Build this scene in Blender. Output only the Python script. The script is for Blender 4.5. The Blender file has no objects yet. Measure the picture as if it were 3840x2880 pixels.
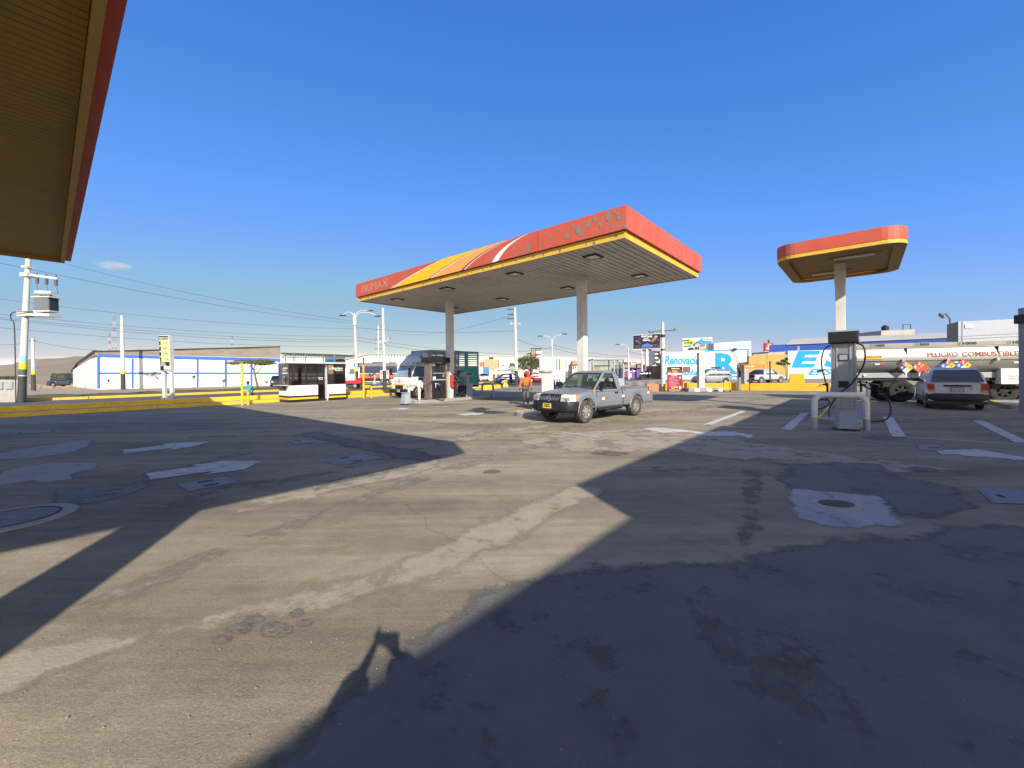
import bpy, bmesh, math, random
from mathutils import Vector, Matrix
random.seed(7)
R=math.radians
SC=bpy.context.scene
COL=SC.collection
# ------------------------------------------------------------------ camera
FPX=1519.0; CX=1920.0; CY=1394.0; ROLL=0.010; EYE=1.65
cam=bpy.data.cameras.new("camera"); camo=bpy.data.objects.new("camera",cam); COL.objects.link(camo)
cam.sensor_width=36.0; cam.lens=FPX/3840*36; cam.clip_start=.05; cam.clip_end=3000
cam.shift_y=-(1440-CY)/3840
camo.matrix_world=Matrix.Translation((0,0,EYE))@Matrix.Rotation(R(90),4,'X')@Matrix.Rotation(-ROLL,4,'Z')
SC.camera=camo
# ------------------------------------------------------------------ light
SUN_AZ=-17.3   # heading of the shadows, degrees from +Y (negative = to the left)
SUN_EL=31.5
sd=Vector((math.sin(R(SUN_AZ))*math.cos(R(SUN_EL)),math.cos(R(SUN_AZ))*math.cos(R(SUN_EL)),-math.sin(R(SUN_EL))))
sl=bpy.data.lights.new("sun",'SUN'); so=bpy.data.objects.new("sun",sl); COL.objects.link(so)
sl.energy=4.1; sl.angle=R(.53); sl.color=(.96,.89,.79)
so.rotation_euler=sd.to_track_quat('-Z','Y').to_euler(); so.location=(20,-40,50)
W=bpy.data.worlds.new("World"); SC.world=W; W.use_nodes=True
nt=W.node_tree; bg=nt.nodes["Background"]
sk=nt.nodes.new("ShaderNodeTexSky"); sk.sky_type='NISHITA'; sk.sun_disc=False
sk.sun_elevation=R(SUN_EL); sk.sun_rotation=R(180+SUN_AZ)
sk.altitude=30; sk.air_density=.8; sk.dust_density=.3; sk.ozone_density=10.0
SKY=.125; GLOW_FILL=.26
sp=nt.nodes.new("ShaderNodeSeparateColor"); cb=nt.nodes.new("ShaderNodeCombineColor"); nt.links.new(sk.outputs[0],sp.inputs[0])
for i,pts in enumerate((((0,0),(.038,.031),(.145,.145),(.25,.22),(.5,.50),(.75,.85),(1,1.0)),
    ((0,0),(.1,.117),(.2,.203),(.26,.229),(.36,.283),(.51,.302),(.61,.335),(.7,.375),(.8,.50),(1,.9)),
    ((0,0),(.15,.28),(.27,.378),(.37,.43),(.51,.53),(.62,.53),(.78,.465),(.92,.41),(1,.40)))):   # a film-like response on the sky's own colour
    m0=nt.nodes.new("ShaderNodeMath"); m0.operation='MULTIPLY'; m0.inputs[1].default_value=SKY; nt.links.new(sp.outputs[i],m0.inputs[0])
    fc=nt.nodes.new("ShaderNodeFloatCurve"); cu=fc.mapping.curves[0]
    cu.points[0].location=pts[0]; cu.points[-1].location=pts[-1]
    for p in pts[1:-1]: cu.points.new(*p)
    fc.mapping.update(); nt.links.new(m0.outputs[0],fc.inputs["Value"])
    m2=nt.nodes.new("ShaderNodeMath"); m2.operation='MULTIPLY'; m2.inputs[1].default_value=1/SKY; nt.links.new(fc.outputs[0],m2.inputs[0]); nt.links.new(m2.outputs[0],cb.inputs[i])
g0=nt.nodes.new("ShaderNodeMath"); g0.operation='MULTIPLY_ADD'; g0.inputs[1].default_value=SKY; g0.inputs[2].default_value=-.42; nt.links.new(sp.outputs[0],g0.inputs[0])
g1=nt.nodes.new("ShaderNodeMath"); g1.operation='MAXIMUM'; g1.inputs[1].default_value=0; nt.links.new(g0.outputs[0],g1.inputs[0])
g2=nt.nodes.new("ShaderNodeVectorMath"); g2.operation='SCALE'; g2.inputs[0].default_value=(7.0/SKY,5.8/SKY,4.0/SKY); nt.links.new(g1.outputs[0],g2.inputs["Scale"])   # pale glow added on the sun's side to warm the shade
g3=nt.nodes.new("ShaderNodeVectorMath"); g3.operation='ADD'; nt.links.new(cb.outputs[0],g3.inputs[0]); nt.links.new(g2.outputs[0],g3.inputs[1])
# fill glow added round the sun: lifts the shade from behind the camera
tcw=nt.nodes.new("ShaderNodeTexCoord"); dt=nt.nodes.new("ShaderNodeVectorMath"); dt.operation='DOT_PRODUCT'; dt.inputs[1].default_value=tuple(-sd); nt.links.new(tcw.outputs["Generated"],dt.inputs[0])
h0=nt.nodes.new("ShaderNodeMath"); h0.operation='SUBTRACT'; h0.inputs[1].default_value=.04; nt.links.new(dt.outputs["Value"],h0.inputs[0])
h1=nt.nodes.new("ShaderNodeMath"); h1.operation='MAXIMUM'; h1.inputs[1].default_value=0; nt.links.new(h0.outputs[0],h1.inputs[0])
h2=nt.nodes.new("ShaderNodeVectorMath"); h2.operation='SCALE'; h2.inputs[0].default_value=tuple(GLOW_FILL*c/SKY for c in (1,.88,.62)); nt.links.new(h1.outputs[0],h2.inputs["Scale"])
g4=nt.nodes.new("ShaderNodeVectorMath"); g4.operation='ADD'; nt.links.new(g3.outputs[0],g4.inputs[0]); nt.links.new(h2.outputs[0],g4.inputs[1])
nt.links.new(g4.outputs[0],bg.inputs[0]); bg.inputs[1].default_value=SKY
SC.view_settings.view_transform='Standard'; SC.view_settings.look='None'
SC.view_settings.exposure=0.85; SC.view_settings.gamma=1
# ------------------------------------------------------------------ geometry helpers
TH=R(49.0)                       # the forecourt's grid: u runs to the far left, v to the far right
U=Vector((-math.sin(TH),math.cos(TH))); V=Vector((math.cos(TH),math.sin(TH)))
def ab(a,b): p=U*a+V*b; return (p.x,p.y)
def rot(px,py): dx=px-CX; dy=py-CY; return dx-ROLL*dy, dy+ROLL*dx
def G(px,py,z=0.0):              # a point of the photograph on the level z
    dx,dy=rot(px,py); Y=FPX*(EYE-z)/dy; return Vector((dx*Y/FPX,Y,z))
def P(px,py,d):
    dx,dy=rot(px,py); return Vector((dx*d/FPX,d,EYE-dy*d/FPX))
def Z(px,py,d): return P(px,py,d).z
def lin(c):
    return tuple((x/255/12.92 if x/255<=.04045 else ((x/255+.055)/1.055)**2.4) for x in c)
MATS={}
def mat(name,col,rough=.6,metal=0.0,var=.12,scale=6.0,bump=0.0,bscale=40.0,spec=.4,dirt=None,dscale=1.2,damt=.5,stretch=None,emit=0):
    if name in MATS: return MATS[name]
    m=bpy.data.materials.new(name); m.use_nodes=True; t=m.node_tree; n=t.nodes; l=t.links
    b=n["Principled BSDF"]; b.inputs["Roughness"].default_value=rough; b.inputs["Metallic"].default_value=metal
    b.inputs["Specular IOR Level"].default_value=spec
    tc=n.new("ShaderNodeTexCoord"); src=tc.outputs["Object"]
    if stretch:
        mp=n.new("ShaderNodeMapping"); mp.inputs["Scale"].default_value=stretch; l.new(src,mp.inputs[0]); src=mp.outputs[0]
    no=n.new("ShaderNodeTexNoise"); no.inputs["Scale"].default_value=scale; no.inputs["Detail"].default_value=6
    no.inputs["Roughness"].default_value=.65; l.new(src,no.inputs["Vector"])
    cr=n.new("ShaderNodeValToRGB"); e=cr.color_ramp.elements
    e[0].position=.3; e[1].position=.7
    e[0].color=tuple(max(0,c*(1-var)) for c in col)+(1,); e[1].color=tuple(min(1,c*(1+var)) for c in col)+(1,)
    l.new(no.outputs[0],cr.inputs[0]); out=cr.outputs[0]
    if dirt:
        n2=n.new("ShaderNodeTexNoise"); n2.inputs["Scale"].default_value=dscale; n2.inputs["Detail"].default_value=8
        n2.inputs["Roughness"].default_value=.7; l.new(src,n2.inputs["Vector"])
        c2=n.new("ShaderNodeValToRGB"); c2.color_ramp.elements[0].position=.48; c2.color_ramp.elements[1].position=.68
        c2.color_ramp.elements[1].color=(damt,damt,damt,1); l.new(n2.outputs[0],c2.inputs[0])
        mx=n.new("ShaderNodeMixRGB"); mx.inputs[2].default_value=tuple(dirt)+(1,); l.new(c2.outputs[0],mx.inputs[0]); l.new(out,mx.inputs[1]); out=mx.outputs[0]
    l.new(out,b.inputs["Base Color"])
    if bump:
        n3=n.new("ShaderNodeTexNoise"); n3.inputs["Scale"].default_value=bscale; n3.inputs["Detail"].default_value=4; l.new(src,n3.inputs["Vector"])
        bp=n.new("ShaderNodeBump"); bp.inputs["Strength"].default_value=bump; bp.inputs["Distance"].default_value=.02
        l.new(n3.outputs[0],bp.inputs["Height"]); l.new(bp.outputs[0],b.inputs["Normal"])
    MATS[name]=m; return m
def glass(name,tint,op=.35,rough=.03,hi=1.0):
    m=bpy.data.materials.new(name); m.use_nodes=True; t=m.node_tree; n=t.nodes; l=t.links
    b=n["Principled BSDF"]; b.inputs["Base Color"].default_value=tuple(x*.12 for x in tint)+(1,); b.inputs["Roughness"].default_value=rough
    b.inputs["Specular IOR Level"].default_value=.7
    tr=n.new("ShaderNodeBsdfTransparent"); tr.inputs[0].default_value=tuple(tint)+(1,)
    lw=n.new("ShaderNodeLayerWeight"); lw.inputs[0].default_value=.35
    mr=n.new("ShaderNodeMapRange"); mr.inputs[3].default_value=op; mr.inputs[4].default_value=hi; l.new(lw.outputs["Fresnel"],mr.inputs[0])
    ms=n.new("ShaderNodeMixShader"); l.new(mr.outputs[0],ms.inputs[0]); l.new(tr.outputs[0],ms.inputs[1]); l.new(b.outputs[0],ms.inputs[2])
    l.new(ms.outputs[0],n["Material Output"].inputs[0]); MATS[name]=m; return m
_TX={}
def text2d(s,bold=0.0,shear=0.0):
    k=(s,bold,shear)
    if k in _TX: return _TX[k]
    c=bpy.data.curves.new("lettering",'FONT'); c.body=s; c.offset=bold; c.shear=shear; c.resolution_u=3; c.fill_mode='FRONT'
    o=bpy.data.objects.new("lettering",c); COL.objects.link(o)
    dg=bpy.context.evaluated_depsgraph_get(); me=bpy.data.meshes.new_from_object(o.evaluated_get(dg))
    v=[(p.co.x,p.co.y) for p in me.vertices]; f=[tuple(q.vertices) for q in me.polygons]
    bpy.data.objects.remove(o); bpy.data.curves.remove(c); bpy.data.meshes.remove(me)
    x0=min(p[0] for p in v); x1=max(p[0] for p in v); y0=min(p[1] for p in v); y1=max(p[1] for p in v)
    v=[((p[0]-x0)/(x1-x0),(p[1]-y0)/(y1-y0)) for p in v]
    _TX[k]=(v,f,(x1-x0)/(y1-y0)); return _TX[k]
class MB:
    def __init__(s,m=None): s.v=[]; s.f=[]; s.fm=[]; s.fs=[]; s.mats=[]; s.mi=0; s.sm=False; m and s.use(m)
    def use(s,m):
        if m not in s.mats: s.mats.append(m)
        s.mi=s.mats.index(m); return s
    def add(s,vs,fs):
        o=len(s.v); s.v+=[tuple(p) for p in vs]; s.f+=[tuple(o+i for i in q) for q in fs]
        s.fm+=[s.mi]*len(fs); s.fs+=[s.sm]*len(fs); return s
    def quad(s,*p): return s.add(p,[tuple(range(len(p)))])
    def box(s,x0,x1,y0,y1,z0,z1):
        return s.add([(x0,y0,z0),(x1,y0,z0),(x1,y1,z0),(x0,y1,z0),(x0,y0,z1),(x1,y0,z1),(x1,y1,z1),(x0,y1,z1)],
            [(0,3,2,1),(4,5,6,7),(0,1,5,4),(1,2,6,5),(2,3,7,6),(3,0,4,7)])
    def hexa(s,lo,hi):  # two rings of n points
        n=len(lo); return s.add(list(lo)+list(hi),[tuple(reversed(range(n))),tuple(range(n,2*n))]+[(i,(i+1)%n,n+(i+1)%n,n+i) for i in range(n)])
    def bar(s,p,q,w,h=None,up=(0,0,1)):
        p=Vector(p);q=Vector(q);d=(q-p).normalized();u=Vector(up)
        if abs(d.dot(u))>.98:u=Vector((1,0,0))
        a=d.cross(u).normalized()*w/2; b=d.cross(a).normalized()*(h or w)/2
        return s.hexa([p+a+b,p-a+b,p-a-b,p+a-b],[q+a+b,q-a+b,q-a-b,q+a-b])
    def tube(s,pts,r,n=8,caps=True,sm=True):
        pts=[Vector(p) for p in pts]; rs=r if isinstance(r,(list,tuple)) else [r]*len(pts)
        o=len(s.v); vs=[]; fs=[]; ref=None
        for i,p in enumerate(pts):
            d=(pts[min(i+1,len(pts)-1)]-pts[max(i-1,0)]).normalized()
            if ref is None: ref=Vector((0,0,1)) if abs(d.z)<.9 else Vector((1,0,0))
            a=d.cross(ref).normalized(); b=a.cross(d).normalized(); ref=b
            for k in range(n):
                t=2*math.pi*k/n; vs.append(p+(a*math.cos(t)+b*math.sin(t))*rs[i])
        for i in range(len(pts)-1):
            for k in range(n): fs.append((i*n+k,i*n+(k+1)%n,(i+1)*n+(k+1)%n,(i+1)*n+k))
        q=s.sm; s.sm=sm; s.add(vs,fs); s.sm=False
        if caps: s.add(vs[:n],[tuple(range(n))]); s.add(vs[-n:],[tuple(reversed(range(n)))])
        s.sm=q; return s
    def cyl(s,p,q,r,r2=None,n=14): return s.tube([p,q],[r,r if r2 is None else r2],n)
    def ext(s,poly,ax,t0,t1):   # polygon in the plane across axis ax
        f={'x':lambda a,b,t:(t,a,b),'y':lambda a,b,t:(a,t,b),'z':lambda a,b,t:(a,b,t)}[ax]
        return s.hexa([f(a,b,t0) for a,b in poly],[f(a,b,t1) for a,b in poly])
    def loft(s,rings,caps=True,closed=True,sm=True):
        n=len(rings[0]); vs=[p for r in rings for p in r]; fs=[]
        for i in range(len(rings)-1):
            for k in range(n if closed else n-1): fs.append((i*n+k,i*n+(k+1)%n,(i+1)*n+(k+1)%n,(i+1)*n+k))
        q=s.sm; s.sm=sm; s.add(vs,fs); s.sm=q
        if caps: s.add(rings[0],[tuple(range(n))]); s.add(rings[-1],[tuple(reversed(range(n)))])
        return s
    def ball(s,c,r,n=10,m=6):
        if not isinstance(r,(tuple,list)): r=(r,r,r)
        rings=[]
        for j in range(m+1):
            t=math.pi*j/m; rr=max(.02,math.sin(t))
            rings.append([(c[0]+r[0]*rr*math.cos(2*math.pi*k/n),c[1]+r[1]*rr*math.sin(2*math.pi*k/n),c[2]-r[2]*math.cos(t)) for k in range(n)])
        return s.loft(rings)
    def disc(s,c,nrm,r,r0=0,n=20):
        nrm=Vector(nrm).normalized(); a=nrm.orthogonal().normalized(); b=nrm.cross(a); c=Vector(c)
        o=[c+(a*math.cos(2*math.pi*k/n)+b*math.sin(2*math.pi*k/n))*r for k in range(n)]
        if r0==0: return s.quad(*o)
        i=[c+(a*math.cos(2*math.pi*k/n)+b*math.sin(2*math.pi*k/n))*r0 for k in range(n)]
        return s.add(o+i,[(k,(k+1)%n,n+(k+1)%n,n+k) for k in range(n)])
    def text(s,t,org,ux,uy,w,h,bold=0.0,shear=0.0):
        v,f,asp=text2d(t,bold,shear); org=Vector(org);ux=Vector(ux);uy=Vector(uy)
        if w is None: w=h*asp
        return s.add([org+ux*(p[0]*w)+uy*(p[1]*h) for p in v],f)
    def tf(s,M):
        s.v=[tuple(M@Vector(p)) for p in s.v]; return s
    def build(s,name,m=None,parent=None,world=False,bevel=0,label=None,rn=True):
        if m is not None and not s.mats: s.mats=[m]
        vs=s.v
        if world and parent is not None:
            M=(Matrix.Translation(parent.location)@parent.rotation_euler.to_matrix().to_4x4()).inverted(); vs=[tuple(M@Vector(p)) for p in vs]
        me=bpy.data.meshes.new(name); me.from_pydata(vs,[],s.f)
        for x in s.mats: me.materials.append(x)
        me.polygons.foreach_set("material_index",s.fm); me.polygons.foreach_set("use_smooth",s.fs)
        if rn:
            b=bmesh.new(); b.from_mesh(me); bmesh.ops.recalc_face_normals(b,faces=b.faces); b.to_mesh(me); b.free()
        me.update()
        o=bpy.data.objects.new(name,me); COL.objects.link(o)
        if parent is not None: o.parent=parent
        if bevel:
            bv=o.modifiers.new("bevel",'BEVEL'); bv.width=bevel; bv.segments=2; bv.limit_method='ANGLE'; bv.angle_limit=R(35)
        if label: o["label"]=label
        return o
def tag(o,label,cat,group=None):
    o["label"]=label; o["category"]=cat
    if group: o["group"]=group
    return o
def thing(name,label,cat,loc=(0,0,0),rz=0.0,group=None):
    o=bpy.data.objects.new(name,None); COL.objects.link(o); o.empty_display_size=.2
    o.location=loc if len(loc)==3 else (loc[0],loc[1],0); o.rotation_euler=(0,0,rz); return tag(o,label,cat,group)
def struct(o,kind="structure"): o["kind"]=kind; return o
def copy_thing(src,loc,rz,label,group=None):
    r=src.copy(); COL.objects.link(r); r.location=loc; r.rotation_euler=(0,0,rz); r["label"]=label
    if group: r["group"]=group
    for ch in list(src.children):
        c=ch.copy(); COL.objects.link(c); c.parent=r
        for g in list(ch.children):
            d=g.copy(); COL.objects.link(d); d.parent=c
    return r
# ------------------------------------------------------------------ materials
M_white=mat("white_paint",(.66,.64,.58),.6,var=.05,dirt=(.42,.38,.32),dscale=.9,damt=.5)
M_whiteclean=mat("white_panel",(.74,.73,.69),.5,var=.03)
M_wall=mat("white_render",(.66,.64,.60),.85,var=.05,scale=3,dirt=(.46,.42,.38),dscale=.5,damt=.45,bump=.2)
M_blue=mat("blue_paint",(.035,.12,.46),.7,var=.1)
M_sky=mat("cyan_paint",(.012,.27,.66),.8,var=.09,scale=2.5,dirt=(.08,.36,.62),dscale=1.2,damt=.3)
M_yel=mat("yellow_paint",(.80,.46,.015),.6,var=.06,dirt=(.45,.26,.05),dscale=2.0,damt=.55)
M_yelo=mat("yellow_wall_paint",(.80,.37,.02),.85,var=.07,dirt=(.55,.24,.03),dscale=1.5,damt=.6,bump=.2)
M_red=mat("red_fascia",(.52,.088,.045),.55,var=.07,scale=2,dirt=(.43,.125,.085),dscale=1.1,damt=.9,stretch=(1,1,.5))
M_dred=mat("dark_red",(.22,.02,.02),.6)
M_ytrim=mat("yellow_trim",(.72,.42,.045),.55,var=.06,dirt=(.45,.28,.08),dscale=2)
M_ystripe=mat("yellow_stripe",(.78,.46,.012),.55,var=.06,dirt=(.66,.38,.05),dscale=1.2)
M_ostripe=mat("orange_stripe",(.80,.33,.085),.55,var=.05,dirt=(.70,.27,.09),dscale=1.2)
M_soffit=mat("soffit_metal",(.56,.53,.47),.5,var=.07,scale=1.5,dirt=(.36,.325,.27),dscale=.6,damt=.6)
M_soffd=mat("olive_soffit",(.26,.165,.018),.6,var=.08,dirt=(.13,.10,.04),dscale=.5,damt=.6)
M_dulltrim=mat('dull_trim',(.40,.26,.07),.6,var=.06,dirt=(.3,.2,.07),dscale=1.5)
M_dark=mat("dark_metal",(.028,.027,.026),.45,var=.2)
M_black=mat("black_plastic",(.016,.016,.017),.5,var=.25,spec=.35)
M_tyre=mat("tyre_rubber",(.055,.05,.044),.85,var=.3,dirt=(.16,.14,.11),dscale=5,damt=.6)
M_tyred=mat("dark_tyre_rubber",(.022,.021,.02),.85,var=.3)
M_rim=mat("rim_alloy",(.46,.43,.38),.4,.6,var=.15,dirt=(.2,.17,.13),dscale=9)
M_steel=mat("brushed_steel",(.36,.34,.31),.42,.55,var=.14,stretch=(6,6,.6),scale=5,dirt=(.22,.19,.16),dscale=3,damt=.5)
M_galv=mat("grey_paint",(.30,.33,.36),.55,var=.07,dirt=(.2,.2,.2),dscale=3,damt=.4)
M_bin=mat("bin_paint",(.20,.235,.29),.5,var=.06,dirt=(.13,.14,.16),dscale=3,damt=.5)
M_silver=mat("silver_car_paint",(.235,.248,.275),.42,.35,var=.07,scale=2,dirt=(.275,.265,.25),dscale=1.5,damt=.65,spec=.5)
M_silv2=mat("pale_silver_paint",(.46,.48,.50),.35,.3,var=.05)
M_wagon=mat("white_car_paint",(.47,.49,.52),.35,var=.05,dirt=(.45,.43,.40),dscale=2,damt=.5,spec=.5)
M_glassd=mat("dark_glass",(.012,.016,.02),.06,var=.3,spec=.8)
M_glasst=mat("teal_glass",(.03,.06,.065),.12,var=.3,spec=.7)
M_lamp=mat("lamp_lens",(.62,.58,.48),.18,var=.1,spec=.7)
M_orange=mat("orange_lens",(.75,.20,.02),.25)
M_rlens=mat("red_lens",(.32,.015,.012),.2,spec=.6)
M_redp=mat("red_paint",(.58,.045,.03),.5,var=.1)
M_plate=mat("number_plate",(.72,.55,.06),.5,var=.1)
M_conc=mat("concrete",(.36,.34,.30),.9,var=.1,scale=4,dirt=(.24,.22,.19),dscale=1.2,bump=.4)
M_kerbg=mat("grey_kerb",(.27,.275,.275),.85,var=.12,dirt=(.17,.165,.155),dscale=2,bump=.3)
M_pole=mat("concrete_pole",(.58,.55,.49),.85,var=.07,dirt=(.40,.37,.33),dscale=1.0,stretch=(3,3,.5))
M_poleb=mat("black_pole_paint",(.045,.045,.05),.7,var=.2)
M_poley=mat("yellow_band",(.72,.62,.02),.7); M_polec=mat("sky_band",(.28,.58,.76),.7); M_poleg=mat("green_band",(.05,.12,.07),.7)
M_green=mat("green_truck_paint",(.02,.27,.195),.5,var=.1,dirt=(.05,.16,.13),dscale=3)
M_dgrey=mat("slat_grey_paint",(.22,.25,.255),.5,var=.1,dirt=(.2,.2,.19),dscale=4)
M_rub=mat("hose_rubber",(.012,.012,.013),.5)
M_skin=mat("skin",(.17,.085,.05),.6,var=.06)
M_mesh=mat("wire",(.05,.05,.055),.6)
M_brick=mat("bare_brick",(.42,.19,.105),.9,var=.14,scale=9,dirt=(.5,.33,.22),dscale=1.4)
M_salmon=mat("salmon_render",(.62,.34,.19),.9,var=.1,dirt=(.5,.24,.14),dscale=.5)
M_cream=mat("cream_render",(.62,.57,.44),.85,var=.06,dirt=(.42,.37,.29),dscale=.6)
M_grass=mat("grass",(.075,.085,.03),.95,var=.4,scale=3,dirt=(.13,.105,.06),dscale=.6,damt=.9)
M_leaf=mat("leaf_light",(.13,.135,.045),.75,var=.3,scale=1.5); M_leaf2=mat("leaf_dark",(.055,.065,.024),.75,var=.3,scale=1.5)
M_bark=mat("bark",(.14,.10,.07),.9,var=.3)
G_car=glass("windscreen_glass",(.66,.80,.75),.05,.03,.40); G_kiosk=glass("tinted_glass",(.22,.20,.18),.16); G_clear=glass("clear_glass",(.70,.82,.80),.20)
# ------------------------------------------------------------------ ground
def ground_mat():
    m=bpy.data.materials.new("worn_asphalt"); m.use_nodes=True; t=m.node_tree; n=t.nodes; l=t.links
    b=n["Principled BSDF"]; b.inputs["Roughness"].default_value=.9; b.inputs["Specular IOR Level"].default_value=.25
    tc=n.new("ShaderNodeTexCoord"); geo=tc.outputs["Object"]
    def noise(sc,det=6,ro=.6,mp=None):
        x=n.new("ShaderNodeTexNoise"); x.inputs["Scale"].default_value=sc; x.inputs["Detail"].default_value=det; x.inputs["Roughness"].default_value=ro
        if mp:
            q=n.new("ShaderNodeMapping"); q.inputs["Rotation"].default_value=(0,0,mp[0]); q.inputs["Scale"].default_value=mp[1]; l.new(geo,q.inputs[0]); l.new(q.outputs[0],x.inputs["Vector"])
        else: l.new(geo,x.inputs["Vector"])
        return x.outputs[0]
    def ramp(src,p0,p1,c0,c1):
        r=n.new("ShaderNodeValToRGB"); e=r.color_ramp.elements; e[0].position=p0; e[1].position=p1; e[0].color=c0+(1,); e[1].color=c1+(1,); l.new(src,r.inputs[0]); return r.outputs[0]
    def mix(f,a,bb,mode='MIX'):
        x=n.new("ShaderNodeMixRGB"); x.blend_type=mode
        for i,v in enumerate((f,a,bb)):
            if isinstance(v,(int,float)): x.inputs[i].default_value=v
            elif isinstance(v,tuple): x.inputs[i].default_value=v+(1,)
            else: l.new(v,x.inputs[i])
        return x.outputs[0]
    big=ramp(noise(.22,5,.55),.35,.68,(.172,.146,.102),(.268,.225,.154))
    streak=ramp(noise(.5,6,.65,(-TH,(.16,1.4,1))),.42,.66,(0,0,0),(1,1,1))
    c=mix(streak,big,(.35,.29,.195))
    dust=ramp(noise(.35,7,.6),.52,.72,(0,0,0),(.7,.7,.7)); c=mix(dust,c,(.38,.31,.20))
    oil=ramp(noise(.8,5,.6),.60,.75,(0,0,0),(.55,.55,.55)); c=mix(oil,c,(0.128,0.111,0.074))
    tyr=ramp(noise(.9,4,.5,(-TH+.25,(.05,1.2,1))),.56,.68,(0,0,0),(.35,.35,.35)); c=mix(tyr,c,(0.158,0.135,0.09))
    mid=ramp(noise(2.6,9,.78),.30,.70,(.80,.80,.81),(1.15,1.15,1.13)); c=mix(1.0,c,mid,'MULTIPLY')
    ln=ramp(noise(3.2,8,.72,(-TH+.12,(.10,1.9,1))),.30,.70,(.84,.84,.85),(1.13,1.13,1.11)); c=mix(1.0,c,ln,'MULTIPLY')
    grit=ramp(noise(170,2,.8),.36,.64,(.78,.78,.78),(1.2,1.2,1.2)); c=mix(.8,c,grit,'MULTIPLY')
    pit=ramp(noise(24,4,.8),.66,.76,(1,1,1),(.55,.54,.52)); c=mix(.8,c,pit,'MULTIPLY')
    fine=ramp(noise(60,3,.7),.3,.75,(.80,.80,.80),(1.16,1.16,1.16)); c=mix(1.0,c,fine,'MULTIPLY')
    peb=n.new("ShaderNodeTexVoronoi"); peb.inputs["Scale"].default_value=75; l.new(geo,peb.inputs["Vector"])
    pb=ramp(peb.outputs["Distance"],.1,.6,(.78,.78,.78),(1.10,1.10,1.10)); c=mix(.5,c,pb,'MULTIPLY')
    cr=n.new("ShaderNodeTexVoronoi"); cr.feature='DISTANCE_TO_EDGE'; cr.inputs["Scale"].default_value=.22
    wn=n.new("ShaderNodeTexNoise"); wn.inputs["Scale"].default_value=.9; wn.inputs["Detail"].default_value=6; l.new(geo,wn.inputs["Vector"])
    wm=mix(.75,geo,wn.outputs["Color"],'ADD'); l.new(wm,cr.inputs["Vector"])
    ck=ramp(cr.outputs["Distance"],.0,.0035,(.45,.45,.45),(1,1,1)); c=mix(.45,c,ck,'MULTIPLY')
    l.new(c,b.inputs["Base Color"])
    bp=n.new("ShaderNodeBump"); bp.inputs["Strength"].default_value=.55; bp.inputs["Distance"].default_value=.012
    hs=n.new("ShaderNodeMath"); hs.operation='ADD'; l.new(noise(55,4,.7),hs.inputs[0]); l.new(noise(7,4,.6),hs.inputs[1])
    l.new(hs.outputs[0],bp.inputs["Height"]); l.new(bp.outputs[0],b.inputs["Normal"]); return m
M_ground=ground_mat()
M_dirt=mat("dry_earth",(.30,.232,.155),.95,var=.15,scale=.6,dirt=(.24,.18,.125),dscale=.15,damt=.8,bump=.4,bscale=6)
M_road=mat("road_asphalt",(.075,.073,.07),.9,var=.15,scale=1.5,dirt=(.13,.115,.09),dscale=.4,damt=.6)
M_side=mat("paving",(.30,.275,.235),.9,var=.1,scale=2,dirt=(.2,.18,.15),dscale=.8)
def sheet(name,pts,z,m,kind="structure",sub=0):
    o=MB(m).quad(*[(p[0],p[1],z) for p in pts]).build(name); return struct(o,kind)
sheet("ground",[(-1500,-1500),(1500,-1500),(1500,1500),(-1500,1500)],-.02,M_dirt)
sheet("road",[ab(28.5,-120),ab(28.5,130),ab(42.5,130),ab(42.5,-120)],-.012,M_road)
fore=[ab(27,-45),ab(27,27),ab(28.5,27),ab(28.5,40),(11,36),(13,30.4),(25,30.2),(60,34),(60,-45)]
sheet("forecourt",fore,0,M_ground)
sheet("pavement",[ab(27.2,27),ab(28.5,27),ab(28.5,60),ab(27.2,60)],.004,M_side)
# double kerb towards the street
k=MB(M_yel); B0,B1=-14.6,30.5
def abx(mb,a0,a1,b0,b1,z0,z1):
    c=[ab(a0,b0),ab(a1,b0),ab(a1,b1),ab(a0,b1)]; return mb.hexa([(x,y,z0) for x,y in c],[(x,y,z1) for x,y in c])
AK=26.3
for b0,b1 in ((-14.6,3.6),(3.62,9.0),(9.02,16.2),(16.22,22.9),(26.0,27.4)): abx(k,AK,AK+.16,b0,b1,-.05,.16)
struct(k.build("kerb",bevel=.02))
k=MB(M_side); abx(k,AK+.163,AK+1.3,-40,27,-.05,.15); struct(k.build("sidewalk"))
k=MB(M_yel); abx(k,AK+1.303,AK+1.75,-40,30,-.05,.37); struct(k.build("raised_kerb",bevel=.03))
k=MB(M_ytrim)
for b0,b1 in ((-40,2),(2.05,20),(20.05,52),(53,64),(66,120)): abx(k,42.5,42.8,b0,b1,-.05,.16)
struct(k.build("median_kerb"))
g=MB(M_grass)
rg=random.Random(3)
na=14; nb=150; vs=[]; fs=[]
for i in range(nb):
    for j in range(na):
        p=ab(42.85+j*.62,-40+i*1.05); vs.append((p[0],p[1],.06+rg.random()*.16*(0<j<na-1)))
for i in range(nb-1):
    for j in range(na-1): q=i*na+j; fs.append((q,q+1,q+na+1,q+na))
g.add(vs,fs); struct(g.build("grass"),"stuff")
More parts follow.
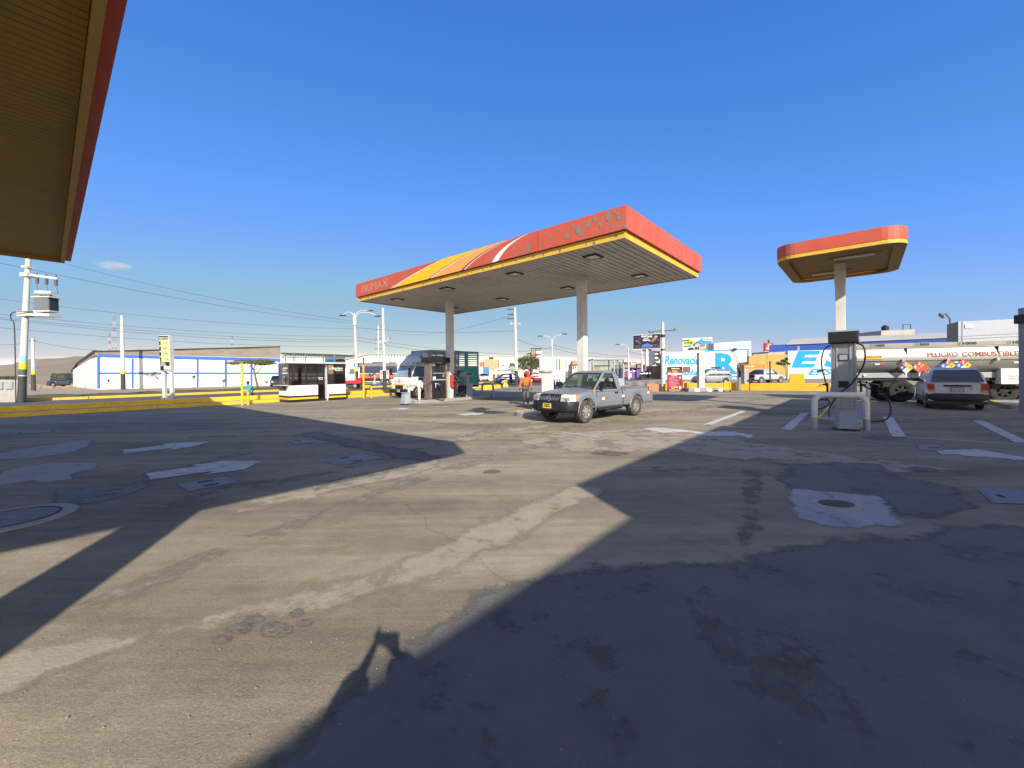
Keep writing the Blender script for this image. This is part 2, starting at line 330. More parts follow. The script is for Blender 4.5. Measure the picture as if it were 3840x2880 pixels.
# hill at the far left
M_hill=mat("hill_earth",(.25,.188,.12),.95,var=.2,scale=.03,dirt=(.19,.15,.10),dscale=.06,damt=.9,bump=.8,bscale=.25)
rh=random.Random(5)
hp=MB(M_hill); hp.sm=True; prof=[(-160,1392),(-60,1385),(0,1371),(60,1362),(110,1352),(160,1345),(220,1338),(290,1334),(360,1338),(430,1350),(520,1366),(620,1390),(700,1402)]
nx=60; ny=12; vs=[]; fs=[]
from mathutils import noise as mn
for i in range(nx):
    px=-160+860*i/(nx-1)
    for q in range(len(prof)-1):
        if prof[q][0]<=px<=prof[q+1][0]: break
    t=(px-prof[q][0])/(prof[q+1][0]-prof[q][0]); py=prof[q][1]*(1-t)+prof[q+1][1]*t
    for j in range(ny):
        d=95+165*j/(ny-1); zt=Z(px,py,260); s=(j/(ny-1))
        p=P(px,1400,d); zz=zt*(s**1.25); zz+=mn.noise(Vector((p.x*.05,p.y*.05,1)))*1.6*s+mn.noise(Vector((p.x*.2,p.y*.2,2)))*.7*s
        vs.append((p.x,p.y,zz-.1))
for i in range(nx-1):
    for j in range(ny-1): q=i*ny+j; fs.append((q,q+1,q+ny+1,q+ny))
hp.add(vs,fs); struct(hp.build("hill"))
# low scrub at the foot of the hill
sc=MB(M_leaf2)
for i in range(1500):
    px=random.choice([random.uniform(0,60),random.uniform(190,282)]); d=random.uniform(84,92); p=P(px,1400,d); h=random.random()**1.5*(2.1 if px>100 else 1.5)
    a=random.random()*6.28; s=.16; sc.quad((p.x-s*math.cos(a),p.y-s*math.sin(a),h-s+.2),(p.x+s*math.cos(a),p.y+s*math.sin(a),h-s*.6+.2),(p.x,p.y,h+s*1.3+.2))
struct(sc.build("scrub"),"stuff")
rb=MB(M_dirt)
for i in range(130):
    px=random.uniform(110,330); d=random.uniform(58,76); p=P(px,1400,d); r=random.uniform(.08,.35); rb.ball((p.x,p.y,.03),(r,r*.8,r*.6),6,4)
struct(rb.build("rubble"),"stuff")
# earth bank in the middle distance, right of the pick-up
bk=MB(M_dirt); bk.sm=True; vs=[];fs=[]; n1,n2=26,9
for i in range(n1):
    for j in range(n2):
        px=2290+(2520-2290)*i/(n1-1); d=36+22*j/(n2-1); p=P(px,1400,d); e=math.sin(math.pi*j/(n2-1))*min(1,i/3,(n1-1-i)/2)
        vs.append((p.x,p.y,-.05+e*(.38+.12*math.sin(i*1.3))))
for i in range(n1-1):
    for j in range(n2-1): q=i*n2+j; fs.append((q,q+1,q+n2+1,q+n2))
bk.add(vs,fs); struct(bk.build("earth_bank"))
# ---- painted markings, patches and covers, each a thin sheet on the forecourt
M_mark=mat("road_marking",(.50,.485,.44),.85,var=.12,scale=8,dirt=(.22,.2,.165),dscale=4.5,damt=.85)
M_patch=mat("cement_patch",(.33,.318,.29),.92,var=.1,scale=3,dirt=(.27,.255,.22),dscale=1.6,damt=.7,bump=.3)
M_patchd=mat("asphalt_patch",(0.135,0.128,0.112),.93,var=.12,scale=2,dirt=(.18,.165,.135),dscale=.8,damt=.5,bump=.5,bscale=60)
M_dust=mat("dust_band",(.315,.265,.187),.93,var=.14,scale=3,dirt=(.27,.225,.15),dscale=1.3,damt=.9,bump=.3,bscale=50)
M_cover=mat("steel_cover",(.20,.197,.19),.65,.0,var=.12,scale=6,dirt=(.1,.1,.1),dscale=4)
M_hole=mat("gap_black",(.012,.012,.012),.9)
LV=[.004]
def softm(m,k=.55,sc=1.6):
    n_="soft_"+m.name
    if n_ in MATS: return MATS[n_]
    q=m.copy(); q.name=n_; t=q.node_tree; n=t.nodes; l=t.links
    at=n.new("ShaderNodeAttribute"); at.attribute_name="edge"; tc=n.new("ShaderNodeTexCoord"); no=n.new("ShaderNodeTexNoise"); no.inputs["Scale"].default_value=sc; no.inputs["Detail"].default_value=9; no.inputs["Roughness"].default_value=.72
    l.new(tc.outputs["Object"],no.inputs["Vector"]); ma=n.new("ShaderNodeMath"); ma.operation='MULTIPLY_ADD'; ma.inputs[1].default_value=2.6; ma.inputs[2].default_value=-1.3; l.new(no.outputs[0],ma.inputs[0])
    ad=n.new("ShaderNodeMath"); ad.operation='ADD'; l.new(at.outputs["Fac"],ad.inputs[0]); l.new(ma.outputs[0],ad.inputs[1])
    mr=n.new("ShaderNodeMapRange"); mr.inputs[1].default_value=k-.22; mr.inputs[2].default_value=k+.22; l.new(ad.outputs[0],mr.inputs[0])
    tr=n.new("ShaderNodeBsdfTransparent"); ms=n.new("ShaderNodeMixShader"); l.new(mr.outputs[0],ms.inputs[0]); l.new(tr.outputs[0],ms.inputs[1]); l.new(n["Principled BSDF"].outputs[0],ms.inputs[2]); l.new(ms.outputs[0],n["Material Output"].inputs[0])
    MATS[n_]=q; return q
def soft(name,pts,m,z,w=.25,k=.55,sc=1.6,kind="structure"):
    P_=[]
    for i,(x,y) in enumerate(pts):
        a=G(x,y); b=G(*pts[(i+1)%len(pts)]); n=max(1,int((b-a).length/.3))
        P_+=[a.lerp(b,j/n) for j in range(n)]
    n=len(P_); out=[];inn=[]
    area=sum(P_[i].x*P_[(i+1)%n].y-P_[(i+1)%n].x*P_[i].y for i in range(n)); sg=1 if area>0 else -1
    for i in range(n):
        d=(P_[(i+2)%n]-P_[i-2]); nn=Vector((d.y,-d.x,0)).normalized()*sg
        out.append(P_[i]+nn*w); inn.append(P_[i]-nn*w)
    me=bpy.data.meshes.new(name); vs=[(p.x,p.y,z) for p in out]+[(p.x,p.y,z) for p in P_]+[(p.x,p.y,z) for p in inn]
    fs=[(i,(i+1)%n,n+(i+1)%n,n+i) for i in range(n)]+[tuple(range(n,2*n))]
    me.from_pydata(vs[:2*n],[],fs); at=me.attributes.new("edge",'FLOAT','POINT')
    for i in range(2*n): at.data[i].value=0 if i<n else (.85 if w<.4 else .8)
    me.materials.append(softm(m,k,sc)); o=bpy.data.objects.new(name,me); COL.objects.link(o); return struct(o,kind)
def pix(name,pts,m,z=.004,kind="structure",jag=0,seed=1):
    if name in("dust_band","asphalt_patch","oil_stain"): return soft(name,pts,m,z+seed*.0001,.30 if name!="oil_stain" else .5,.50 if name!="dust_band" else .62)
    if name=="cement_patch": return soft(name,pts,m,z+seed*.0001,.14,.42,3.0)
    if name=='worn_spot': return soft(name,pts,m,z+seed*.0001,.035,.62,9.0)
    rr=random.Random(seed); q=[]
    for i,(x,y) in enumerate(pts):
        x2,y2=pts[(i+1)%len(pts)]
        a=G(x,y); b=G(x2,y2); n=max(1,int((b-a).length/.18)) if jag else 1
        for k in range(n):
            p=a.lerp(b,k/n); q.append((p.x+rr.uniform(-jag,jag),p.y+rr.uniform(-jag,jag),z))
    return struct(MB(m).quad(*q).build(name),kind)
def cr(x,y,ox,oy,s): return (ox+x*s,oy+y*s)
def arrow(name,pts,o): return pix("arrow_marking",[cr(x,y,*o) for x,y in pts],M_mark,.008,jag=.012)
A=(0,1480,.4521)
arrow("a",[(1010,462),(1385,418),(1330,412),(1400,403),(1750,390),(1610,432),(1365,466),(1440,443),(1030,490)],A)
arrow("b",[(1203,658),(1600,600),(1690,596),(1585,588),(1850,552),(2170,552),(2025,625),(1710,662),(1790,632),(1250,706)],A)
B=(900,1480,.5877)
arrow("c",[(945,92),(985,88),(1085,85),(1050,97),(1010,98),(1018,94)],B)
C2=(1500,1400,.27125)
arrow("d",[(770,570),(860,560),(985,550),(1165,547),(1130,570),(1010,586),(1005,578),(900,586)],C2)
D=(2100,1450,.4521)
arrow("e",[(680,350),(770,342),(880,345),(1080,365),(1215,385),(1235,376),(1445,375),(1610,406),(1575,432),(1475,402),(1440,414),(1150,407),(1165,396),(1060,380),(860,385)],D)
Ee=(2900,1450,.4250)
arrow("f",[(1450,568),(1790,553),(2212,625),(2212,655),(2110,650),(2090,640),(1670,612),(1650,600),(1480,603)],Ee)
def line(name,p,q,w=.11,seed=0):
    a=G(*p);b=G(*q); d=(b-a); L=d.length; n=Vector((-d.y,d.x,0)).normalized()*w/2; rr=random.Random(seed); k=max(2,int(L/.35)); lo=[];hi=[]
    for i in range(k+1):
        c=a.lerp(b,i/k); j=rr.uniform(-.012,.012); lo.append((c.x-n.x*(1+j*6),c.y-n.y*(1+j*6),.008)); hi.append((c.x+n.x*(1+j*5),c.y+n.y*(1+j*5),.008))
    return struct(MB(M_mark).quad(*(lo+hi[::-1])).build("line_marking"))
def D2(x,y): return (2380+x*.36166,1440+y*.36166)
for p,q,w in (((740,428),(1130,283),.20),((740,425),(1590,478),.10),((1570,478),(1770,300),.24),((1160,287),(1840,302),.09),((1640,325),(1840,346),.09)):
    line("l",D2(*p),D2(*q),w,int(p[0]))
def E2(x,y): return cr(x,y,*Ee)
for p,q,w in (((1010,268),(1110,447),.25),((1060,270),(1800,302),.09),((1800,300),(2212,500),.25),((1060,443),(2212,512),.09)):
    line("l",E2(*p),E2(*q),w,int(p[0]))
def F2(x,y): return cr(x,y,*C2)
for p,q,w in (((240,442),(1110,380),.10),((560,466),(1420,395),.10),((240,440),(580,468),.10),((1190,512),(1810,462),.10),((1180,512),(1640,538),.10),((1640,538),(1830,520),.10),((1160,222),(1990,205),.12)):
    line("l",F2(*p),F2(*q),w,int(p[0]))
line("l",D2(0,310),D2(270,262),.1,9); line("l",(2100,1620),(2250,1640),.1,3)
line("l",cr(0,443,*A),cr(820,371,*A),.05,4); line("l",cr(820,371,*A),cr(2212,250,*A),.04,5)
line("l",(1990,1588),(2330,1538),.09,31)
# cement rings and covers, left
pix("cement_patch",[cr(x,y,*A) for x,y in ((10,500),(90,470),(280,440),(470,415),(620,388),(740,384),(700,430),(660,445),(590,470),(480,492),(300,520),(100,535),(20,528))],M_patch,.004,jag=.03,seed=2)
pix("cement_patch",[cr(x,y,*A) for x,y in ((0,690),(60,640),(220,600),(440,572),(690,572),(790,585),(750,615),(560,660),(560,700),(340,730),(310,705),(200,720),(0,748))],M_patch,.004,jag=.03,seed=3)
pix("cement_patch",[cr(x,y,*A) for x,y in ((520,800),(1120,745),(1180,765),(980,840),(760,890),(510,900))],mat("grey_patch",(.17,.168,.16),.9,var=.1),.004,jag=.03,seed=4)
def cover_round(c,r,label):
    o=thing("manhole_cover",label,"manhole cover",(c.x,c.y,0)); b=MB(M_conc); b.ext([(math.cos(t*.2618)*(r+.13),math.sin(t*.2618)*(r+.13)) for t in range(24)],'z',-.01,.012); b.build("collar",parent=o)
    b=MB(M_cover); b.ext([(math.cos(t*.2618)*r,math.sin(t*.2618)*r) for t in range(24)],'z',.0,.02); b.use(M_hole); b.disc((0,0,.0225),(0,0,1),r*.98,r*.93,24)
    b.use(M_cover)
    for i in range(-4,5): h=(max(0,(r*.86)**2-(i*r*.2)**2))**.5; b.box(-h,h,i*r*.2-.012,i*r*.2+.012,.02,.024)
    b.build("lid",parent=o)
c=G(*cr(75,1035,*A)); cover_round(c,.42,"round steel manhole cover with concrete collar in the shade at the far left")
c=G(*cr(555,1040,*Ee)); 
pix("cement_patch",[cr(x,y,*Ee) for x,y in ((215,900),(400,905),(640,935),(990,968),(1045,1005),(1040,1060),(960,1100),(1075,1210),(1010,1235),(860,1190),(740,1240),(420,1195),(260,1150),(250,1090),(190,1010))],M_patch,.004,jag=.035,seed=5)
o=thing("drain_cover","small rough drain cover sunk in a pale cement patch in the shade at the right","drain cover",(c.x,c.y,0))
b=MB(M_conc); b.ext([(math.cos(t*.35)*.27+.02*math.sin(t*3),math.sin(t*.35)*.2) for t in range(18)],'z',.003,.012); b.build("collar",parent=o)
b=MB(mat("rusty_lid",(.10,.075,.06),.9,var=.3,scale=9,bump=.6)); b.ext([(math.cos(t*.35)*.2,math.sin(t*.35)*.145) for t in range(18)],'z',.005,.017); b.build("lid",parent=o)
def hatch(pts,o4,label,slots=()):
    q=[G(*cr(x,y,*o4)) for x,y in pts]; c=sum(q,Vector())/4; o=thing("access_hatch",label,"access hatch",(c.x,c.y,0))
    b=MB(mat('cover_frame',(.27,.262,.245),.8)); b.quad(*[(p.x-c.x,p.y-c.y,.009) for p in q]); b.build("frame",parent=o)
    b=MB(M_cover); r=[(p-c)*.9 for p in q]; b.hexa([(p.x,p.y,.005) for p in r],[(p.x,p.y,.014) for p in r]); b.build("lid",parent=o)
    if slots:
        b=MB(M_hole)
        for s0,s1 in slots:
            a=G(*cr(*s0,*o4))-c; e=G(*cr(*s1,*o4))-c; MB(M_hole).bar((a.x,a.y,.016),(e.x,e.y,.016),.05,.006).build("handle_slot",parent=o)
hatch([(1470,745),(1870,683),(1980,730),(1560,808)],A,"rectangular grey metal hatch with two slots near the painted arrow tip",(((1640,738),(1770,716)),((1690,766),(1815,744))))
hatch([(515,420),(770,378),(905,405),(640,455)],B,"larger grey metal hatch with two slots at the shadow edge in the middle",(((645,410),(690,402)),((720,432),(778,424))))
hatch([(300,297),(420,285),(475,305),(360,320)],B,"small square grey hatch in the shade, behind the larger two-slot hatch",(((340,300),(395,296)),))
hatch([(22,237),(200,222),(228,232),(60,248)],B,"small pale hatch in the shade, farthest from the camera of the hatches in the middle",(((150,230),(185,227)),))
hatch([(75,335),(175,303),(510,295),(470,312)],A,"wide pale hatch set in the shaded asphalt at the far left",(((150,325),(180,318)),((430,308),(450,304))))
hatch([(1270,515),(1430,512),(1500,570),(1300,566)],Ee,"square hatch flush with the asphalt beside the right-hand painted arrow",(((1370,541),(1455,544)),))
hatch([(1110,285),(1280,287),(1280,305),(1112,303)],Ee,"narrow hatch just behind the painted box right of the pump island",(((1165,293),(1225,295)),))
hatch([(1790,898),(2260,925),(2290,1040),(1930,1030)],Ee,"large dark hatch in broken cement at the right edge",(((1980,965),(2030,985)),))
# big patches of different asphalt, dust bands
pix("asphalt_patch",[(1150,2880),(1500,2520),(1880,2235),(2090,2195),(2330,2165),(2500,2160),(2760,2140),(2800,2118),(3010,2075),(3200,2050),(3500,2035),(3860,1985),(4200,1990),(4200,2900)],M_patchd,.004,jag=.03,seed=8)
pix("asphalt_patch",[cr(x,y,*Ee) for x,y in ((890,690),(930,770),(1000,800),(1320,840),(1450,880),(1560,1000),(1600,1090),(1150,1120),(1050,1000),(990,960),(400,905),(210,890),(180,700))],M_patchd,.004,jag=.03,seed=9)
pix("dust_band",[(0,2480),(500,2390),(1000,2270),(1480,2140),(1560,2110),(2160,1830),(2250,1835),(2000,1960),(1640,2140),(1200,2270),(700,2360),(300,2450),(0,2560)],M_dust,.003,jag=.05,seed=10)
pix("dust_band",[(1960,1660),(2080,1625),(2400,1610),(2700,1640),(3000,1690),(3400,1740),(3560,1760),(3300,1770),(2900,1730),(2500,1690),(2150,1690)],M_dust,.0025,jag=.06,seed=11)
pix("dust_band",[cr(x,y,*B) for x,y in ((0,690),(230,650),(500,600),(820,520),(1250,415),(1250,440),(1130,490),(900,550),(600,600),(230,690),(0,745))],M_dust,.003,jag=.04,seed=12)
pix("dust_band",[cr(x,y,*B) for x,y in ((1310,290),(1500,255),(1800,210),(1960,190),(1930,215),(1700,240),(1450,290))],M_dust,.003,jag=.03,seed=13)
pix("oil_stain",[F2(x,y) for x,y in ((1020,510),(1110,480),(1220,490),(1180,510),(1300,520),(1420,535),(1300,552),(1150,545))],mat("oil_stain",(.05,.044,.038),.7,var=.2),.006,jag=.05,seed=14)
pix("asphalt_patch",[cr(x,y,*B) for x,y in ((460,240),(560,260),(760,310),(980,345),(1250,400),(1180,420),(940,370),(700,320),(430,250))],M_patchd,.0035,jag=.02,seed=15)
M_track=mat("tyre_track",(.235,.2,.147),.9,var=.15,scale=2)
rt=random.Random(12)
def track(p,q,w,bend=0,k=1.0,m=None,sd=0):
    a=G(*p); e=G(*q); d=(e-a); n=Vector((-d.y,d.x,0)).normalized(); L=[];R_=[]
    for i in range(15):
        f=i/14; c=a.lerp(e,f)+n*bend*4*f*(1-f); ww=w*(.7+.6*rt.random()); L.append(c+n*ww);R_.append(c-n*ww)
    pts=[]
    for c in L+R_[::-1]: dy=FPX*EYE/c.y; dx=c.x/c.y*FPX; pts.append((CX+dx+ROLL*dy,CY+dy-ROLL*dx))
    soft("tyre_track",pts,m or M_track,.0045+sd*.0001,.16,k,2.2)
for i,(p,q,w,bd) in enumerate((((300,2300),(2150,1640),.16,.5),((150,2000),(1850,1610),.15,-.3),((2450,1760),(3000,1790),.2,.3),((1000,1560),(1900,1600),.2,.2),((700,1640),(1500,1640),.2,.3),((250,1900),(900,1700),.2,0),((1900,1640),(2900,1490),.25,0))): track(p,q,w,bd,sd=i)
for i,(x,y,w,h) in enumerate(((2290,1700,60,8),(1850,1770,24,4),(2980,2470,60,18),(600,1780,70,9),(3450,1760,50,7),(3300,1640,60,7))):
    soft("oil_stain",[(x+w*math.cos(t*.52)*(.7+.5*rt.random()),y+h*math.sin(t*.52)*(.7+.5*rt.random())) for t in range(12)],mat("oil_drip",(.13,.112,.09),.75,var=.2),.0062+i*.0001,.12,.62,3.0)
# damaged spots in the foreground
for i,(x,y,w,h) in enumerate(((1030,2365,70,26),(950,2325,36,16),(1115,2300,26,14),(1140,2340,28,12),(900,2360,50,18),(830,2400,40,10))):
    pix("worn_spot",[(x+w*math.cos(t*.52)*(.7+.3*random.random()),y+h*math.sin(t*.52)*(.7+.3*random.random())) for t in range(12)],mat("worn_spot",(.155,.134,.105),.95,var=.25,scale=20,bump=.6),.005,jag=.01,seed=20+i)
for i,(q,w) in enumerate((([(690,1876),(800,1850),(900,1832),(1020,1808),(1030,1796),(890,1815),(780,1838),(690,1862)],.04),([(1180,1845),(1260,1815),(1390,1790),(1480,1768),(1560,1752),(1580,1742),(1470,1756),(1370,1775),(1250,1800),(1190,1825)],.05),([(2790,1760),(2850,1760),(2840,1980),(2790,2060),(2770,2050),(2800,1950)],.15),([(2580,2250),(2640,2200),(2700,2330),(2860,2560),(2830,2600),(2700,2480)],.2))):
    soft("crack_filler",q,mat("crack_filler",(.16,.145,.118),.9,var=.2,scale=5),.0049+i*.0001,w,.95,3.0)
st=MB(mat("pebble",(.2,.18,.15),.9,var=.3))
for i in range(160):
    y=random.uniform(1600,2850); x=random.uniform(0,3840); p=G(x,y); r=random.uniform(.003,.011); st.ball((p.x,p.y,r*.4),(r,r*.8,r*.6),5,3)
struct(st.build("pebbles"),"stuff")
# ------------------------------------------------------------------ canopies (local x = v, local y = u)
RZ=TH
def qbez(p,q,r,n=14): return [((1-t)**2*p[0]+2*t*(1-t)*q[0]+t*t*r[0],(1-t)**2*p[1]+2*t*(1-t)*q[1]+t*t*r[1]) for t in [i/n for i in range(n+1)]]
def box_hollow(mb,x0,x1,y0,y1,z0,z1,t):
    mb.box(x0,x1,y0,y0+t,z0,z1); mb.box(x0,x1,y1-t,y1,z0,z1); mb.box(x0,x0+t,y0+t,y1-t,z0,z1); mb.box(x1-t,x1,y0+t,y1-t,z0,z1)
N0=Vector((3.61,12.62)); CL,CW,CZ=16.8,7.68,5.84
def main_canopy():
    t=thing("gas_station_canopy","large rectangular forecourt canopy with red fascia, yellow trim and swooping stripes on two columns","canopy",(N0.x,N0.y,0),RZ)
    zr0,zr1=CZ+.24,CZ+.985
    b=MB(M_red); box_hollow(b,0,CW,0,CL,zr0,zr1,.12)
    # the painted swoosh on the long front face (x=0 plane, y along the face)
    def band(c1,c2,m,off): # two curves of (y,zfrac)
        b.use(m); H=zr1-zr0; n=len(c1)
        vs=[(-off,p[0],zr0+p[1]*H) for p in c1]+[(-off,p[0],zr0+p[1]*H) for p in c2]
        b.add(vs,[(i,i+1,n+i+1,n+i) for i in range(n-1)])
    s=CL/16.5
    def curve(y0,y1,ym,zm):
        y0*=s;y1*=s;ym*=s; qx=2*ym-.5*(y0+y1); qz=2*zm-.5; return qbez((y0,0.004),(qx,min(.98,qz)),(y1,.996))
    c1=curve(12.8,8.56,10.55,.62); c2=curve(9.64,6.08,7.95,.62); c3=curve(7.36,4.6,6.2,.62); c4=curve(5.7,3.8,5.0,.66); c5=curve(5.36,3.76,4.72,.66)
    def sh(c,d): return [(p[0]+d,p[1]) for p in c]
    band(c1,sh(c2,.16),M_ystripe,.004); band(sh(c2,-.11),sh(c3,.17),M_ostripe,.004)
    W_=M_whiteclean
    band(sh(c1,.14),sh(c1,-.02),W_,.007); band(sh(c2,.02),sh(c2,-.12),W_,.007); band(sh(c2,.16),sh(c2,.02),M_dred,.006)
    band(sh(c3,.0),sh(c3,-.10),W_,.007); band(sh(c3,.18),sh(c3,.0),M_dred,.006); band(c4,c5,W_,.007)
    spot=mat("flaked_paint",(.20,.185,.14),.9,var=.2,scale=12); b.use(spot); rr=random.Random(4)
    for y,zf in ((2.9,.55),(3.3,.3),(2.55,.75),(2.2,.35),(1.95,.7),(1.6,.28),(1.35,.62),(1.1,.8),(.9,.45),(.62,.72),(.4,.85),(.25,.6),(.08,.06),(3.9,.25),(4.3,.12),(2.75,.2),(.5,.25),(1.75,.5)):
        r=rr.uniform(.05,.12); pts=[(-.0085,y+r*.8*math.cos(k*.42)*rr.uniform(.85,1.1),zr0+zf*(zr1-zr0)+r*1.25*math.sin(k*.42)*rr.uniform(.85,1.1)) for k in range(15)]
        b.quad(*[(p[0],p[1],max(zr0+.01,p[2])) for p in pts])
    b.use(M_dred)
    for y in (3.45,6.9,10.4,13.9): b.box(-.0035,-.001,y,y+.012,zr0,zr1)
    for x in (2.55,5.1): b.box(x,x+.012,-.004,-.001,zr0,zr1)
    b.build("fascia",parent=t)
    b=MB(mat("faded_letters",(.50,.24,.15),.8,var=.25,scale=18)); b.text("PRIMAX",(-.006,16.15,zr0+.16),(0,-1,0),(0,0,1),2.75,.40,.0); b.build("lettering",parent=t)
    b=MB(M_ytrim); box_hollow(b,.10,CW-.10,.10,CL-.10,CZ,CZ+.22,.03); b.use(spot)
    for i in range(26):
        y=rr.uniform(.3,CL-.3); h=rr.uniform(.05,.11); w=rr.uniform(.05,.14); z=CZ+rr.uniform(.01,.1); b.quad((.097,y,z),(.097,y+w,z),(.097,y+w*.8,z+h),(.097,y+w*.1,z+h*.9))
    b.use(M_dark); box_hollow(b,.13,CW-.13,.13,CL-.13,CZ+.22,CZ+.26,.1); b.build("trim",parent=t)
    b=MB(M_soffit); n=64   # corrugated ceiling boards running across
    for i in range(n):
        y0=.165+(CL-.33)*i/n; y1=.165+(CL-.33)*(i+1)/n; b.box(.165,CW-.165,y0,y1-.045,CZ+.035,CZ+.07)
    b.use(M_dark); b.box(.163,CW-.163,.163,CL-.163,CZ+.075,CZ+.1); b.build("soffit",parent=t)
    b=MB(M_galv); b.box(.13,CW-.13,.13,CL-.13,zr1-.25,zr1-.22); b.build("roof_deck",parent=t)
    for v in (1.35,5.45):
        for y in (1.95,5.75,10.2,14.6):
            f=MB(M_dark); box_hollow(f,v-.28,v+.28,y-.28,y+.28,CZ-.02,CZ+.03,.06); fo=f.build("ceiling_light",parent=t)
            q=MB(M_lamp); q.box(v-.219,v+.219,y-.219,y+.219,CZ-.012,CZ+.02); q.build("lens",parent=fo)
    for y in (3.94*1.0,12.98):
        b=MB(M_white); b.box(CW/2-.175,CW/2+.175,y-.175,y+.175,.02,CZ+.05); b.build("column",parent=t,bevel=.015)
    return t
main_canopy()
def rounded(x0,x1,y0,y1,r,n=7):
    pts=[]
    for cx,cy,a in ((x1-r,y0+r,-90),(x1-r,y1-r,0),(x0+r,y1-r,90),(x0+r,y0+r,180)):
        for k in range(n+1): t=R(a+90*k/n); pts.append((cx+r*math.cos(t),cy+r*math.sin(t)))
    return pts
def ring_wall(b,o,i,z0,z1,flange=True):
    n=len(o); vs=[(x,y,z0) for x,y in o]+[(x,y,z1) for x,y in o]+[(x,y,z0) for x,y in i]+[(x,y,z1) for x,y in i]
    for k in range(n):
        j=(k+1)%n
        b.add([vs[k],vs[j],vs[n+j],vs[n+k]],[(0,1,2,3)]); b.add([vs[2*n+k],vs[2*n+j],vs[3*n+j],vs[3*n+k]],[(0,1,2,3)])
        b.add([vs[k],vs[j],vs[2*n+j],vs[2*n+k]],[(0,1,2,3)]); b.add([vs[n+k],vs[n+j],vs[3*n+j],vs[3*n+k]],[(0,1,2,3)])
SMZ=5.56
def small_canopy(a0,a1,b0,b1,label,zs=SMZ,lamps=True):
    ca,cb=(a0+a1)/2,(b0+b1)/2; x,y=ab(ca,cb); t=thing("pump_canopy",label,"canopy",(x,y,0),RZ)
    hx,hy=(b1-b0)/2,(a1-a0)/2; r=.62
    o=rounded(-hx,hx,-hy,hy,r); 
    b=MB(M_red); ring_wall(b,o,rounded(-hx+.1,hx-.1,-hy+.1,hy-.1,r-.1),zs+.125,zs+.53); b.build("fascia",parent=t)
    b=MB(M_ytrim); ring_wall(b,rounded(-hx+.012,hx-.012,-hy+.012,hy-.012,r-.012),rounded(-hx+.03,hx-.03,-hy+.03,hy-.03,r-.03),zs,zs+.123); b.build("trim",parent=t)
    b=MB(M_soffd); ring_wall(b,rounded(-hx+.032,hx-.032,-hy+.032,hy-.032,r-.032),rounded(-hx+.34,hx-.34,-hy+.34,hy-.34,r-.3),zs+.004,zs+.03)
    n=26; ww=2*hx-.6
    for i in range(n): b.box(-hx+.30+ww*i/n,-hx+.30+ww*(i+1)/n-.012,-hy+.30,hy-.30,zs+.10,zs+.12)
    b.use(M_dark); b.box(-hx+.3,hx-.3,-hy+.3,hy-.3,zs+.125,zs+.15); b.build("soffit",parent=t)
    b=MB(M_galv); b.box(-hx+.5,hx-.5,-hy+.5,hy-.5,zs+.40,zs+.42); b.build("roof_deck",parent=t)
    if lamps:
        for lx,ly in ((-1.15,-.42),(1.35,.42)):
            b=MB(M_dark); b.box(lx-.1,lx+.1,ly-.75,ly+.75,zs+.085,zs+.10); fo=b.build("tube_light",parent=t)
            b=MB(M_whiteclean); b.box(lx-.075,lx+.075,ly-.55,ly+.55,zs+.03,zs+.083); b.build("tube",parent=fo)
    b=MB(M_white); b.box(-.15,.15,-.15,.15,.02,zs-.75); b.box(-.165,.165,-.165,.165,zs-.75,zs+.12); b.build("column",parent=t,bevel=.012)
    return t
small_canopy(-1.08,2.42,17.3,22.7,"small rounded red canopy on one white column above the tall steel dispenser")
# the great canopy overhead on the left
CLx,CLy,HL=-15.88,14.41,5.66
Cc=Vector((CLx,CLy)); LL=23.2; LW=8.2
t=thing("gas_station_canopy","huge dark canopy overhead at the upper left with olive underside and red edge","canopy",(CLx,CLy,0),RZ)
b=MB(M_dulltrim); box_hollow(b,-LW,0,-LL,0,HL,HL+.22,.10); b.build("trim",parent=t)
b=MB(M_red); box_hollow(b,-LW-.16,.16,-LL-.16,.16,HL+.135,HL+1.0,.05)
b.box(.0,.11,-LL,.11,HL+.136,HL+.15); b.build("fascia",parent=t)
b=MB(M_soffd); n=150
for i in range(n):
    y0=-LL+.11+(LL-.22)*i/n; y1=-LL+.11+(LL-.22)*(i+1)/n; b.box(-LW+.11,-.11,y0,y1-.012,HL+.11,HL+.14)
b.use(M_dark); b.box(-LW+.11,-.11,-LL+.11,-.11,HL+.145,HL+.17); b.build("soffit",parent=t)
b=MB(M_galv); b.box(-LW,0,-LL,0,HL+.8,HL+.82); b.build("roof_deck",parent=t)
for y in (-LL+1.9,-LL+12.5):
    b=MB(M_white); b.box(-3.5,-3.05,y-.22,y+.22,0,HL+.12); b.build("column",parent=t,bevel=.012)
# unseen canopies behind and right of the camera, placed to cast the big shadow
S=lambda z: z/math.tan(R(SUN_EL))
sv=Vector((math.sin(R(SUN_AZ)),math.cos(R(SUN_AZ))))
def unshade(p,z): q=p.xy-sv*S(z); return q.dot(U),q.dot(V)
aA,bA=unshade(G(2380,1945),5.15); aB,bB=unshade(G(2143,1814),6.0)
aW=(aA+aB)/2
for nm,lab,x0,x1,z0,z1 in (("gas_station_canopy","cream edged lower canopy standing out of frame behind the camera",-16,0,4.45,5.15),("gas_station_canopy","red edged canopy standing out of frame behind and right of the camera",.004,8.0,4.95,6.0)):
    t=thing(nm,lab,"canopy",ab(aW,bA),RZ); b=MB(M_white if x1==0 else M_red); b.box(x0,x1,-9,-.001*(x1!=0),z0,z1); b.build("fascia",parent=t)
    for x in (x0+2,x1-1.5): b=MB(M_white); b.box(x-.2,x+.2,-4.2,-3.8,0,z0); b.build("column",parent=t)
aE,_=unshade(G(2920,1572),5.4)
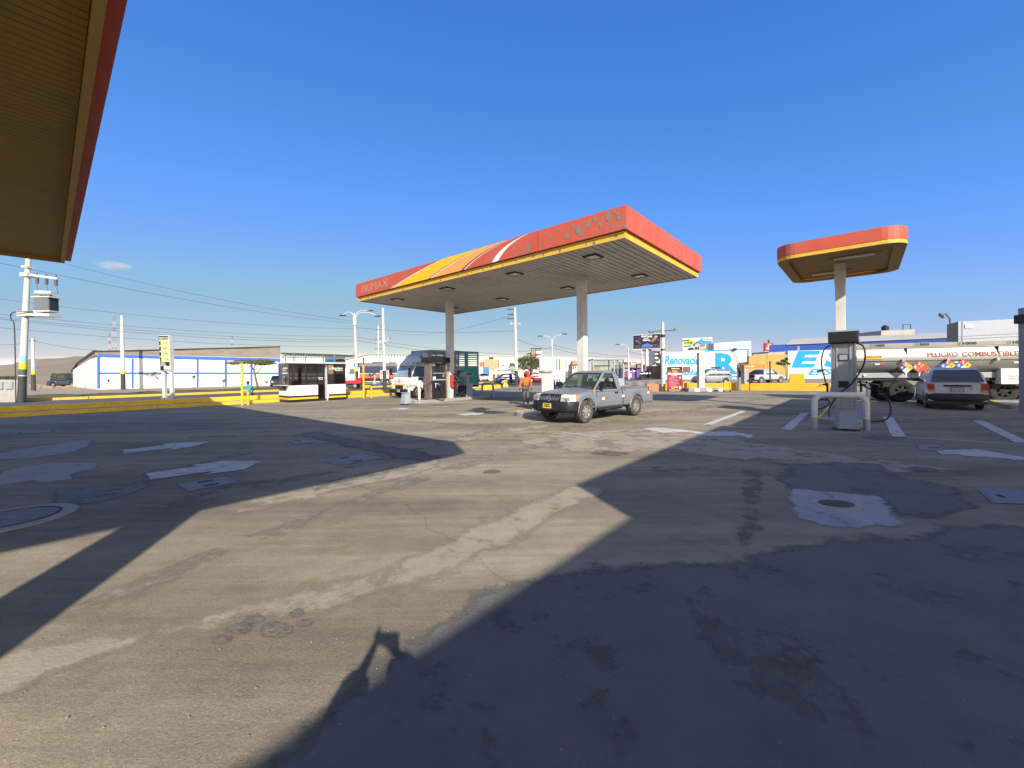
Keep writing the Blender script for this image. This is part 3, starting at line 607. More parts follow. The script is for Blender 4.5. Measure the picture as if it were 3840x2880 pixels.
t=thing("gas_station_canopy","long red edged canopy out of frame to the right, beyond the camera's right side","canopy",ab(min(aE,aW-.3),bA+8.05),RZ)  # added shade caster, ends short so the tanker stays lit
xe=max(6,21.6-bA-8.05); print("B2",bA,aE,aW,xe)
b=MB(M_red); b.box(0,xe,-7,0,5.4,6.1); b.build("fascia",parent=t)
b=MB(M_white); b.box(3,3.4,-4,-3.6,0,5.39); b.build("column",parent=t)
# ------------------------------------------------------------------ pump islands
def island(x0,x1,hw,label,loc,ends=.5,top=M_yel,stripe=True):
    t=thing("pump_island",label,"kerb island",loc,RZ)
    o=rounded(x0,x1,-hw,hw,min(hw*.9,ends),5); b=MB(M_kerbg); b.ext(o,'z',-.03,.15); b.build("kerb",parent=t,bevel=.015)
    b=MB(top); i=rounded(x0+.1,x1-.1,-hw+.1,hw-.1,min(hw*.8,ends)*.85,5); ring_wall(b,rounded(x0+.02,x1-.02,-hw+.02,hw-.02,min(hw*.85,ends)*.96,5),i,.145,.156); b.build("painted_edge",parent=t)
    return t
def hoop(w,h,r,label,loc,rz,m=M_white,m2=M_galv,foot=.28,rad=.22,group=None):
    t=thing("guard_rail",label,"guard rail",loc,rz,group)
    pts=[(0,-w/2,foot),(0,-w/2,h-rad)]+[(0,-w/2+rad-rad*math.cos(R(a)),h-rad+rad*math.sin(R(a))) for a in (18,36,54,72,90)]
    pts+=[(0,-p[1],p[2]) for p in reversed(pts)]
    b=MB(m); b.tube(pts,r,12); b.build("tube",parent=t)
    if foot>0:
        for s in (-1,1): b=MB(m2); b.cyl((0,s*w/2,0),(0,s*w/2,foot-.002),r*1.02); b.build("foot",parent=t)
    return t
def bin_(label,loc,rz,m,h=.62,w0=.33,w1=.24):
    t=thing("waste_bin",label,"bin",loc,rz)
    b=MB(m); b.hexa([(-w0,-w0,.05),(w0,-w0,.05),(w0,w0,.05),(-w0,w0,.05)],[(-w1,-w1,h),(w1,-w1,h),(w1,w1,h),(-w1,w1,h)]); b.build("body",parent=t,bevel=.01)
    b=MB(m); b.box(-w1-.035,w1+.035,-w1-.035,w1+.035,h+.002,h+.035); b.build("lid",parent=t,bevel=.006)
    b=MB(M_black)
    for s in (-1,1): b.box(s*w0*.85-.04,s*w0*.85+.04,-w0*.95,w0*.95,0,.05)
    b.build("foot",parent=t)
def spline(pts,n=6):
    pts=[Vector(p) for p in pts]; out=[]
    for i in range(len(pts)-1):
        p0=pts[max(i-1,0)];p1=pts[i];p2=pts[i+1];p3=pts[min(i+2,len(pts)-1)]
        for k in range(n):
            t=k/n; out.append(.5*((2*p1)+(p2-p0)*t+(2*p0-5*p1+4*p2-p3)*t*t+(3*p1-p0-3*p2+p3)*t**3))
    return out+[pts[-1]]
# right-hand island with the tall steel dispenser
ax=.5
e0=G(3160,1597); bI=e0.xy.dot(V)
island(0,8.2,.62,"grey pump island with yellow edge under the small rounded canopy",ab(ax,bI),.6)
hl=G(3055,1606); hr=G(3250,1614); c=(hl+hr)/2
hoop((hr-hl).length,.93,.075,"white guard hoop with grey feet in front of the tall steel dispenser",(c.x,c.y,0),math.atan2(hr.y-hl.y,hr.x-hl.x)-R(90),foot=.30)
x,y=ab(ax+.0,bI+8.5); hoop(1.25,.93,.075,"white guard hoop at the far end of the right pump island",(x,y,0),RZ,foot=.3)
c=G(3172,1612); bin_("blue grey tapered waste bin against the white hoop at the right pump",(c.x,c.y,0),math.atan2(hr.y-hl.y,hr.x-hl.x),M_bin,.58,.235,.17)
def tall_dispenser(loc,label,H=2.72,body=M_steel,side2=M_dark,faces=True):
    t=thing("fuel_dispenser",label,"fuel pump",loc,RZ)
    w=.27; L=.98
    b=MB(body); b.box(0,L,-w,w,.0,H-.42)
    b.use(M_galv)
    for y in (-w*.62,w*.62): b.box(-.022,.0,y-.02,y+.02,.02,H-.45)
    b.box(-.012,0,-w,w,.0,.04); b.build("cabinet",parent=t,bevel=.006)
    b=MB(M_steel)
    for y in (-w-.05,w+.005): b.box(-.03,.2,y,y+.045,.0,H-.43)
    b.build("side_post",parent=t)
    b=MB(M_black); b.box(-.16,L+.2,-w-.11,w+.11,H-.40,H-.03); b.build("hood",parent=t,bevel=.03)
    b=MB(M_galv); box_hollow(b,-.175,L+.215,-w-.125,w+.125,H-.045,H,.05); b.build("hood_rim",parent=t)
    for z in (H*.36,H*.68):
        b=MB(M_dark); b.box(-.035,-.024,-.13,.13,z-.1,z+.12); f=b.build("recess",parent=t); b=MB(M_galv if z>H*.5 else M_black); b.box(-.04,-.036,-.10,.10,z-.07,z+.09); b.build("panel",parent=f)
    return t
D1=G(3160,1556,.15); bD=D1.xy.dot(V); x,y=ab(ax,bD)
tall_dispenser((x,y,.15),"tall steel fuel dispenser with black hood under the small rounded canopy")
def hose(label,pts,r=.021,m=M_rub): 
    o=MB(m).tube(spline(pts,7),r,8).build("fuel_hose"); return tag(o,label,"hose")
def L1(xv,yu,z): p=ab(ax+yu,bD+xv); return (p[0],p[1],z)
hose("black fuel hose hanging down the left side of the tall steel dispenser",[L1(.1,.32,2.42),L1(0,.5,2.25),L1(-.05,.56,1.8),L1(0,.48,1.3),L1(.05,.42,.95),L1(.0,.44,.7),L1(-.05,.36,.5),L1(-.1,.62,.32),L1(-.1,.75,.45),L1(0,.6,.62),L1(.05,.42,.6)])
hose("black fuel hose crossing the front of the tall steel dispenser diagonally",[L1(.1,-.32,2.45),L1(-.05,-.5,2.3),L1(-.1,-.5,1.8),L1(-.2,-.22,1.2),L1(-.25,.1,.85),L1(-.35,.3,.5),L1(-.7,.35,.22),L1(-1.1,.2,.05),L1(-1.4,-.3,.02)],.023)
hose("black fuel hose looping behind the right leg of the white hoop",[L1(.5,-.38,1.2),L1(.4,-.62,1.0),L1(.2,-.95,.85),L1(.0,-1.1,.45),L1(-.2,-1.0,.1),L1(-.5,-.6,.03)],.022)
def nozzle(label,p,az,mh=M_black):
    t=thing("fuel_nozzle",label,"nozzle",p,az); b=MB(mh); b.box(-.03,.03,-.03,.03,-.16,.12); b.box(-.02,.12,-.025,.025,.04,.1); b.build("grip",parent=t,bevel=.008)
    b=MB(M_steel); b.tube([(.1,0,.07),(.18,0,.06),(.24,0,0)],.014); b.build("spout",parent=t)
p=L1(.1,.42,1.05); nozzle("black nozzle hung on the left side of the tall steel dispenser",p,RZ+R(90)); p=L1(.3,-.42,1.05); nozzle("black nozzle hung on the right side of the tall steel dispenser",p,RZ-R(90))
# island at the right edge
c=G(3784,1533); cb=c.xy.dot(V); ca=c.xy.dot(U)
island(0,6,.55,"pump island with dull yellow kerb at the right edge of the frame",ab(ca-.5,cb),.15)
c=P(3838,1515,14.5); c.z=0; t=thing("steel_post","grey steel post with dark box cut by the right edge of the frame","post",(c.x+.175,c.y,0),0)
b=MB(M_galv); b.box(-.15,.15,-.15,.15,0,Z(3838,1154,14.5)); b.build("post",parent=t); b=MB(M_dark); z=Z(3830,1213,14.5); b.box(-.26,.3,-.2,.2,z,z+.32); b.build("box",parent=t,bevel=.02)
# far island under the main canopy, left column
colF=N0+U*12.98+V*CW/2; aF=colF.dot(U); bF=colF.dot(V)
i0=G(1551,1512); i0b=i0.xy.dot(V); i1=G(1830,1496); 
island(i0b-bF,3.0,.58,"grey kerbed pump island with yellow edge under the far column of the main canopy",(colF.x,colF.y),.5)
def LF(xv,yu,z=0): p=ab(aF+yu,bF+xv); return (p[0],p[1],z)
def bof(px,py,z): p=G(px,py,z); return p.xy.dot(V)-bF, p.xy.dot(U)-aF
bv,_=bof(1600,1497,.15)
t=thing("fuel_dispenser","dark fuel dispenser with worn brown steel side and wide black hood beside the green truck","fuel pump",LF(bv,0,.15),RZ)
MW=mat("worn_brown_steel",(.20,.13,.11),.5,.3,var=.3,scale=4,stretch=(4,4,.7),dirt=(.42,.34,.28),dscale=3,damt=.9)
b=MB(MW); b.box(0,.10,-.28,.28,0,2.05); b.box(1.12,1.2,-.28,.28,0,2.05); b.build("side_panel",parent=t)
b=MB(M_black); b.box(.1,1.12,-.22,.22,0,1.05); b.build("cabinet",parent=t); b=MB(M_dark); b.box(.1,1.12,-.25,.25,1.10,1.46); b.box(.72,1.12,-.18,.18,1.46,2.04); b.build("head",parent=t,bevel=.01)
b=MB(M_galv); b.box(.1,1.12,-.26,-.252,1.05,1.12); b.box(.1,1.12,-.26,-.252,1.44,1.48); b.box(.12,.2,-.27,-.26,1.14,1.3); b.box(.9,1.0,-.262,-.255,1.25,1.38); b.build("bezel",parent=t)
b=MB(M_glassd); b.box(.42,.82,-.262,-.252,1.20,1.40); b.build("display",parent=t); b=MB(M_whiteclean); b.box(.14,.38,-.268,-.26,1.12,1.27); b.build("notice",parent=t)
b=MB(M_black); b.box(-.12,1.36,-.4,.4,2.07,2.36); b.build("hood",parent=t,bevel=.04)
def hz(label,pts,r=.022): hose(label,[LF(*p) for p in pts],r)
hz("black fuel hose drooping past the worn dispenser onto the island",[(bv+.1,-.34,1.9),(bv-.02,-.42,1.2),(bv-.45,-.3,.85),(bv-.7,.1,.6),(bv-.65,.2,.2),(bv-.3,-.35,.17),(bv+.3,-.62,.14),(bv+.6,-.66,.12),(bv+.75,-.5,.3),(bv+.6,-.34,.7),(bv+.35,-.3,.95)])
p=LF(bv+.3,-.36,.95); nozzle("grey nozzle resting on the front of the worn dispenser",p,RZ-R(60),M_galv)
b2,_=bof(1745,1488,.15)
t=thing("fuel_dispenser","small grey fuel dispenser with a display head on a stalk right of the red box","fuel pump",LF(b2,0,.15),RZ)
b=MB(M_galv); b.box(.0,.55,-.27,.27,0,.80); b.build("cabinet",parent=t,bevel=.01); b=MB(M_black); b.box(-.18,-.003,-.25,.25,0,.7); b.build("side_panel",parent=t)
b=MB(M_galv); b.box(.18,.40,-.12,.12,.803,1.24); b.build("stalk",parent=t); b=MB(M_galv); b.box(-.1,.62,-.2,.2,1.243,1.5); b.build("head",parent=t,bevel=.012)
b=MB(M_glassd); b.box(.06,.56,-.21,-.202,1.31,1.45); b.build("display",parent=t)
hz("black hose from the small grey dispenser lying on the island",[(b2+.1,-.3,.8),(b2-.3,-.4,.5),(b2-.7,-.35,.2),(b2-.9,-.3,.16),(b2-.5,-.45,.165),(b2-.2,-.3,.17)])
t=thing("fire_hose_box","red fire extinguisher box with an open front on the white column","extinguisher box",LF(-.15,-.18,0),RZ)
x0=-.03;b=MB(M_redp); box_hollow2=lambda:None
b.box(x0,x0+.5,-.16,-.0,.78,1.50); b.build("case",parent=t,bevel=.012); b=MB(M_dark); b.box(x0+.16,x0+.42,-.165,-.161,.92,1.36); f=b.build("opening",parent=t); b=MB(mat("pink_tank",(.6,.35,.33),.5)); b.cyl((x0+.29,-.17,.95),(x0+.29,-.17,1.28),.07); b.build("extinguisher",parent=f)
hA=G(1534,1510); 
hoop(.95,.98,.07,"white guard hoop with grey feet at the near end of the far island",LF(i0b-bF+.12,0,0),RZ,foot=.22)
hoop(1.0,.9,.07,"grey guard hoop at the shaded far end of the far island",LF(3.15,0,0),RZ,m=M_galv,foot=.22)
c=G(1522,1517); bin_("grey tapered waste bin at the near end of the far island",(c.x,c.y,0),RZ,M_galv,.60,.215,.145)
# near column island with the white pump, mostly behind the pick-up
colN=N0+U*3.94+V*CW/2; aN=colN.dot(U); bN=colN.dot(V)
def LN(xv,yu,z=0): p=ab(aN+yu,bN+xv); return (p[0],p[1],z)
island(-4.3,3.4,.58,"grey pump island under the near column, mostly hidden by the silver pickup",(colN.x,colN.y),.5)
t=thing("fuel_dispenser","white fuel dispenser with a boxy sign head and coloured stripes behind the silver pickup","fuel pump",LN(-2.75,.0,.15),RZ)
b=MB(M_whiteclean); b.box(0.05,.95,-.27,.27,0,1.48); b.build("cabinet",parent=t,bevel=.01)
b=MB(M_whiteclean); b.box(-.03,1.12,-.33,.33,1.50,2.04); b.build("sign_head",parent=t,bevel=.03)
for i,(x,m) in enumerate(((.10,mat("pale_green",(.55,.66,.36),.5)),(.22,mat("teal",(.05,.28,.30),.5)),(.30,mat("sky_stripe",(.45,.68,.80),.5)),(.42,M_poleg),(.50,mat("lime_stripe",(.55,.68,.25),.5)))):
    b=MB(m); b.box(x,x+.065,-.337,-.332,1.56,1.99); b.build("stripe",parent=t)
b=MB(M_dark)
for z in (1.85,1.76,1.68): b.box(.86,.95,-.337,-.332,z-.02,z+.02)
for x in (.2,.38,.56): b.disc((x,-.275,1.33),(0,-1,0),.025)
b.build("button",parent=t)
for x,m in ((.14,M_black),(.34,mat("blue_nozzle",(.03,.12,.30),.5)),(.53,mat("green_nozzle",(.01,.20,.18),.5))):
    b=MB(m); b.hexa([(x-.04,-.36,.62),(x+.12,-.36,.62),(x+.12,-.28,.62),(x-.04,-.28,.62)],[(x-.03,-.30,1.2),(x+.0,-.30,1.2),(x+.0,-.28,1.2),(x-.03,-.28,1.2)]); b.build("nozzle",parent=t)
b=MB(M_rub); b.tube(spline([(.12,-.33,.65),(.14,-.42,.3),(.3,-.5,.05),(.5,-.4,.3),(.4,-.33,.6)]),.02); b.build("hose",parent=t)
c=G(2028,1552); bin_("pale grey tapered waste bin partly hidden by the pickup's front bumper",(c.x,c.y,0),RZ,M_galv,.70,.26,.17)
# ------------------------------------------------------------------ weighbridge kiosk
kc=G(1085,1510.6); t=thing("attendant_kiosk","black and white glazed kiosk with yellow stripe standing on the kerb","kiosk",(kc.x,kc.y,0),RZ)
KL,KW,KH=3.35,1.55,2.33
d0,d1=1.62,2.20
b=MB(M_whiteclean)
b.box(0,d0,0,.06,.14,.98); b.box(d1,KL,0,.06,.14,.98); b.box(0,.06,.062,KW,.14,.98); b.box(KL-.06,KL,.062,KW,.0,.98); b.box(.062,KL-.062,KW-.06,KW,0,.98)
b.box(d1,d1+.05,.062,.4,0,2.2); b.build("lower_wall",parent=t)
b=MB(M_black); 
for x0,x1 in ((0,d0),(d1+.06,KL)): b.box(x0,x1,-.006,.05,.0,.16); b.box(x0,x1,-.005,-.001,.275,.385)
b.box(-.006,.0,-.006,KW,.0,.16); b.box(-.005,-.001,0,KW,.275,.385); b.build("skirting",parent=t)
b=MB(M_yel)
for x0,x1 in ((0,d0),(d1+.06,KL)): b.box(x0,x1,-.005,-.001,.163,.272)
b.box(-.005,-.001,0,KW,.163,.272); b.build("yellow_stripe",parent=t)
b=MB(M_black)
for x in (0,.96,d0-.05,d1,2.62,KL-.06): b.box(x,x+.045,.0,.05,.985,2.2)
for y in (KW-.05,): b.box(0,.05,y,y+.05,.985,2.2); b.box(KL-.05,KL,y,y+.05,.985,2.2)
b.box(0,KL,0,.05,2.2,2.26); b.box(0,.05,.05,KW,2.2,2.26); b.box(KL-.05,KL,.05,KW,2.2,2.26); b.box(0,d0,.0,.05,.982,1.01); b.box(d1,KL,.0,.05,.982,1.01); b.build("frame",parent=t)
for x0,x1 in ((.046,.96),(1.006,d0-.05),(d1+.046,2.62),(2.666,KL-.06)):
    b=MB(G_kiosk); b.quad((x0,.02,1.01),(x1,.02,1.01),(x1,.02,2.2),(x0,.02,2.2)); b.build("window",parent=t)
b=MB(G_kiosk); b.quad((KL-.02,.05,.99),(KL-.02,KW-.05,.99),(KL-.02,KW-.05,2.2),(KL-.02,.05,2.2)); b.build("window",parent=t)
b=MB(M_black); b.box(d0,d1,.1,.13,.05,.12); b.box(d0,d0+.05,.1,.13,.12,2.19); b.box(d0+.38,d0+.43,.1,.13,.12,2.19); dn=b.build("door",parent=t)
b=MB(G_kiosk); b.quad((d0+.05,.115,.12),(d0+.38,.115,.12),(d0+.38,.115,2.19),(d0+.05,.115,2.19)); b.build("pane",parent=dn)
b=MB(M_whiteclean); b.text("Stacion",(d0+.05,.105,1.36),(1,0,0),(0,0,1),.30,.09,.02); b.text("Balanza",(d0+.1,.105,1.29),(1,0,0),(0,0,1),.24,.045,.02); b.build("lettering",parent=dn)
b=MB(M_whiteclean); b.box(-.05,KL+.05,-.05,KW+.05,2.27,2.33); b.build("roof",parent=t)
b=MB(M_whiteclean); b.text("Stacion",(2.46,-.004,1.90),(1,0,0),(0,0,1),.68,.16,.025); b.text("Balanza",(2.68,-.004,1.81),(1,0,0),(0,0,1),.48,.065,.03); b.build("lettering",parent=t)
b=MB(M_orange); dp=[(2.35+.075*math.sin(k*.4)*(1-.0*k),-.004,1.955-.085*math.cos(k*.4)+(.05 if k in(7,8,9) else 0)) for k in range(16)]; b.quad(*dp); b.use(M_whiteclean); b.disc((2.35,-.007,1.94),(0,-1,0),.042); b.use(M_redp); b.disc((2.35,-.009,1.94),(0,-1,0),.022); b.build("drop_emblem",parent=t)
b=MB(mat("poster_dark",(.09,.065,.06),.3,var=.3)); b.box(-.01,.0,.06,KW-.1,.99,2.19); b.use(M_whiteclean); b.box(-.014,-.011,.2,.9,1.95,2.02); b.text("Filtro",(-.014,.95,1.82),(0,-1,0),(0,0,1),.6,.1,.02); b.box(-.014,-.011,.2,1.0,1.66,1.73); b.use(M_rim); b.disc((-.016,.75,1.32),(-1,0,0),.24,.15,20); b.use(M_black); b.disc((-.018,.45,1.3),(-1,0,0),.16); b.build("poster",parent=t)
b=MB(M_whiteclean); b.box(-.28,.0,.02,KW,.98,1.0); b.use(M_dark); b.add([(-.27,.5,.975),(-.01,.5,.975),(-.01,.5,.7),(-.27,1.4,.975),(-.01,1.4,.975),(-.01,1.4,.7)],[(0,1,2),(3,5,4),(0,2,5,3)]); b.build("side_shelf",parent=t)
b=MB(M_cream); b.box(.3,1.5,1.0,1.4,0,.75); b.use(M_black); b.box(2.5,3.1,.9,1.3,0,.9); b.use(M_redp); b.box(.5,.9,.6,.95,.9,1.25); b.box(.75,.92,.62,.75,1.25,2.0); b.build("counter",parent=t)
# price totem
c=P(640,1489,23.3); c.z=.37
t=thing("price_sign","leaning fuel price sign with yellow price boards on two white legs","price sign",(c.x-.1,c.y,.3),R(88))
zl=Z(640,1392,23.3)-.3; zh=Z(640,1258,23.3)-.3; hw=.30; dp=.15; lean=.075
def ln(p): return (p[0],p[1]+lean*p[2]/2,p[2])
b=MB(M_white); b.box(-dp,dp,-hw,hw,zl,zh); b.v=[ln(p) for p in b.v]; b.build("case",parent=t,bevel=.02)
b=MB(M_white)
for y in (-.22,.22): b.bar((0,y,0),(0,y+lean*zl/2,zl),.15)
b.box(-.16,.16,-.32,.32,-.02,.07); b.build("leg",parent=t)
b=MB(M_black); x=-dp-.006; H=zh-zl
def pan(m,y0,y1,f0,f1,off): b.use(m); vs=[(x-off,y,zl+f*H) for y,f in ((y0,f0),(y1,f0),(y1,f1),(y0,f1))]; b.quad(*[ln(p) for p in vs])
MY=mat("price_yellow",(.72,.72,.22),.5,var=.06)
pan(M_black,-0.279,0.292,.88,.985,0); pan(M_black,-0.279,0.292,.02,.26,0); pan(M_whiteclean,-0.299,0.068,.05,.14,.003)
for i in range(4):
    f=.27+.151*(3-i); pan(MY,-0.279,0.184,f,f+.145,0); pan(M_black,0.190,0.286,f,f+.12,0)
def tx(s,y,f,w,h,m): b.use(m); o=len(b.v); b.text(s,(x-.006,y,zl+f*H),(0,-1,0),(0,0,1),w,h,.02); b.v[o:]=[ln(p) for p in b.v[o:]]
tx("GLN S/ SOL",.26,.905,.54,.10,M_whiteclean)
for i,s in enumerate(("14.75","14.49","15.49","17.59")): tx(s,.14,.30+.151*(3-i),.34,.14,M_black)
tx("VENTA",.26,.20,.29,.08,M_whiteclean); tx("HORAS",.26,.15,.34,.08,M_whiteclean)
b.build("price_board",parent=t)
# yellow bollard posts with side hoops on the kerb
def yhoop(label,base_px,top_py,hoop_px,hoop_top,black=None):
    c=G(*base_px); d=c.y; t=thing("height_bar_post",label,"bollard",(c.x,c.y,0),RZ); H=Z(base_px[0],top_py,d)
    e=G(*hoop_px); v=(e-c); L=v.xy.dot(V); y=v.xy.dot(U)*0; h=Z(base_px[0],hoop_top,d)
    b=MB(M_yel); b.cyl((0,0,0),(0,0,H),.062); b.tube([(0,0,h-.09),(L-.18,0,h-.09),(L-.07,0,h-.13),(L-.015,0,h-.24),(L,0,h-.4),(L,0,0)],.06,10); b.build("post",parent=t)
    if black:
        b=MB(M_dark); b.cyl((0,0,H),(0,0,Z(base_px[0],black,d)),.045); b.build("mast",parent=t)
yhoop("tall yellow post with a low side hoop left of the kiosk",(909,1520),1362,(940,1520),1458)
yhoop("tall yellow post with dark upper mast and side hoop right of the kiosk",(1364,1493),1367,(1405,1492),1443,1340)
# ------------------------------------------------------------------ vehicles (local: x forward, y left)
def interp(pts,x):
    if x<=pts[0][0]: return pts[0][1]
    for (a,b),(c,d) in zip(pts,pts[1:]):
        if x<=c: return b+(d-b)*(x-a)/(c-a) if c>a else d
    return pts[-1][1]
def shell(b,xs,zb,zt,w,tum=.05,bulge=.03,crown=.03,K=6,open_top=False,caps=True,roundtop=.12):
    rings=[]
    for x in xs:
        z0=zb(x); z1=zt(x); ww=w(x); r=[]
        for k in range(K+1):
            t=k/K; y=ww*(1-tum*t*t+bulge*math.sin(math.pi*t)); z=z0+(z1-z0)*t
            if t>.99: y-=roundtop*.35; 
            r.append((x,-y,z - (0 if t<.99 else roundtop*.12)))
        ye=ww*(1-tum)-roundtop
        for k in range(5):
            q=-ye+2*ye*k/4; r.append((x,q,z1+crown*(1-(q/max(ye,.01))**2)))
        for k in range(K,-1,-1):
            p=r[k]; r.append((p[0],-p[1],p[2]))
        rings.append(r)
    n=len(rings[0])
    vs=[p for r in rings for p in r]; fs=[]
    for i in range(len(rings)-1):
        for k in range(n):
            if open_top and K<=k<K+6: continue
            fs.append((i*n+k,i*n+(k+1)%n,(i+1)*n+(k+1)%n,(i+1)*n+k))
    q=b.sm; b.sm=True; b.add(vs,fs); b.sm=q
    if caps and not open_top: b.add(rings[0],[tuple(range(n))]); b.add(rings[-1],[tuple(reversed(range(n)))])
    return b
def archf(axles,r,cz,sill):
    def f(x):
        z=sill
        for a in axles:
            if abs(x-a)<r: z=max(z,cz+math.sqrt(r*r-(x-a)**2))
        return z
    return f
def xs_for(x0,x1,axles,r,n=26):
    s=set(round(x0+(x1-x0)*i/n,4) for i in range(n+1))
    for a in axles:
        for t in range(0,13): 
            q=a-r*math.cos(math.pi*t/12); 
            if x0<q<x1: s.add(round(q,4))
    return sorted(s)
def wheel(parent,x,y,r,w,rr,spokes=6,tm=None,rm=None,out=1,detail=True):
    tm=tm or M_tyre; rm=rm or M_rim
    b=MB(tm); prof=[(rr*.97,-w*.42),(rr*1.12,-w*.5),(r*.90,-w*.5),(r*.985,-w*.40),(r,-w*.2),(r,w*.2),(r*.985,w*.40),(r*.90,w*.5),(rr*1.12,w*.5),(rr*.97,w*.42)]
    n=28; b.loft([[(x+p[0]*math.cos(2*math.pi*k/n),y+p[1],r+p[0]*math.sin(2*math.pi*k/n)) for k in range(n)] for p in prof],caps=False)
    b.use(M_black); b.disc((x,y,r),(0,1,0),rr*1.02,0,20)
    if detail:
        b.use(tm)
        for k in range(60):
            a=2*math.pi*k/60
            for q in (-.3,-.1,.1,.3): b.bar((x+(r-.001)*math.cos(a+q),y+w*(q-.075),r+(r-.004)*math.sin(a+q)),(x+(r-.004)*math.cos(a+q+.02),y+w*(q+.075),r+(r-.004)*math.sin(a+q+.02)),.012,.004)
    o=b.build("wheel",parent=parent)
    if rm:
        b=MB(rm); yo=y+out*w*.40
        for r1,r2,y1,y2 in ((rr,rr*.90,yo+out*.012,yo+out*.012),(rr*.90,rr*.84,yo+out*.012,yo-out*.07)):
            b.loft([[(x+r1*math.cos(2*math.pi*k/n),y1,r+r1*math.sin(2*math.pi*k/n)) for k in range(n)],[(x+r2*math.cos(2*math.pi*k/n),y2,r+r2*math.sin(2*math.pi*k/n)) for k in range(n)]],caps=False)
        for k in range(spokes):
            a=2*math.pi*k/spokes+.3; c,s=math.cos(a),math.sin(a)
            b.bar((x+rr*.2*c,yo-out*.0,r+rr*.2*s),(x+rr*.9*c,yo-out*.03,r+rr*.9*s),rr*.34,.03,up=(0,1,0))
        b.cyl((x,yo-out*.06,r),(x,yo+out*.025,r),rr*.3,rr*.22,12)
        b.build("rim",parent=o)
    return o
# ---- the silver pick-up in the foreground
fw=G(2199,1586); rw=G(2381.5,1558.6); h=(fw-rw).xy.normalized(); ang=math.atan2(h.y,h.x); WB=2.95
lft=Vector((-h.y,h.x)); mid=(fw+rw)/2; c=mid.xy-lft*.80
t=thing("pickup_truck","silver single cab pickup with black front bumper and yellow plate, parked in the middle","pickup",(c.x,c.y,0),ang); PU=t
AX=(WB/2,-WB/2); sill=.44
zb=archf(AX,.445,.36,sill)
zt=lambda x: interp([(-2.6,1.02),(-.55,1.04),(.95,1.06),(1.2,1.03),(1.9,.955),(2.12,.90),(2.26,.80)],x)
wf=lambda x: interp([(-2.6,.85),(-1.5,.865),(1.2,.865),(1.8,.85),(2.08,.80),(2.26,.735)],x)
b=MB(M_silver); shell(b,[x for x in xs_for(-.52,2.26,AX,.445,24)],zb,zt,wf,tum=.045,bulge=.028,crown=.045,roundtop=.10)
b.build("body",parent=t)
b=MB(M_silver); xs=xs_for(-2.6,-.56,AX,.445,18); shell(b,xs,zb,lambda x:1.02,wf,tum=.03,bulge=.025,open_top=True,crown=0,roundtop=.02)
b.box(-2.6,-.56,-.80,.80,.60,.62); b.box(-2.6,-2.56,-.83,.83,.50,1.0); b.box(-.60,-.56,-.82,.82,.5,1.015)
for s in (-1,1): b.box(-2.58,-.58,min(s*.76,s*.80),max(s*.76,s*.80),.62,1.01); b.box(-2.6,-.56,min(s*.74,s*.845),max(s*.74,s*.845),1.005,1.03)
b.use(M_dark)
for x in (-.75,-1.65,-2.4): b.bar((x,.79,1.0),(x+.05,.86,.97),.03)
b.build("cargo_bed",parent=t)
# cab
b=MB(M_silver); b.sm=False
def both(f):
    f(1); f(-1)
def cab(s):
    b.hexa([(1.02,s*.765,1.04),(.90,s*.80,1.04),(.90,s*.74,1.04),(1.02,s*.70,1.04)],[(.30,s*.60,1.585),(.20,s*.635,1.585),(.20,s*.58,1.585),(.30,s*.55,1.585)])
    b.hexa([(-.30,s*.80,1.02),(-.56,s*.80,1.02),(-.56,s*.73,1.02),(-.30,s*.73,1.02)],[(-.26,s*.635,1.585),(-.50,s*.62,1.585),(-.50,s*.56,1.585),(-.26,s*.57,1.585)])
    b.bar((.25,s*.615,1.585),(-.45,s*.612,1.585),.06,.05)
both(cab)
b.sm=True; rr=[]
for x,z,ww in ((.36,1.565,.56),(.24,1.605,.61),(.0,1.635,.63),(-.30,1.635,.63),(-.46,1.615,.61),(-.53,1.57,.57)):
    rr.append([(x,-ww,z-.035),(x,-ww*.93,z),(x,-ww*.5,z+.018),(x,ww*.5,z+.018),(x,ww*.93,z),(x,ww,z-.035),(x,ww*.8,z-.05),(x,-ww*.8,z-.05)])
b.loft(rr); b.build("cab",parent=t)
b=MB(G_car); b.quad((1.01,-.71,1.055),(1.01,.71,1.055),(.325,.565,1.565),(.325,-.565,1.565)); b.build("windscreen",parent=t)
b=MB(M_black)
for s in (-1,1): b.bar((1.02,s*.735,1.05),(.32,s*.585,1.57),.05,.02)
b.bar((1.03,-.73,1.058),(1.03,.73,1.058),.05,.03); b.bar((.34,-.57,1.568),(.34,.57,1.568),.05,.03)
b.bar((1.06,.55,1.085),(.93,-.1,1.135),.02); b.bar((1.06,-.05,1.085),(.95,-.62,1.13),.02); b.build("windscreen_seal",parent=t)
b=MB(G_car); b.quad((-.54,-.70,1.06),(-.54,.70,1.06),(-.51,.55,1.56),(-.51,-.55,1.56)); b.build("rear_window",parent=t)
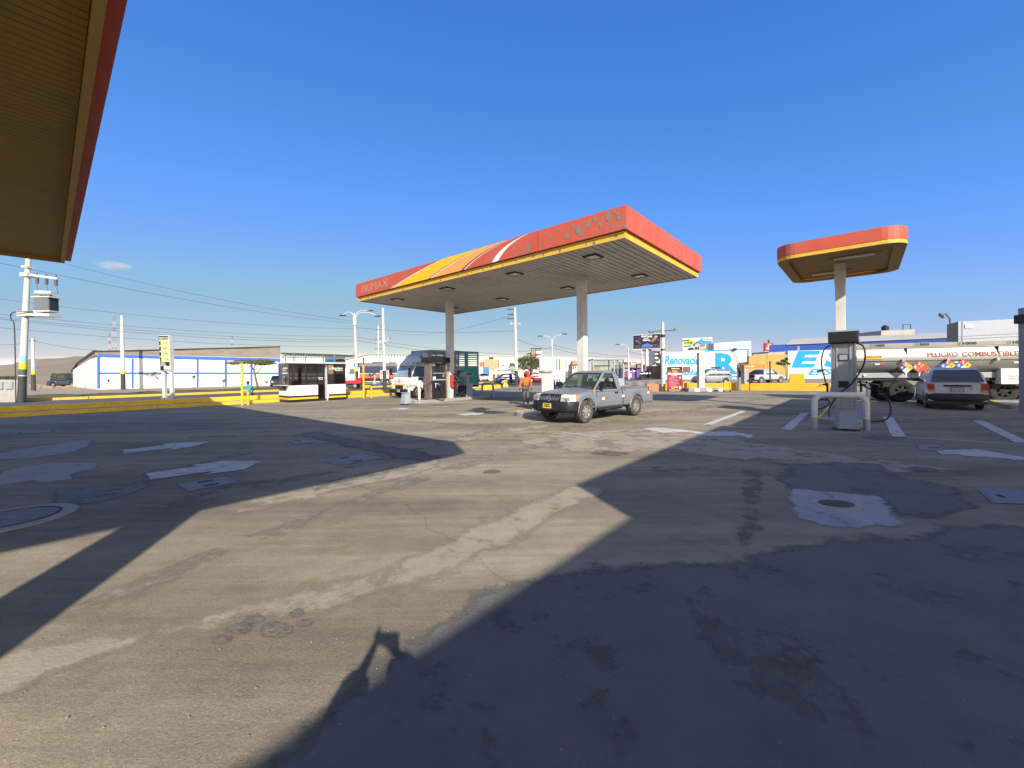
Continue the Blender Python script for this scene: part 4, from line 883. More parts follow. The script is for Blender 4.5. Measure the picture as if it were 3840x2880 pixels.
for s in (-1,1):
    b=MB(G_car) if s<0 else MB(M_black)
    if s<0: b.quad((.88,s*.775,1.06),(-.28,s*.775,1.05),(-.25,s*.60,1.56),(.22,s*.60,1.565))
    # door with its seams
    b.use(M_dark); y=s*.872
    for p,q in (((.94,y,.47),(.98,y-.0*s,1.0)),((-.34,y,.47),(-.34,y-.02*s,1.02)),((.94,y,.47),(-.34,y,.47))): b.bar(p,q,.010,.006)
    o=b.build("door",parent=t)
    if s>0:
        b=MB(M_black)
        for p,q in (((.90,.785,1.06),(.24,.60,1.56)),((.24,.60,1.565),(-.24,.60,1.565)),((-.30,.785,1.05),(-.24,.60,1.56)),((.90,.79,1.055),(-.30,.79,1.045))): b.bar(p,q,.035,.02)
        b.build("window_frame",parent=o)
        b=MB(M_black); b.box(-.25,-.06,.842,.875,.875,.93); b.build("handle",parent=o)
    b=MB(M_black); b.box(.66,.80,min(s*.83,s*1.05),max(s*.83,s*1.05),1.09,1.27); b.bar((.74,s*.80,1.05),(.74,s*.92,1.12),.05); b.build("mirror",parent=t,bevel=.02)
b=MB(M_dark); b.box(.62,1.0,-.68,.68,.85,1.05); b.box(-.45,-.2,-.62,-.1,.6,1.28); b.box(-.45,-.2,.1,.62,.6,1.28); b.box(-.2,.3,-.62,.62,.5,.72); b.ball((-.34,.36,1.32),(.05,.11,.07)); b.ball((-.34,-.36,1.32),(.05,.11,.07)); b.build("seats",parent=t)
b=MB(M_black); b.tube([(.52+.07*math.sin(a),.36+.18*math.cos(a),1.02+.17*math.sin(a)) for a in [k*.42 for k in range(16)]],.014,6); b.build("steering_wheel",parent=t)
# front end
b=MB(M_black); rg=[]
for k in range(-14,15):
    e=abs(k)/14; y=math.copysign(.872*(1-(1-e)**1.6) if e<1 else .872,k); q_=abs(y)/.872; x=1.93+.47*(1-q_**5)**.42*(1-.10*q_**2) if q_<1 else 1.93
    rg.append([(max(1.9,x-.30),y*.97,.42),(x-.03,y*.985,.37),(x,y,.46),(x,y,.62),(x-.03,y,.70),(max(1.9,x-.30),y*.97,.712)])
b.loft(rg); b.build("bumper",parent=t)
b=MB(M_dark); b.box(2.385,2.405,-.42,.42,.44,.50); b.box(2.385,2.405,-.42,.42,.52,.57)
for s in (-1,1): b.disc((2.372,s*.62,.50),(1,.12*s,0),.085)
b.use(M_black)
for s in (-1,1): b.disc((2.378,s*.62,.50),(1,.12*s,0),.07,.055); b.box(2.374,2.382,s*.62-.05,s*.62+.05,.49,.505)
b.build("bumper_grille",parent=t)
b=MB(M_plate); b.box(2.405,2.42,-.17,.17,.49,.645); b.use(M_dark); b.box(2.4205,2.4215,-.13,.13,.60,.625); b.box(2.4205,2.4215,-.10,.12,.535,.575); b.build("number_plate",parent=t)
b=MB(M_black); b.hexa([(2.14,-.46,.71),(2.14,.46,.71),(2.14,.46,.93),(2.14,-.46,.93)],[(2.315,-.44,.715),(2.315,.44,.715),(2.275,.44,.895),(2.275,-.44,.895)])
b.use(M_galv)
for i in range(13):
    y=-.40+i*.0667
    if abs(y)>.1: b.bar((2.316,y-.02,.735),(2.292,y+.02,.86),.010,.008)
b.use(M_galv); b.disc((2.312,0,.80),(1,0,.15),.085,.065); b.box(2.31,2.318,-.10,.10,.788,.812); b.build("grille",parent=t)
for s in (-1,1):
    b=MB(M_lamp); y0,y1=s*.47,s*.80; b.hexa([(2.10,y0,.705),(1.98,s*.845,.705),(1.98,s*.835,.92),(2.10,y0,.935)],[(2.31,y0,.71),(2.20,s*.80,.71),(2.13,s*.78,.90),(2.265,y0,.915)]); o=b.build("headlight",parent=t,bevel=.012)
    b=MB(M_galv); b.disc((2.297,s*.585,.80),(1,.2*s,.15),.062,.045); b.use(M_orange); b.ball((2.235,s*.735,.775),(.02,.045,.035)); b.bar((1.985,s*.848,.71),(1.985,s*.84,.92),.02); b.build("indicator",parent=o)
# stickers, badges
for x,z in ((.55,.70),(-.62,.735),(-2.33,.78)):
    y=.886; b=MB(M_whiteclean); b.box(x,x+.17,y,y+.004,z,z+.07); b.use(M_redp); b.box(x-.13,x,y,y+.004,z,z+.07); b.build("reflector",parent=t)
b=MB(M_orange); b.disc((1.10,.865,.98),(0,1,.1),.05); b.disc((-2.43,.862,.96),(0,1,.1),.08); b.use(M_whiteclean); b.text("4.8",(-2.37,.868,.93),(-1,0,0),(0,0,1),.11,.06); b.build("badge",parent=t)
for s in (-1,1):
    b=MB(M_silver)
    for a in AX: b.tube([(a+.452*math.cos(math.pi*k/14),s*(.872 if a<0 else .868),.36+.452*math.sin(math.pi*k/14)) for k in range(15)],.017,6)
    b.tube([(.96,s*.884,.60),(-.95,s*.884,.60)],.010,5); b.tube([(1.25,s*.868,.985),(-.30,s*.868,.965)],.007,5); b.build("side_crease",parent=t)
for a in AX:
    for s in (-1,1): wheel(t,a,s*.725,.365,.25,.205,7,out=s)
b=MB(M_dark); b.box(-2.4,2.1,-.5,.5,.36,.46); b.cyl((-WB/2,-.7,.365),(-WB/2,.7,.365),.06); b.cyl((WB/2,-.7,.34),(WB/2,.7,.34),.05); b.box(-.9,-.4,.35,.6,.3,.42); b.bar((-.5,.87,.42),(.9,.87,.40),.03,.04); b.build("chassis",parent=t)
b=MB(M_rlens); b.box(-2.615,-2.60,.72,.83,.62,.95); b.box(-2.615,-2.60,-.83,-.72,.62,.95); b.build("tail_light",parent=t)
b=MB(M_silver); b.bar((-2.63,.80,.62),(-2.68,.80,.42),.03,.10); b.build("bumper_bracket",parent=t)
# ---- generic car with panes; profile lists (x,z)
def car(label,cat,name,loc,ang,paint,L=4.2,Wd=1.7,roof=((-1.9,.92),(-1.6,1.38),(.2,1.45),(.9,.98)),bonnet=((-2.1,.85),(-1.95,.92),(.9,.98),(1.7,.88),(2.1,.70)),wr=.31,WBc=2.5,glassm=None,group=None,lamps=True,sidepanes=((-1.5,-.55),(-.45,.45)),detail=False):
    t=thing(name,label,cat,loc,ang,group); AX=(WBc/2+.05,-WBc/2+.05); x0,x1=-L/2,L/2; w=Wd/2; gm=glassm or M_glassd
    b=MB(paint); shell(b,xs_for(x0,x1,AX,wr+.07,18),archf(AX,wr+.07,wr,.24),lambda x:interp(bonnet,x),lambda x:interp([(x0,w*.90),(x0+.35,w*.98),(0,w),(x1-.45,w*.97),(x1,w*.82)],x),tum=.05,bulge=.04,crown=.03)
    b.build("body",parent=t)
    b=MB(paint); rx0,rx1=roof[0][0],roof[-1][0]; base=lambda x: interp(bonnet,x)-.02
    xs=sorted(set([rx0+(rx1-rx0)*i/16 for i in range(17)]+[p[0] for p in roof]))
    shell(b,xs,base,lambda x:max(base(x)+.01,interp(roof,x)),lambda x:w*.93,tum=.20,bulge=.0,crown=.025,roundtop=.06); b.build("cabin",parent=t)
    def sy(z,zb,zt): k=(z-zb)/max(.05,zt-zb); return w*.93*(1-.20*k*k)
    for s in (-1,1):
        b=MB(gm)
        for p,q in sidepanes:
            pts=[]
            for i in range(6): x=p+(q-p)*i/5; zb=base(x); pts.append((x,zb+.06))
            for i in range(6): x=q+(p-q)*i/5; pts.append((x,max(base(x)+.09,interp(roof,x)-.09)))
            b.quad(*[(x,s*(sy(z,base(x),max(base(x)+.01,interp(roof,x)))+.012),z) for x,z in pts])
        b.build("side_window",parent=t)
    (a0,za),(a1,z1)=roof[0],roof[1]; (b0,zb0),(b1,zb1)=roof[-2],roof[-1]
    for (p0,q0),(p1,q1),nm,sg in (((a0,za),(a1,z1),"rear_window",-1),((b1,zb1),(b0,zb0),"windscreen",1)):
        b=MB(gm); f=.12; g=.88
        lo=(p0+(p1-p0)*f,q0+(q1-q0)*f); hi=(p0+(p1-p0)*g,q0+(q1-q0)*g); n=.035
        b.quad((lo[0]+sg*n,-w*.80,lo[1]+n),(lo[0]+sg*n,w*.80,lo[1]+n),(hi[0]+sg*n,w*.66,hi[1]+n),(hi[0]+sg*n,-w*.66,hi[1]+n)); b.build(nm,parent=t)
    for s in (-1,1):
        b=MB(M_lamp); b.box(x1-.16,x1+.01,min(s*w*.5,s*w*.78),max(s*w*.5,s*w*.78),.58,.70); b.build("headlight",parent=t)
        b=MB(M_rlens); b.box(x0-.01,x0+.08,min(s*w*.58,s*w*.89),max(s*w*.58,s*w*.89),.62,.82); b.build("tail_light",parent=t)
    b=MB(M_black); b.box(x1-.1,x1+.03,-w*.75,w*.75,.28,.42); b.box(x0-.03,x0+.1,-w*.8,w*.8,.28,.45); b.box(x0+.3,x1-.3,-w*.8,w*.8,.2,.3); b.build("bumper",parent=t)
    for a in AX:
        for s in (-1,1): wheel(t,a,s*(w-.11),wr,.19,wr*.62,5,tm=M_tyred,out=s,detail=False)
    return t
# ---- white estate car seen from behind
c=(G(3465,1530)+G(3687,1534))/2; az=R(90-39.5); hd=Vector((math.cos(az),math.sin(az)))
WBW=2.42; cc=c.xy+hd*(WBW/2)
t=thing("estate_car","white estate car seen from behind beside the tanker trailer, dark bumper and plate","car",(cc.x,cc.y,0),az); t.scale=(1,1,1.13)
AX=(WBW/2,-WBW/2); x0=-2.02
zt=lambda x: interp([(x0,.90),(-1.2,.93),(.9,.94),(1.9,.80),(2.05,.66)],x); wfn=lambda x: interp([(x0,.78),(-1.7,.825),(1.2,.825),(2.05,.70)],x)
b=MB(M_wagon); shell(b,xs_for(x0,2.05,AX,.35,24),archf(AX,.35,.29,.30),zt,wfn,tum=.05,bulge=.035,crown=.02); b.build("body",parent=t)
b=MB(M_wagon); rf=[(-1.98,.88),(-1.9,1.0),(-1.70,1.38),(-1.5,1.425),(.1,1.43),(.35,1.39),(1.0,.95)]
shell(b,sorted(set([p[0] for p in rf]+[-1.98+2.98*i/20 for i in range(21)])),lambda x:.87,lambda x:max(.88,interp(rf,x)),lambda x:.80,tum=.235,bulge=0,crown=.03,roundtop=.07); b.build("cabin",parent=t)
b=MB(M_glassd); 
def rear(y,z): x=-1.98+(z-.9)*.52-.05 if z<1.0 else -1.9+(z-1.0)*.526-.045; return (x,y,z)
b.quad(rear(-.70,.965),rear(.70,.965),rear(.60,1.34),rear(.54,1.37),rear(-.54,1.37),rear(-.60,1.34)); b.build("rear_window",parent=t)
for s in (-1,1):
    b=MB(M_glassd)
    for p,q in ((-1.62,-.98),(-.90,-.12),(-.04,.78)):
        pts=[(p,.95),(q,.95),(min(q,.40+ (0 if q<.5 else .05)),1.355),(p+.1,1.355)]
        b.quad(*[(x,s*(.80*(1-.235*((z-.87)/.56)**2)+.012),z) for x,z in pts])
    b.build("side_window",parent=t)
    b=MB(M_rlens); b.box(x0-.035,x0+.16,min(s*.62,s*.80),max(s*.62,s*.80),.70,.90); o=b.build("tail_light",parent=t,bevel=.01)
    b=MB(M_orange); b.box(x0-.037,x0+.14,min(s*.625,s*.79),max(s*.625,s*.79),.62,.695); b.build("indicator",parent=o)
    b=MB(M_black); b.box(.62,.75,min(s*.80,s*.98),max(s*.80,s*.98),.93,1.05); b.build("mirror",parent=t)
b=MB(mat("dark_blue_bumper",(.025,.028,.04),.6)); 
rg=[]
for y in [-.84,-.80,-.5,0,.5,.80,.84]:
    e=abs(y)/.84; x=x0-.10+.05*e**2+max(0,e-.93)*2.0; rg.append([(x+.4,y,.32),(x+.05,y,.30),(x,y,.39),(x,y,.52),(x+.05,y,.56),(x+.4,y,.56)])
b.loft(rg); b.box(x0+.2,1.2,.80,.84,.36,.42); b.box(x0+.2,1.2,-.84,-.80,.36,.42); b.build("bumper",parent=t)
b=MB(M_wagon); b.box(x0-.028,x0,-.60,.60,.57,.66); b.box(x0-.028,x0,-.60,-.38,.66,.88); b.box(x0-.028,x0,.38,.60,.66,.88); b.box(x0-.028,x0,-.38,.38,.86,.92); b.build("tailgate",parent=t,bevel=.006)
b=MB(M_glassd); b.box(x0-.04,x0-.01,-.36,.36,.80,.86); b.build("trim_strip",parent=t)
b=MB(mat("plate_frame",(.02,.025,.07),.4)); b.box(x0-.03,x0-.012,-.175,.175,.615,.775); b.use(mat("plate_white",(.5,.48,.44),.5)); b.box(x0-.034,x0-.03,-.155,.155,.635,.755); b.use(M_dark); b.text("APV-592",(x0-.036,.14,.66),(0,-1,0),(0,0,1),.28,.065,.01); b.build("number_plate",parent=t)
b=MB(M_galv); b.box(x0-.034,x0-.028,-.04,.04,.875,.895); b.build("emblem",parent=t)
for a in AX:
    for s in (-1,1): wheel(t,a,s*.70,.29,.19,.19,5,tm=M_tyred,out=s,detail=False)
b=MB(M_dark); b.box(x0+.02,1.9,-.78,.78,.20,.335); b.cyl((x0-.05,-.4,.27),(x0+.5,-.4,.27),.03); b.build("chassis",parent=t)
# ---- tank trailer
TA=math.atan2(-1.9,5.45); TD=Vector((math.cos(TA),math.sin(TA))); TO=Vector((17.0,20.05))
t=thing("tanker_trailer","long grey fuel tank trailer with PELIGRO COMBUSTIBLE lettering behind the estate car","tanker trailer",(TO.x,TO.y,0),TA)
def tpx(px,py):  # photograph point on the trailer's near side -> local x, z
    dx,dy=rot(px,py); r=dx/FPX; s=(r*TO.y-TO.x)/(TD.x-r*TD.y); d=TO.y+TD.y*s; return s,EYE-dy*d/FPX
M_tank=mat("dull_aluminium",(.26,.25,.23),.45,.45,var=.12,scale=1.2,stretch=(.5,2,2),dirt=(.17,.145,.12),dscale=.9,damt=.7,bump=.15,bscale=3)
M_tankl=mat("aluminium_band",(.27,.255,.225),.5,.4,var=.1,scale=1.5,dirt=(.17,.15,.125),dscale=1.2)
TL=11.5
prof=[(.30,2.84),(.05,2.83),(.012,2.62)]
cur=[(0,2.60),(-.10,2.42),(-.155,2.2),(-.165,2.0),(-.13,1.80),(-.04,1.62),(.12,1.48),(.40,1.40)]
full=prof+cur; back=[(2.5-y,z) for y,z in reversed(full)]; loop=full+back
b=MB(M_tank); n=len(loop)
xs=[0,.02,1.6,3.2,4.8,6.4,8,9.6,TL-.02,TL]
rings=[]
for x in xs: rings.append([(x,y,z) for y,z in loop])
b.loft(rings,sm=True)
for x in (1.95,5.2,8.3): b.box(x,x+.012,-.16,.0,2.0,2.6)
b.build("tank",parent=t)
b=MB(M_tankl); b.box(-.01,TL,-.012,.05,2.66,2.83); b.box(-.02,TL,-.04,.01,2.60,2.63); b.build("top_band",parent=t)
b=MB(M_dark); b.box(-.02,TL,-.195,-.15,1.975,1.995); b.build("side_rail",parent=t)
b=MB(M_galv); b.box(-.02,TL,.12,.2,1.17,1.42); b.box(-.03,0.0,-.02,2.4,1.2,2.6); b.build("skirt",parent=t)
b=MB(M_black); b.box(-.05,TL,.18,2.3,1.03,1.17); b.box(.0,.3,.3,2.2,.8,1.0); b.box(1.2,1.8,.25,.5,.72,1.02); b.bar((.3,.4,1.0),(1.2,.4,.80),.06); b.bar((.6,.4,1.0),(.6,.4,.72),.05); b.bar((0,.3,1.0),(0.0,2.2,.62),.05); b.box(3.6,5.5,.4,2.1,.6,1.02)
b.build("chassis",parent=t)
for px0,px1,py0,py1,s,m in ((3278,3317,1303,1290,"1000",M_black),(3447,3484,1297,1287,"500",M_black),(3608,3662,1289.5,1279,"1000",M_black),(3796,3850,1283,1273,"1000",M_black),(3470,3584,1339,1323,"PELIGRO",M_redp),(3598,3810,1337,1319,"COMBUSTIBLE",M_redp)):
    x0_,z0_=tpx(px0,py0); x1_,z1_=tpx(px1,py1); 
    if s in ("PELIGRO","COMBUSTIBLE"): b=MB(mat("faded_red_letters",(.26,.07,.06),.7,var=.2,scale=12)); b.text(s,(x0_,-.176,2.14),(1,0,0),(0,.045,.21),x1_-x0_,1.05,.03)
    else: b=MB(m); b.text(s,(x0_,-.018,2.685),(1,0,0),(0,0,1),x1_-x0_,.125,.055)
    b.build("lettering",parent=t)
for px,s in ((3267,"5"),(3436,"4"),(3596,"3"),(3783,"2")):
    x,_=tpx(px,1295); b=MB(M_black); b.disc((x,-.017,2.742),(0,-1,0),.075,.065); b.text(s,(x-.03,-.018,2.70),(1,0,0),(0,0,1),.06,.085); b.build("compartment_number",parent=t)
x,z=tpx(3241,1348); x2,z2=tpx(3301,1333)
b=MB(M_plate); b.use(mat("plate_orange",(.70,.38,.05),.5)); b.box(x,x2,-.20,-.16,z,z2); b.use(M_black); b.text("M2J-944",(x+.04,-.205,z+.04),(1,0,0),(0,0,1),x2-x-.08,z2-z-.08,.015); b.build("number_plate",parent=t)
for px,py,top in ((3388.6,1378,0),(3438,1376,1),(3461,1390,2),(3542,1371,3),(3600,1370,3)):
    x,z=tpx(px,py); r=.30; y=-.20-(.006 if top==2 else 0)
    b=MB(M_redp)
    cols={0:(mat("faded_salmon",(.55,.22,.16),.6),mat("navy",(.03,.045,.12),.5),mat("sign_yellow",(.7,.45,.03),.5),M_whiteclean),1:(mat("sign_red",(.45,.06,.05),.6),mat("faded_rust",(.40,.13,.09),.6),mat("sign_orange",(.62,.28,.04),.5),mat("faded_rust2",(.36,.16,.12),.6)),3:(mat("sign_red",(.45,.06,.05),.6),M_blue,mat("sign_yellow",(.7,.45,.03),.5),M_whiteclean)}.get(top)
    if top==2:
        b.quad((x,y,z+r),(x+r,y,z),(x,y,z-r),(x-r,y,z)); b.use(M_whiteclean); b.text("3",(x-.12,y-.004,z-.12),(1,0,0),(0,0,1),.08,.12)
    else:
        g=r/2
        for (cx,cz),m in zip(((0,g),(-g,0),(g,0),(0,-g)),cols): b.use(m); e=g*.95; b.quad((x+cx,y,z+cz+e),(x+cx+e,y,z+cz),(x+cx,y,z+cz-e),(x+cx-e,y,z+cz))
        for (cx,cz),s,m in (((0,g),"2",M_whiteclean),((-g,0),"0",M_whiteclean),((g,0),"0",M_black)): b.use(m); b.text(s,(x+cx-.04,y-.004,z+cz-.055),(1,0,0),(0,0,1),.075,.11,.02)
    b.use(M_whiteclean); b.box(x-.02,x+.02,y+.004,y+.02,z-r-.14,z-r+.06); b.build("hazard_diamond",parent=t)
for px in (3374,3539,3722):
    x,z=tpx(px,1350); b=MB(M_steel); b.cyl((x,-.15,2.0),(x,-.34,2.0),.06); b.build("valve",parent=t)
for px,py in ((3291,1366),(3588,1359),(3811,1359)):
    x,z=tpx(px,py); b=MB(M_whiteclean); b.box(x-.17,x,-.16,-.1,z-.03,z+.03); b.use(M_redp); b.box(x+.002,x+.17,-.16,-.1,z-.03,z+.03); b.build("reflector",parent=t)
x,z=tpx(3246,1408); b=MB(M_lamp); b.cyl((x,.1,1.30),(x,.06,1.30),.07); b.build("marker_lamp",parent=t)
xa,_=tpx(3746,1440); _,zb_=tpx(3746,1440); _,zt_=tpx(3746,1382)
b=MB(M_white); b.box(xa,xa+1.25,-.12,.5,zb_,zt_); b.use(M_dark); b.text("VALVULAS DE",(xa+.2,-.124,zb_+.32),(1,0,0),(0,0,1),.85,.08,.01); b.text("DESCARGA",(xa+.25,-.124,zb_+.2),(1,0,0),(0,0,1),.65,.08,.01); b.build("valve_box",parent=t,bevel=.01)
xw,_=tpx(3392,1460); xw2,_=tpx(3780,1460)
for xx in (xw,xw+ (xw2-xw),xw2+1.3):
    for y in (.35,.68,1.9,2.2): wheel(t,xx,y,.525,.28,.29,6,tm=M_tyred,rm=mat("dark_hub",(.016,.015,.014),.75) if y<.5 else None,out=-1,detail=False)
b=MB(M_black)
for xx in (xw,xw2): b.cyl((xx,.3,.525),(xx,2.3,.525),.09)
b.build("axle",parent=t)
# ---- white and green cargo truck
bc=Vector((-5.35,26.9)); 
tr=thing("cargo_truck","white cargo truck with green wind deflector and dark slatted cargo body at the far island","truck",(bc.x,bc.y,0),TH+math.pi)
t=tr # local x forward = -v ; y left = -u.  origin: front left body corner, ground
BL,BW,zf,zr=4.3,2.15,.80,3.16
b=MB(M_dgrey)
for x in (0,-1.05,-2.1,-3.2,-BL):
    for y in (0,-BW): b.box(x-.05,x+.05,y-.04,y+.04,zf,zr)
for y in (0,-BW): b.box(-BL,0,y-.05,y+.05,zr-.09,zr); b.box(-BL,0,y-.05,y+.05,zf-.1,zf+.05)
b.box(-.05,.05,-BW,0,zf,zf+.1); b.box(-.04,.04,-BW,0,2.2,zr)
for y in (-.55,-1.1,-1.6): b.box(-.05,.05,y-.04,y+.04,zf,zr)
b.box(-BL-.05,-BL+.05,-BW,0,zr-.1,zr); b.build("body_frame",parent=t)
b=MB(M_dgrey); g=[]
zsl=[2.05+i*.155 for i in range(7)]
for y in (.0,-BW):
    for i,z in enumerate(zsl): b.box(-BL,0,y-.02,y+.02,z,z+.085)
    b.box(-3.0,0,y-.02,y+.02,zf+.05,2.045)
for i in range(9): b.box(-2.1,0,.021,.026,zf+.12+i*.13,zf+.13+i*.13)
for z in zsl: b.box(-.02,.02,-BW,0,z,z+.1)
b.build("slats",parent=t)
b=MB(M_green)
for y in (.022,-BW-.02):
    b.box(-BL+.04,-3.0,y-.018,y+.004,zf+.05,2.045)
    b.add([(-2.1,y+.002,zf+.05),(-3.0,y+.002,zf+.05),(-3.0,y+.002,2.0),(-2.65,y+.002,1.75)],[(0,1,2,3)])
    for z,x in zip(zsl,(-2.75,-2.7,-2.6,-2.5,-2.35,-2.45,-2.9)): b.box(-3.55 if z>2.9 else -BL+.04+(.0 if z>2.5 else .0),x,y-.018,y+.004,z+.004,z+.081)
    b.box(-3.3,-2.95,y-.012,y+.003,2.0,3.0)
for i in range(9): b.box(-BL+.05,-3.0,.0265,.031,zf+.12+i*.13,zf+.128+i*.13)
b.build("green_panel",parent=t)
b=MB(M_dark); b.box(-BL,1.6,-1.4,-.75,.55,.75); b.box(-BL,0,-BW+.1,-.1,.70,.80); b.box(-BL-.06,-BL+.04,-BW,0,.55,.72); b.build("chassis",parent=t)
# cab
b=MB(M_white); b.sm=True; cw=.98; cy=-BW/2
def cr_(x,z0,z1,w): return [(x,cy-w,z0),(x,cy-w,z1-.1),(x,cy-w+.1,z1),(x,cy+w-.1,z1),(x,cy+w,z1-.1),(x,cy+w,z0)]
b.loft([cr_(.12,.75,2.16,cw*.93),cr_(.5,.75,2.2,cw*.93),cr_(1.05,.75,2.16,cw*.92)],sm=False)
b.loft([cr_(.12,.62,1.45,cw),cr_(1.0,.55,1.45,cw),cr_(1.58,.5,1.38,cw*.98),cr_(1.74,.48,1.2,cw*.95),cr_(1.77,.48,.9,cw*.92)],sm=False)
for s in (-1,1): b.hexa([(1.55,cy+s*cw*.97,1.35),(1.45,cy+s*cw*.97,1.35),(1.45,cy+s*cw*.88,1.35),(1.55,cy+s*cw*.88,1.35)],[(1.12,cy+s*cw*.90,2.15),(1.0,cy+s*cw*.90,2.15),(1.0,cy+s*cw*.8,2.15),(1.12,cy+s*cw*.8,2.15)])
b.build("cab",parent=t)
b=MB(glass("truck_glass",(.55,.62,.66),.5)); b.use(mat("windscreen_reflect",(.26,.32,.36),.05,spec=1.0,var=.5,scale=1.5)); b.quad((1.60,cy-.86,1.40),(1.60,cy+.86,1.40),(1.12,cy+.80,2.1),(1.12,cy-.80,2.1)); b.build("windscreen",parent=t)  # pale mottled pane colour imitates reflections in the glass
for s in (-1,1):
    b=MB(M_glassd); y=cy+s*(cw*.95+.012); b.quad((1.40,cy+s*(cw+.004),1.42),(.42,cy+s*(cw+.004),1.38),(.42,cy+s*(cw*.93+.005),2.06),(1.04,cy+s*(cw*.93+.005),2.08)); b.build("side_window",parent=t)
    b=MB(M_black); b.box(1.62,1.76,cy+s*1.06-.07,cy+s*1.06+.07,1.5,1.95); b.bar((1.5,cy+s*.9,1.95),(1.69,cy+s*1.05,1.9),.03); b.bar((1.5,cy+s*.95,1.4),(1.69,cy+s*1.05,1.55),.03); b.build("mirror",parent=t)
    b=MB(M_lamp); b.box(1.70,1.80,min(cy+s*.58,cy+s*.86),max(cy+s*.58,cy+s*.86),.62,.82); o=b.build("headlight",parent=t,bevel=.01); b=MB(M_orange); b.box(1.62,1.785,min(cy+s*.865,cy+s*.94),max(cy+s*.865,cy+s*.94),.68,.88); b.build("indicator",parent=o)
    b=MB(M_dark); b.box(.62,1.0,cy+s*(cw+.005)-.004,cy+s*(cw+.005)+.004,1.15,1.32); b.build("air_vent",parent=t)
b=MB(M_yel); b.box(1.772,1.79,cy-.6,cy+.6,.86,.92); b.build("hood_stripe",parent=t)
b=MB(M_dark); b.box(1.765,1.80,cy-.42,cy+.42,.62,.84); b.use(M_black)
for z in (.67,.72,.77): b.box(1.80,1.806,cy-.4,cy+.4,z,z+.018)
b.build("grille",parent=t)
b=MB(M_dark); b.text("H",(1.775,cy-.06,1.08),(0,1,0),(0,0,1),.14,.10,.01,.3); b.disc((1.772,cy,1.13),(1,0,0),.11,.095); b.build("emblem",parent=t)
b=MB(M_black); b.box(1.60,1.90,cy-1.02,cy+1.02,.36,.60); b.build("bumper",parent=t,bevel=.05)
b=MB(M_plate); b.box(1.90,1.915,cy-.05,cy+.25,.42,.57); b.use(M_black); b.box(1.916,1.918,cy-.01,cy+.21,.46,.52); b.build("number_plate",parent=t)
b=MB(mat("deflector_white",(.6,.62,.6),.4)); b.sm=True
dr=[]
for x,z0,z1,w in ((1.30,2.12,2.20,.80),(1.15,2.16,2.42,.86),(.85,2.19,2.72,.90),(.5,2.2,2.92,.93),(.16,2.2,3.05,.95)): dr.append([(x,cy-w,z0),(x-.08,cy-w*.96,(z0+z1)/2),(x-.1,cy-w*.75,z1),(x-.08,cy,z1+.06),(x-.1,cy+w*.75,z1),(x-.08,cy+w*.96,(z0+z1)/2),(x,cy+w,z0)])
b.loft(dr,sm=True); b.build("wind_deflector",parent=t)
b=MB(M_green); dd=[[(p[0]+.012,cy+(p[1]-cy)*1.012,p[2]+.012) for p in r] for r in dr]
for i,ks in ((0,(1,4)),(1,(0,5)),(2,(0,5)),(2,(1,4)),(3,(0,5))):
    for k in ks:
        if (i,k) in ((1,4),): continue
        a,c_,e,f=dd[i][k],dd[i][k+1],dd[i+1][k+1],dd[i+1][k]; m=[(Vector(a)*.8+Vector(e)*.2),(Vector(c_)*.8+Vector(f)*.2),(Vector(e)*.8+Vector(a)*.2),(Vector(f)*.8+Vector(c_)*.2)]; b.quad(*m)
b.use(mat('deflector_grey',(.42,.48,.48),.5))
for i,k in ((3,2),(3,3),(2,2),(2,3)):
    a,c_,e,f=dd[i][k],dd[i][k+1],dd[i+1][k+1],dd[i+1][k]; b.quad(a,c_,e,f)
b.build("deflector_graphic",parent=t)
for x in (1.02,-2.9):
    for y in (-.18,-BW+.18): wheel(t,x,y,.40,.24,.25,6,tm=M_tyred,out=1 if y>-1 else -1,detail=False)
b=MB(M_black); b.box(.5,.62,-.5,-.02,.35,.9); b.build("mudguard",parent=t); b=MB(M_black); b.box(-1.6,-.6,-.45,-.1,.45,.78); b.build("fuel_tank",parent=t)
# ------------------------------------------------------------------ buildings and walls
class Wall:   # a vertical plane over the line A-B (plan points), addressed by photograph pixels
    def __init__(s,A,B): s.A=Vector(A[:2]); s.B=Vector(B[:2]); s.d=(s.B-s.A).normalized(); n=Vector((s.d.y,-s.d.x)); s.n=n if n.dot(s.A)<0 else -n; s.len=(s.B-s.A).length
    def at(s,px,py,off=0.0):
        dx,dy=rot(px,py); r=dx/FPX; A=s.A+s.n*off; k=(r*A.y-A.x)/(s.d.x-r*s.d.y); p=A+s.d*k; return Vector((p.x,p.y,EYE-dy*p.y/FPX))
    def quad(s,b,pts,off=.01): return b.quad(*[s.at(x,y,off) for x,y in pts])
    def slab(s,b,pts,th,off=0.0,zmin=None):  # extruded away from the camera
        f=[s.at(x,y,off) for x,y in pts]
        if zmin is not None:
            for p in f:
                if p.z<zmin+.35: p.z=zmin
        bk=[p-Vector((s.n.x,s.n.y,0))*th for p in f]; return b.hexa(f,bk)
    def text(s,b,t,p0,p1,py0,py1,off=.015,bold=0,shear=0):  # p0,p1 left/right px, py0 bottom py1 top
        a=s.at(p0,py0,off); c=s.at(p1,py0,off); d=s.at(p0,py1,off); return b.text(t,a,(c-a).normalized(),(0,0,1),(c-a).length,d.z-a.z,bold,shear)
def front(px0,px1,d0,d1=None): a=P(px0,1394,d0); c=P(px1,1394,d1 or d0); return Wall((a.x,a.y),(c.x,c.y))
def org(w,px=None): 
    p=(w.A+w.B)/2; return (p.x,p.y,0)
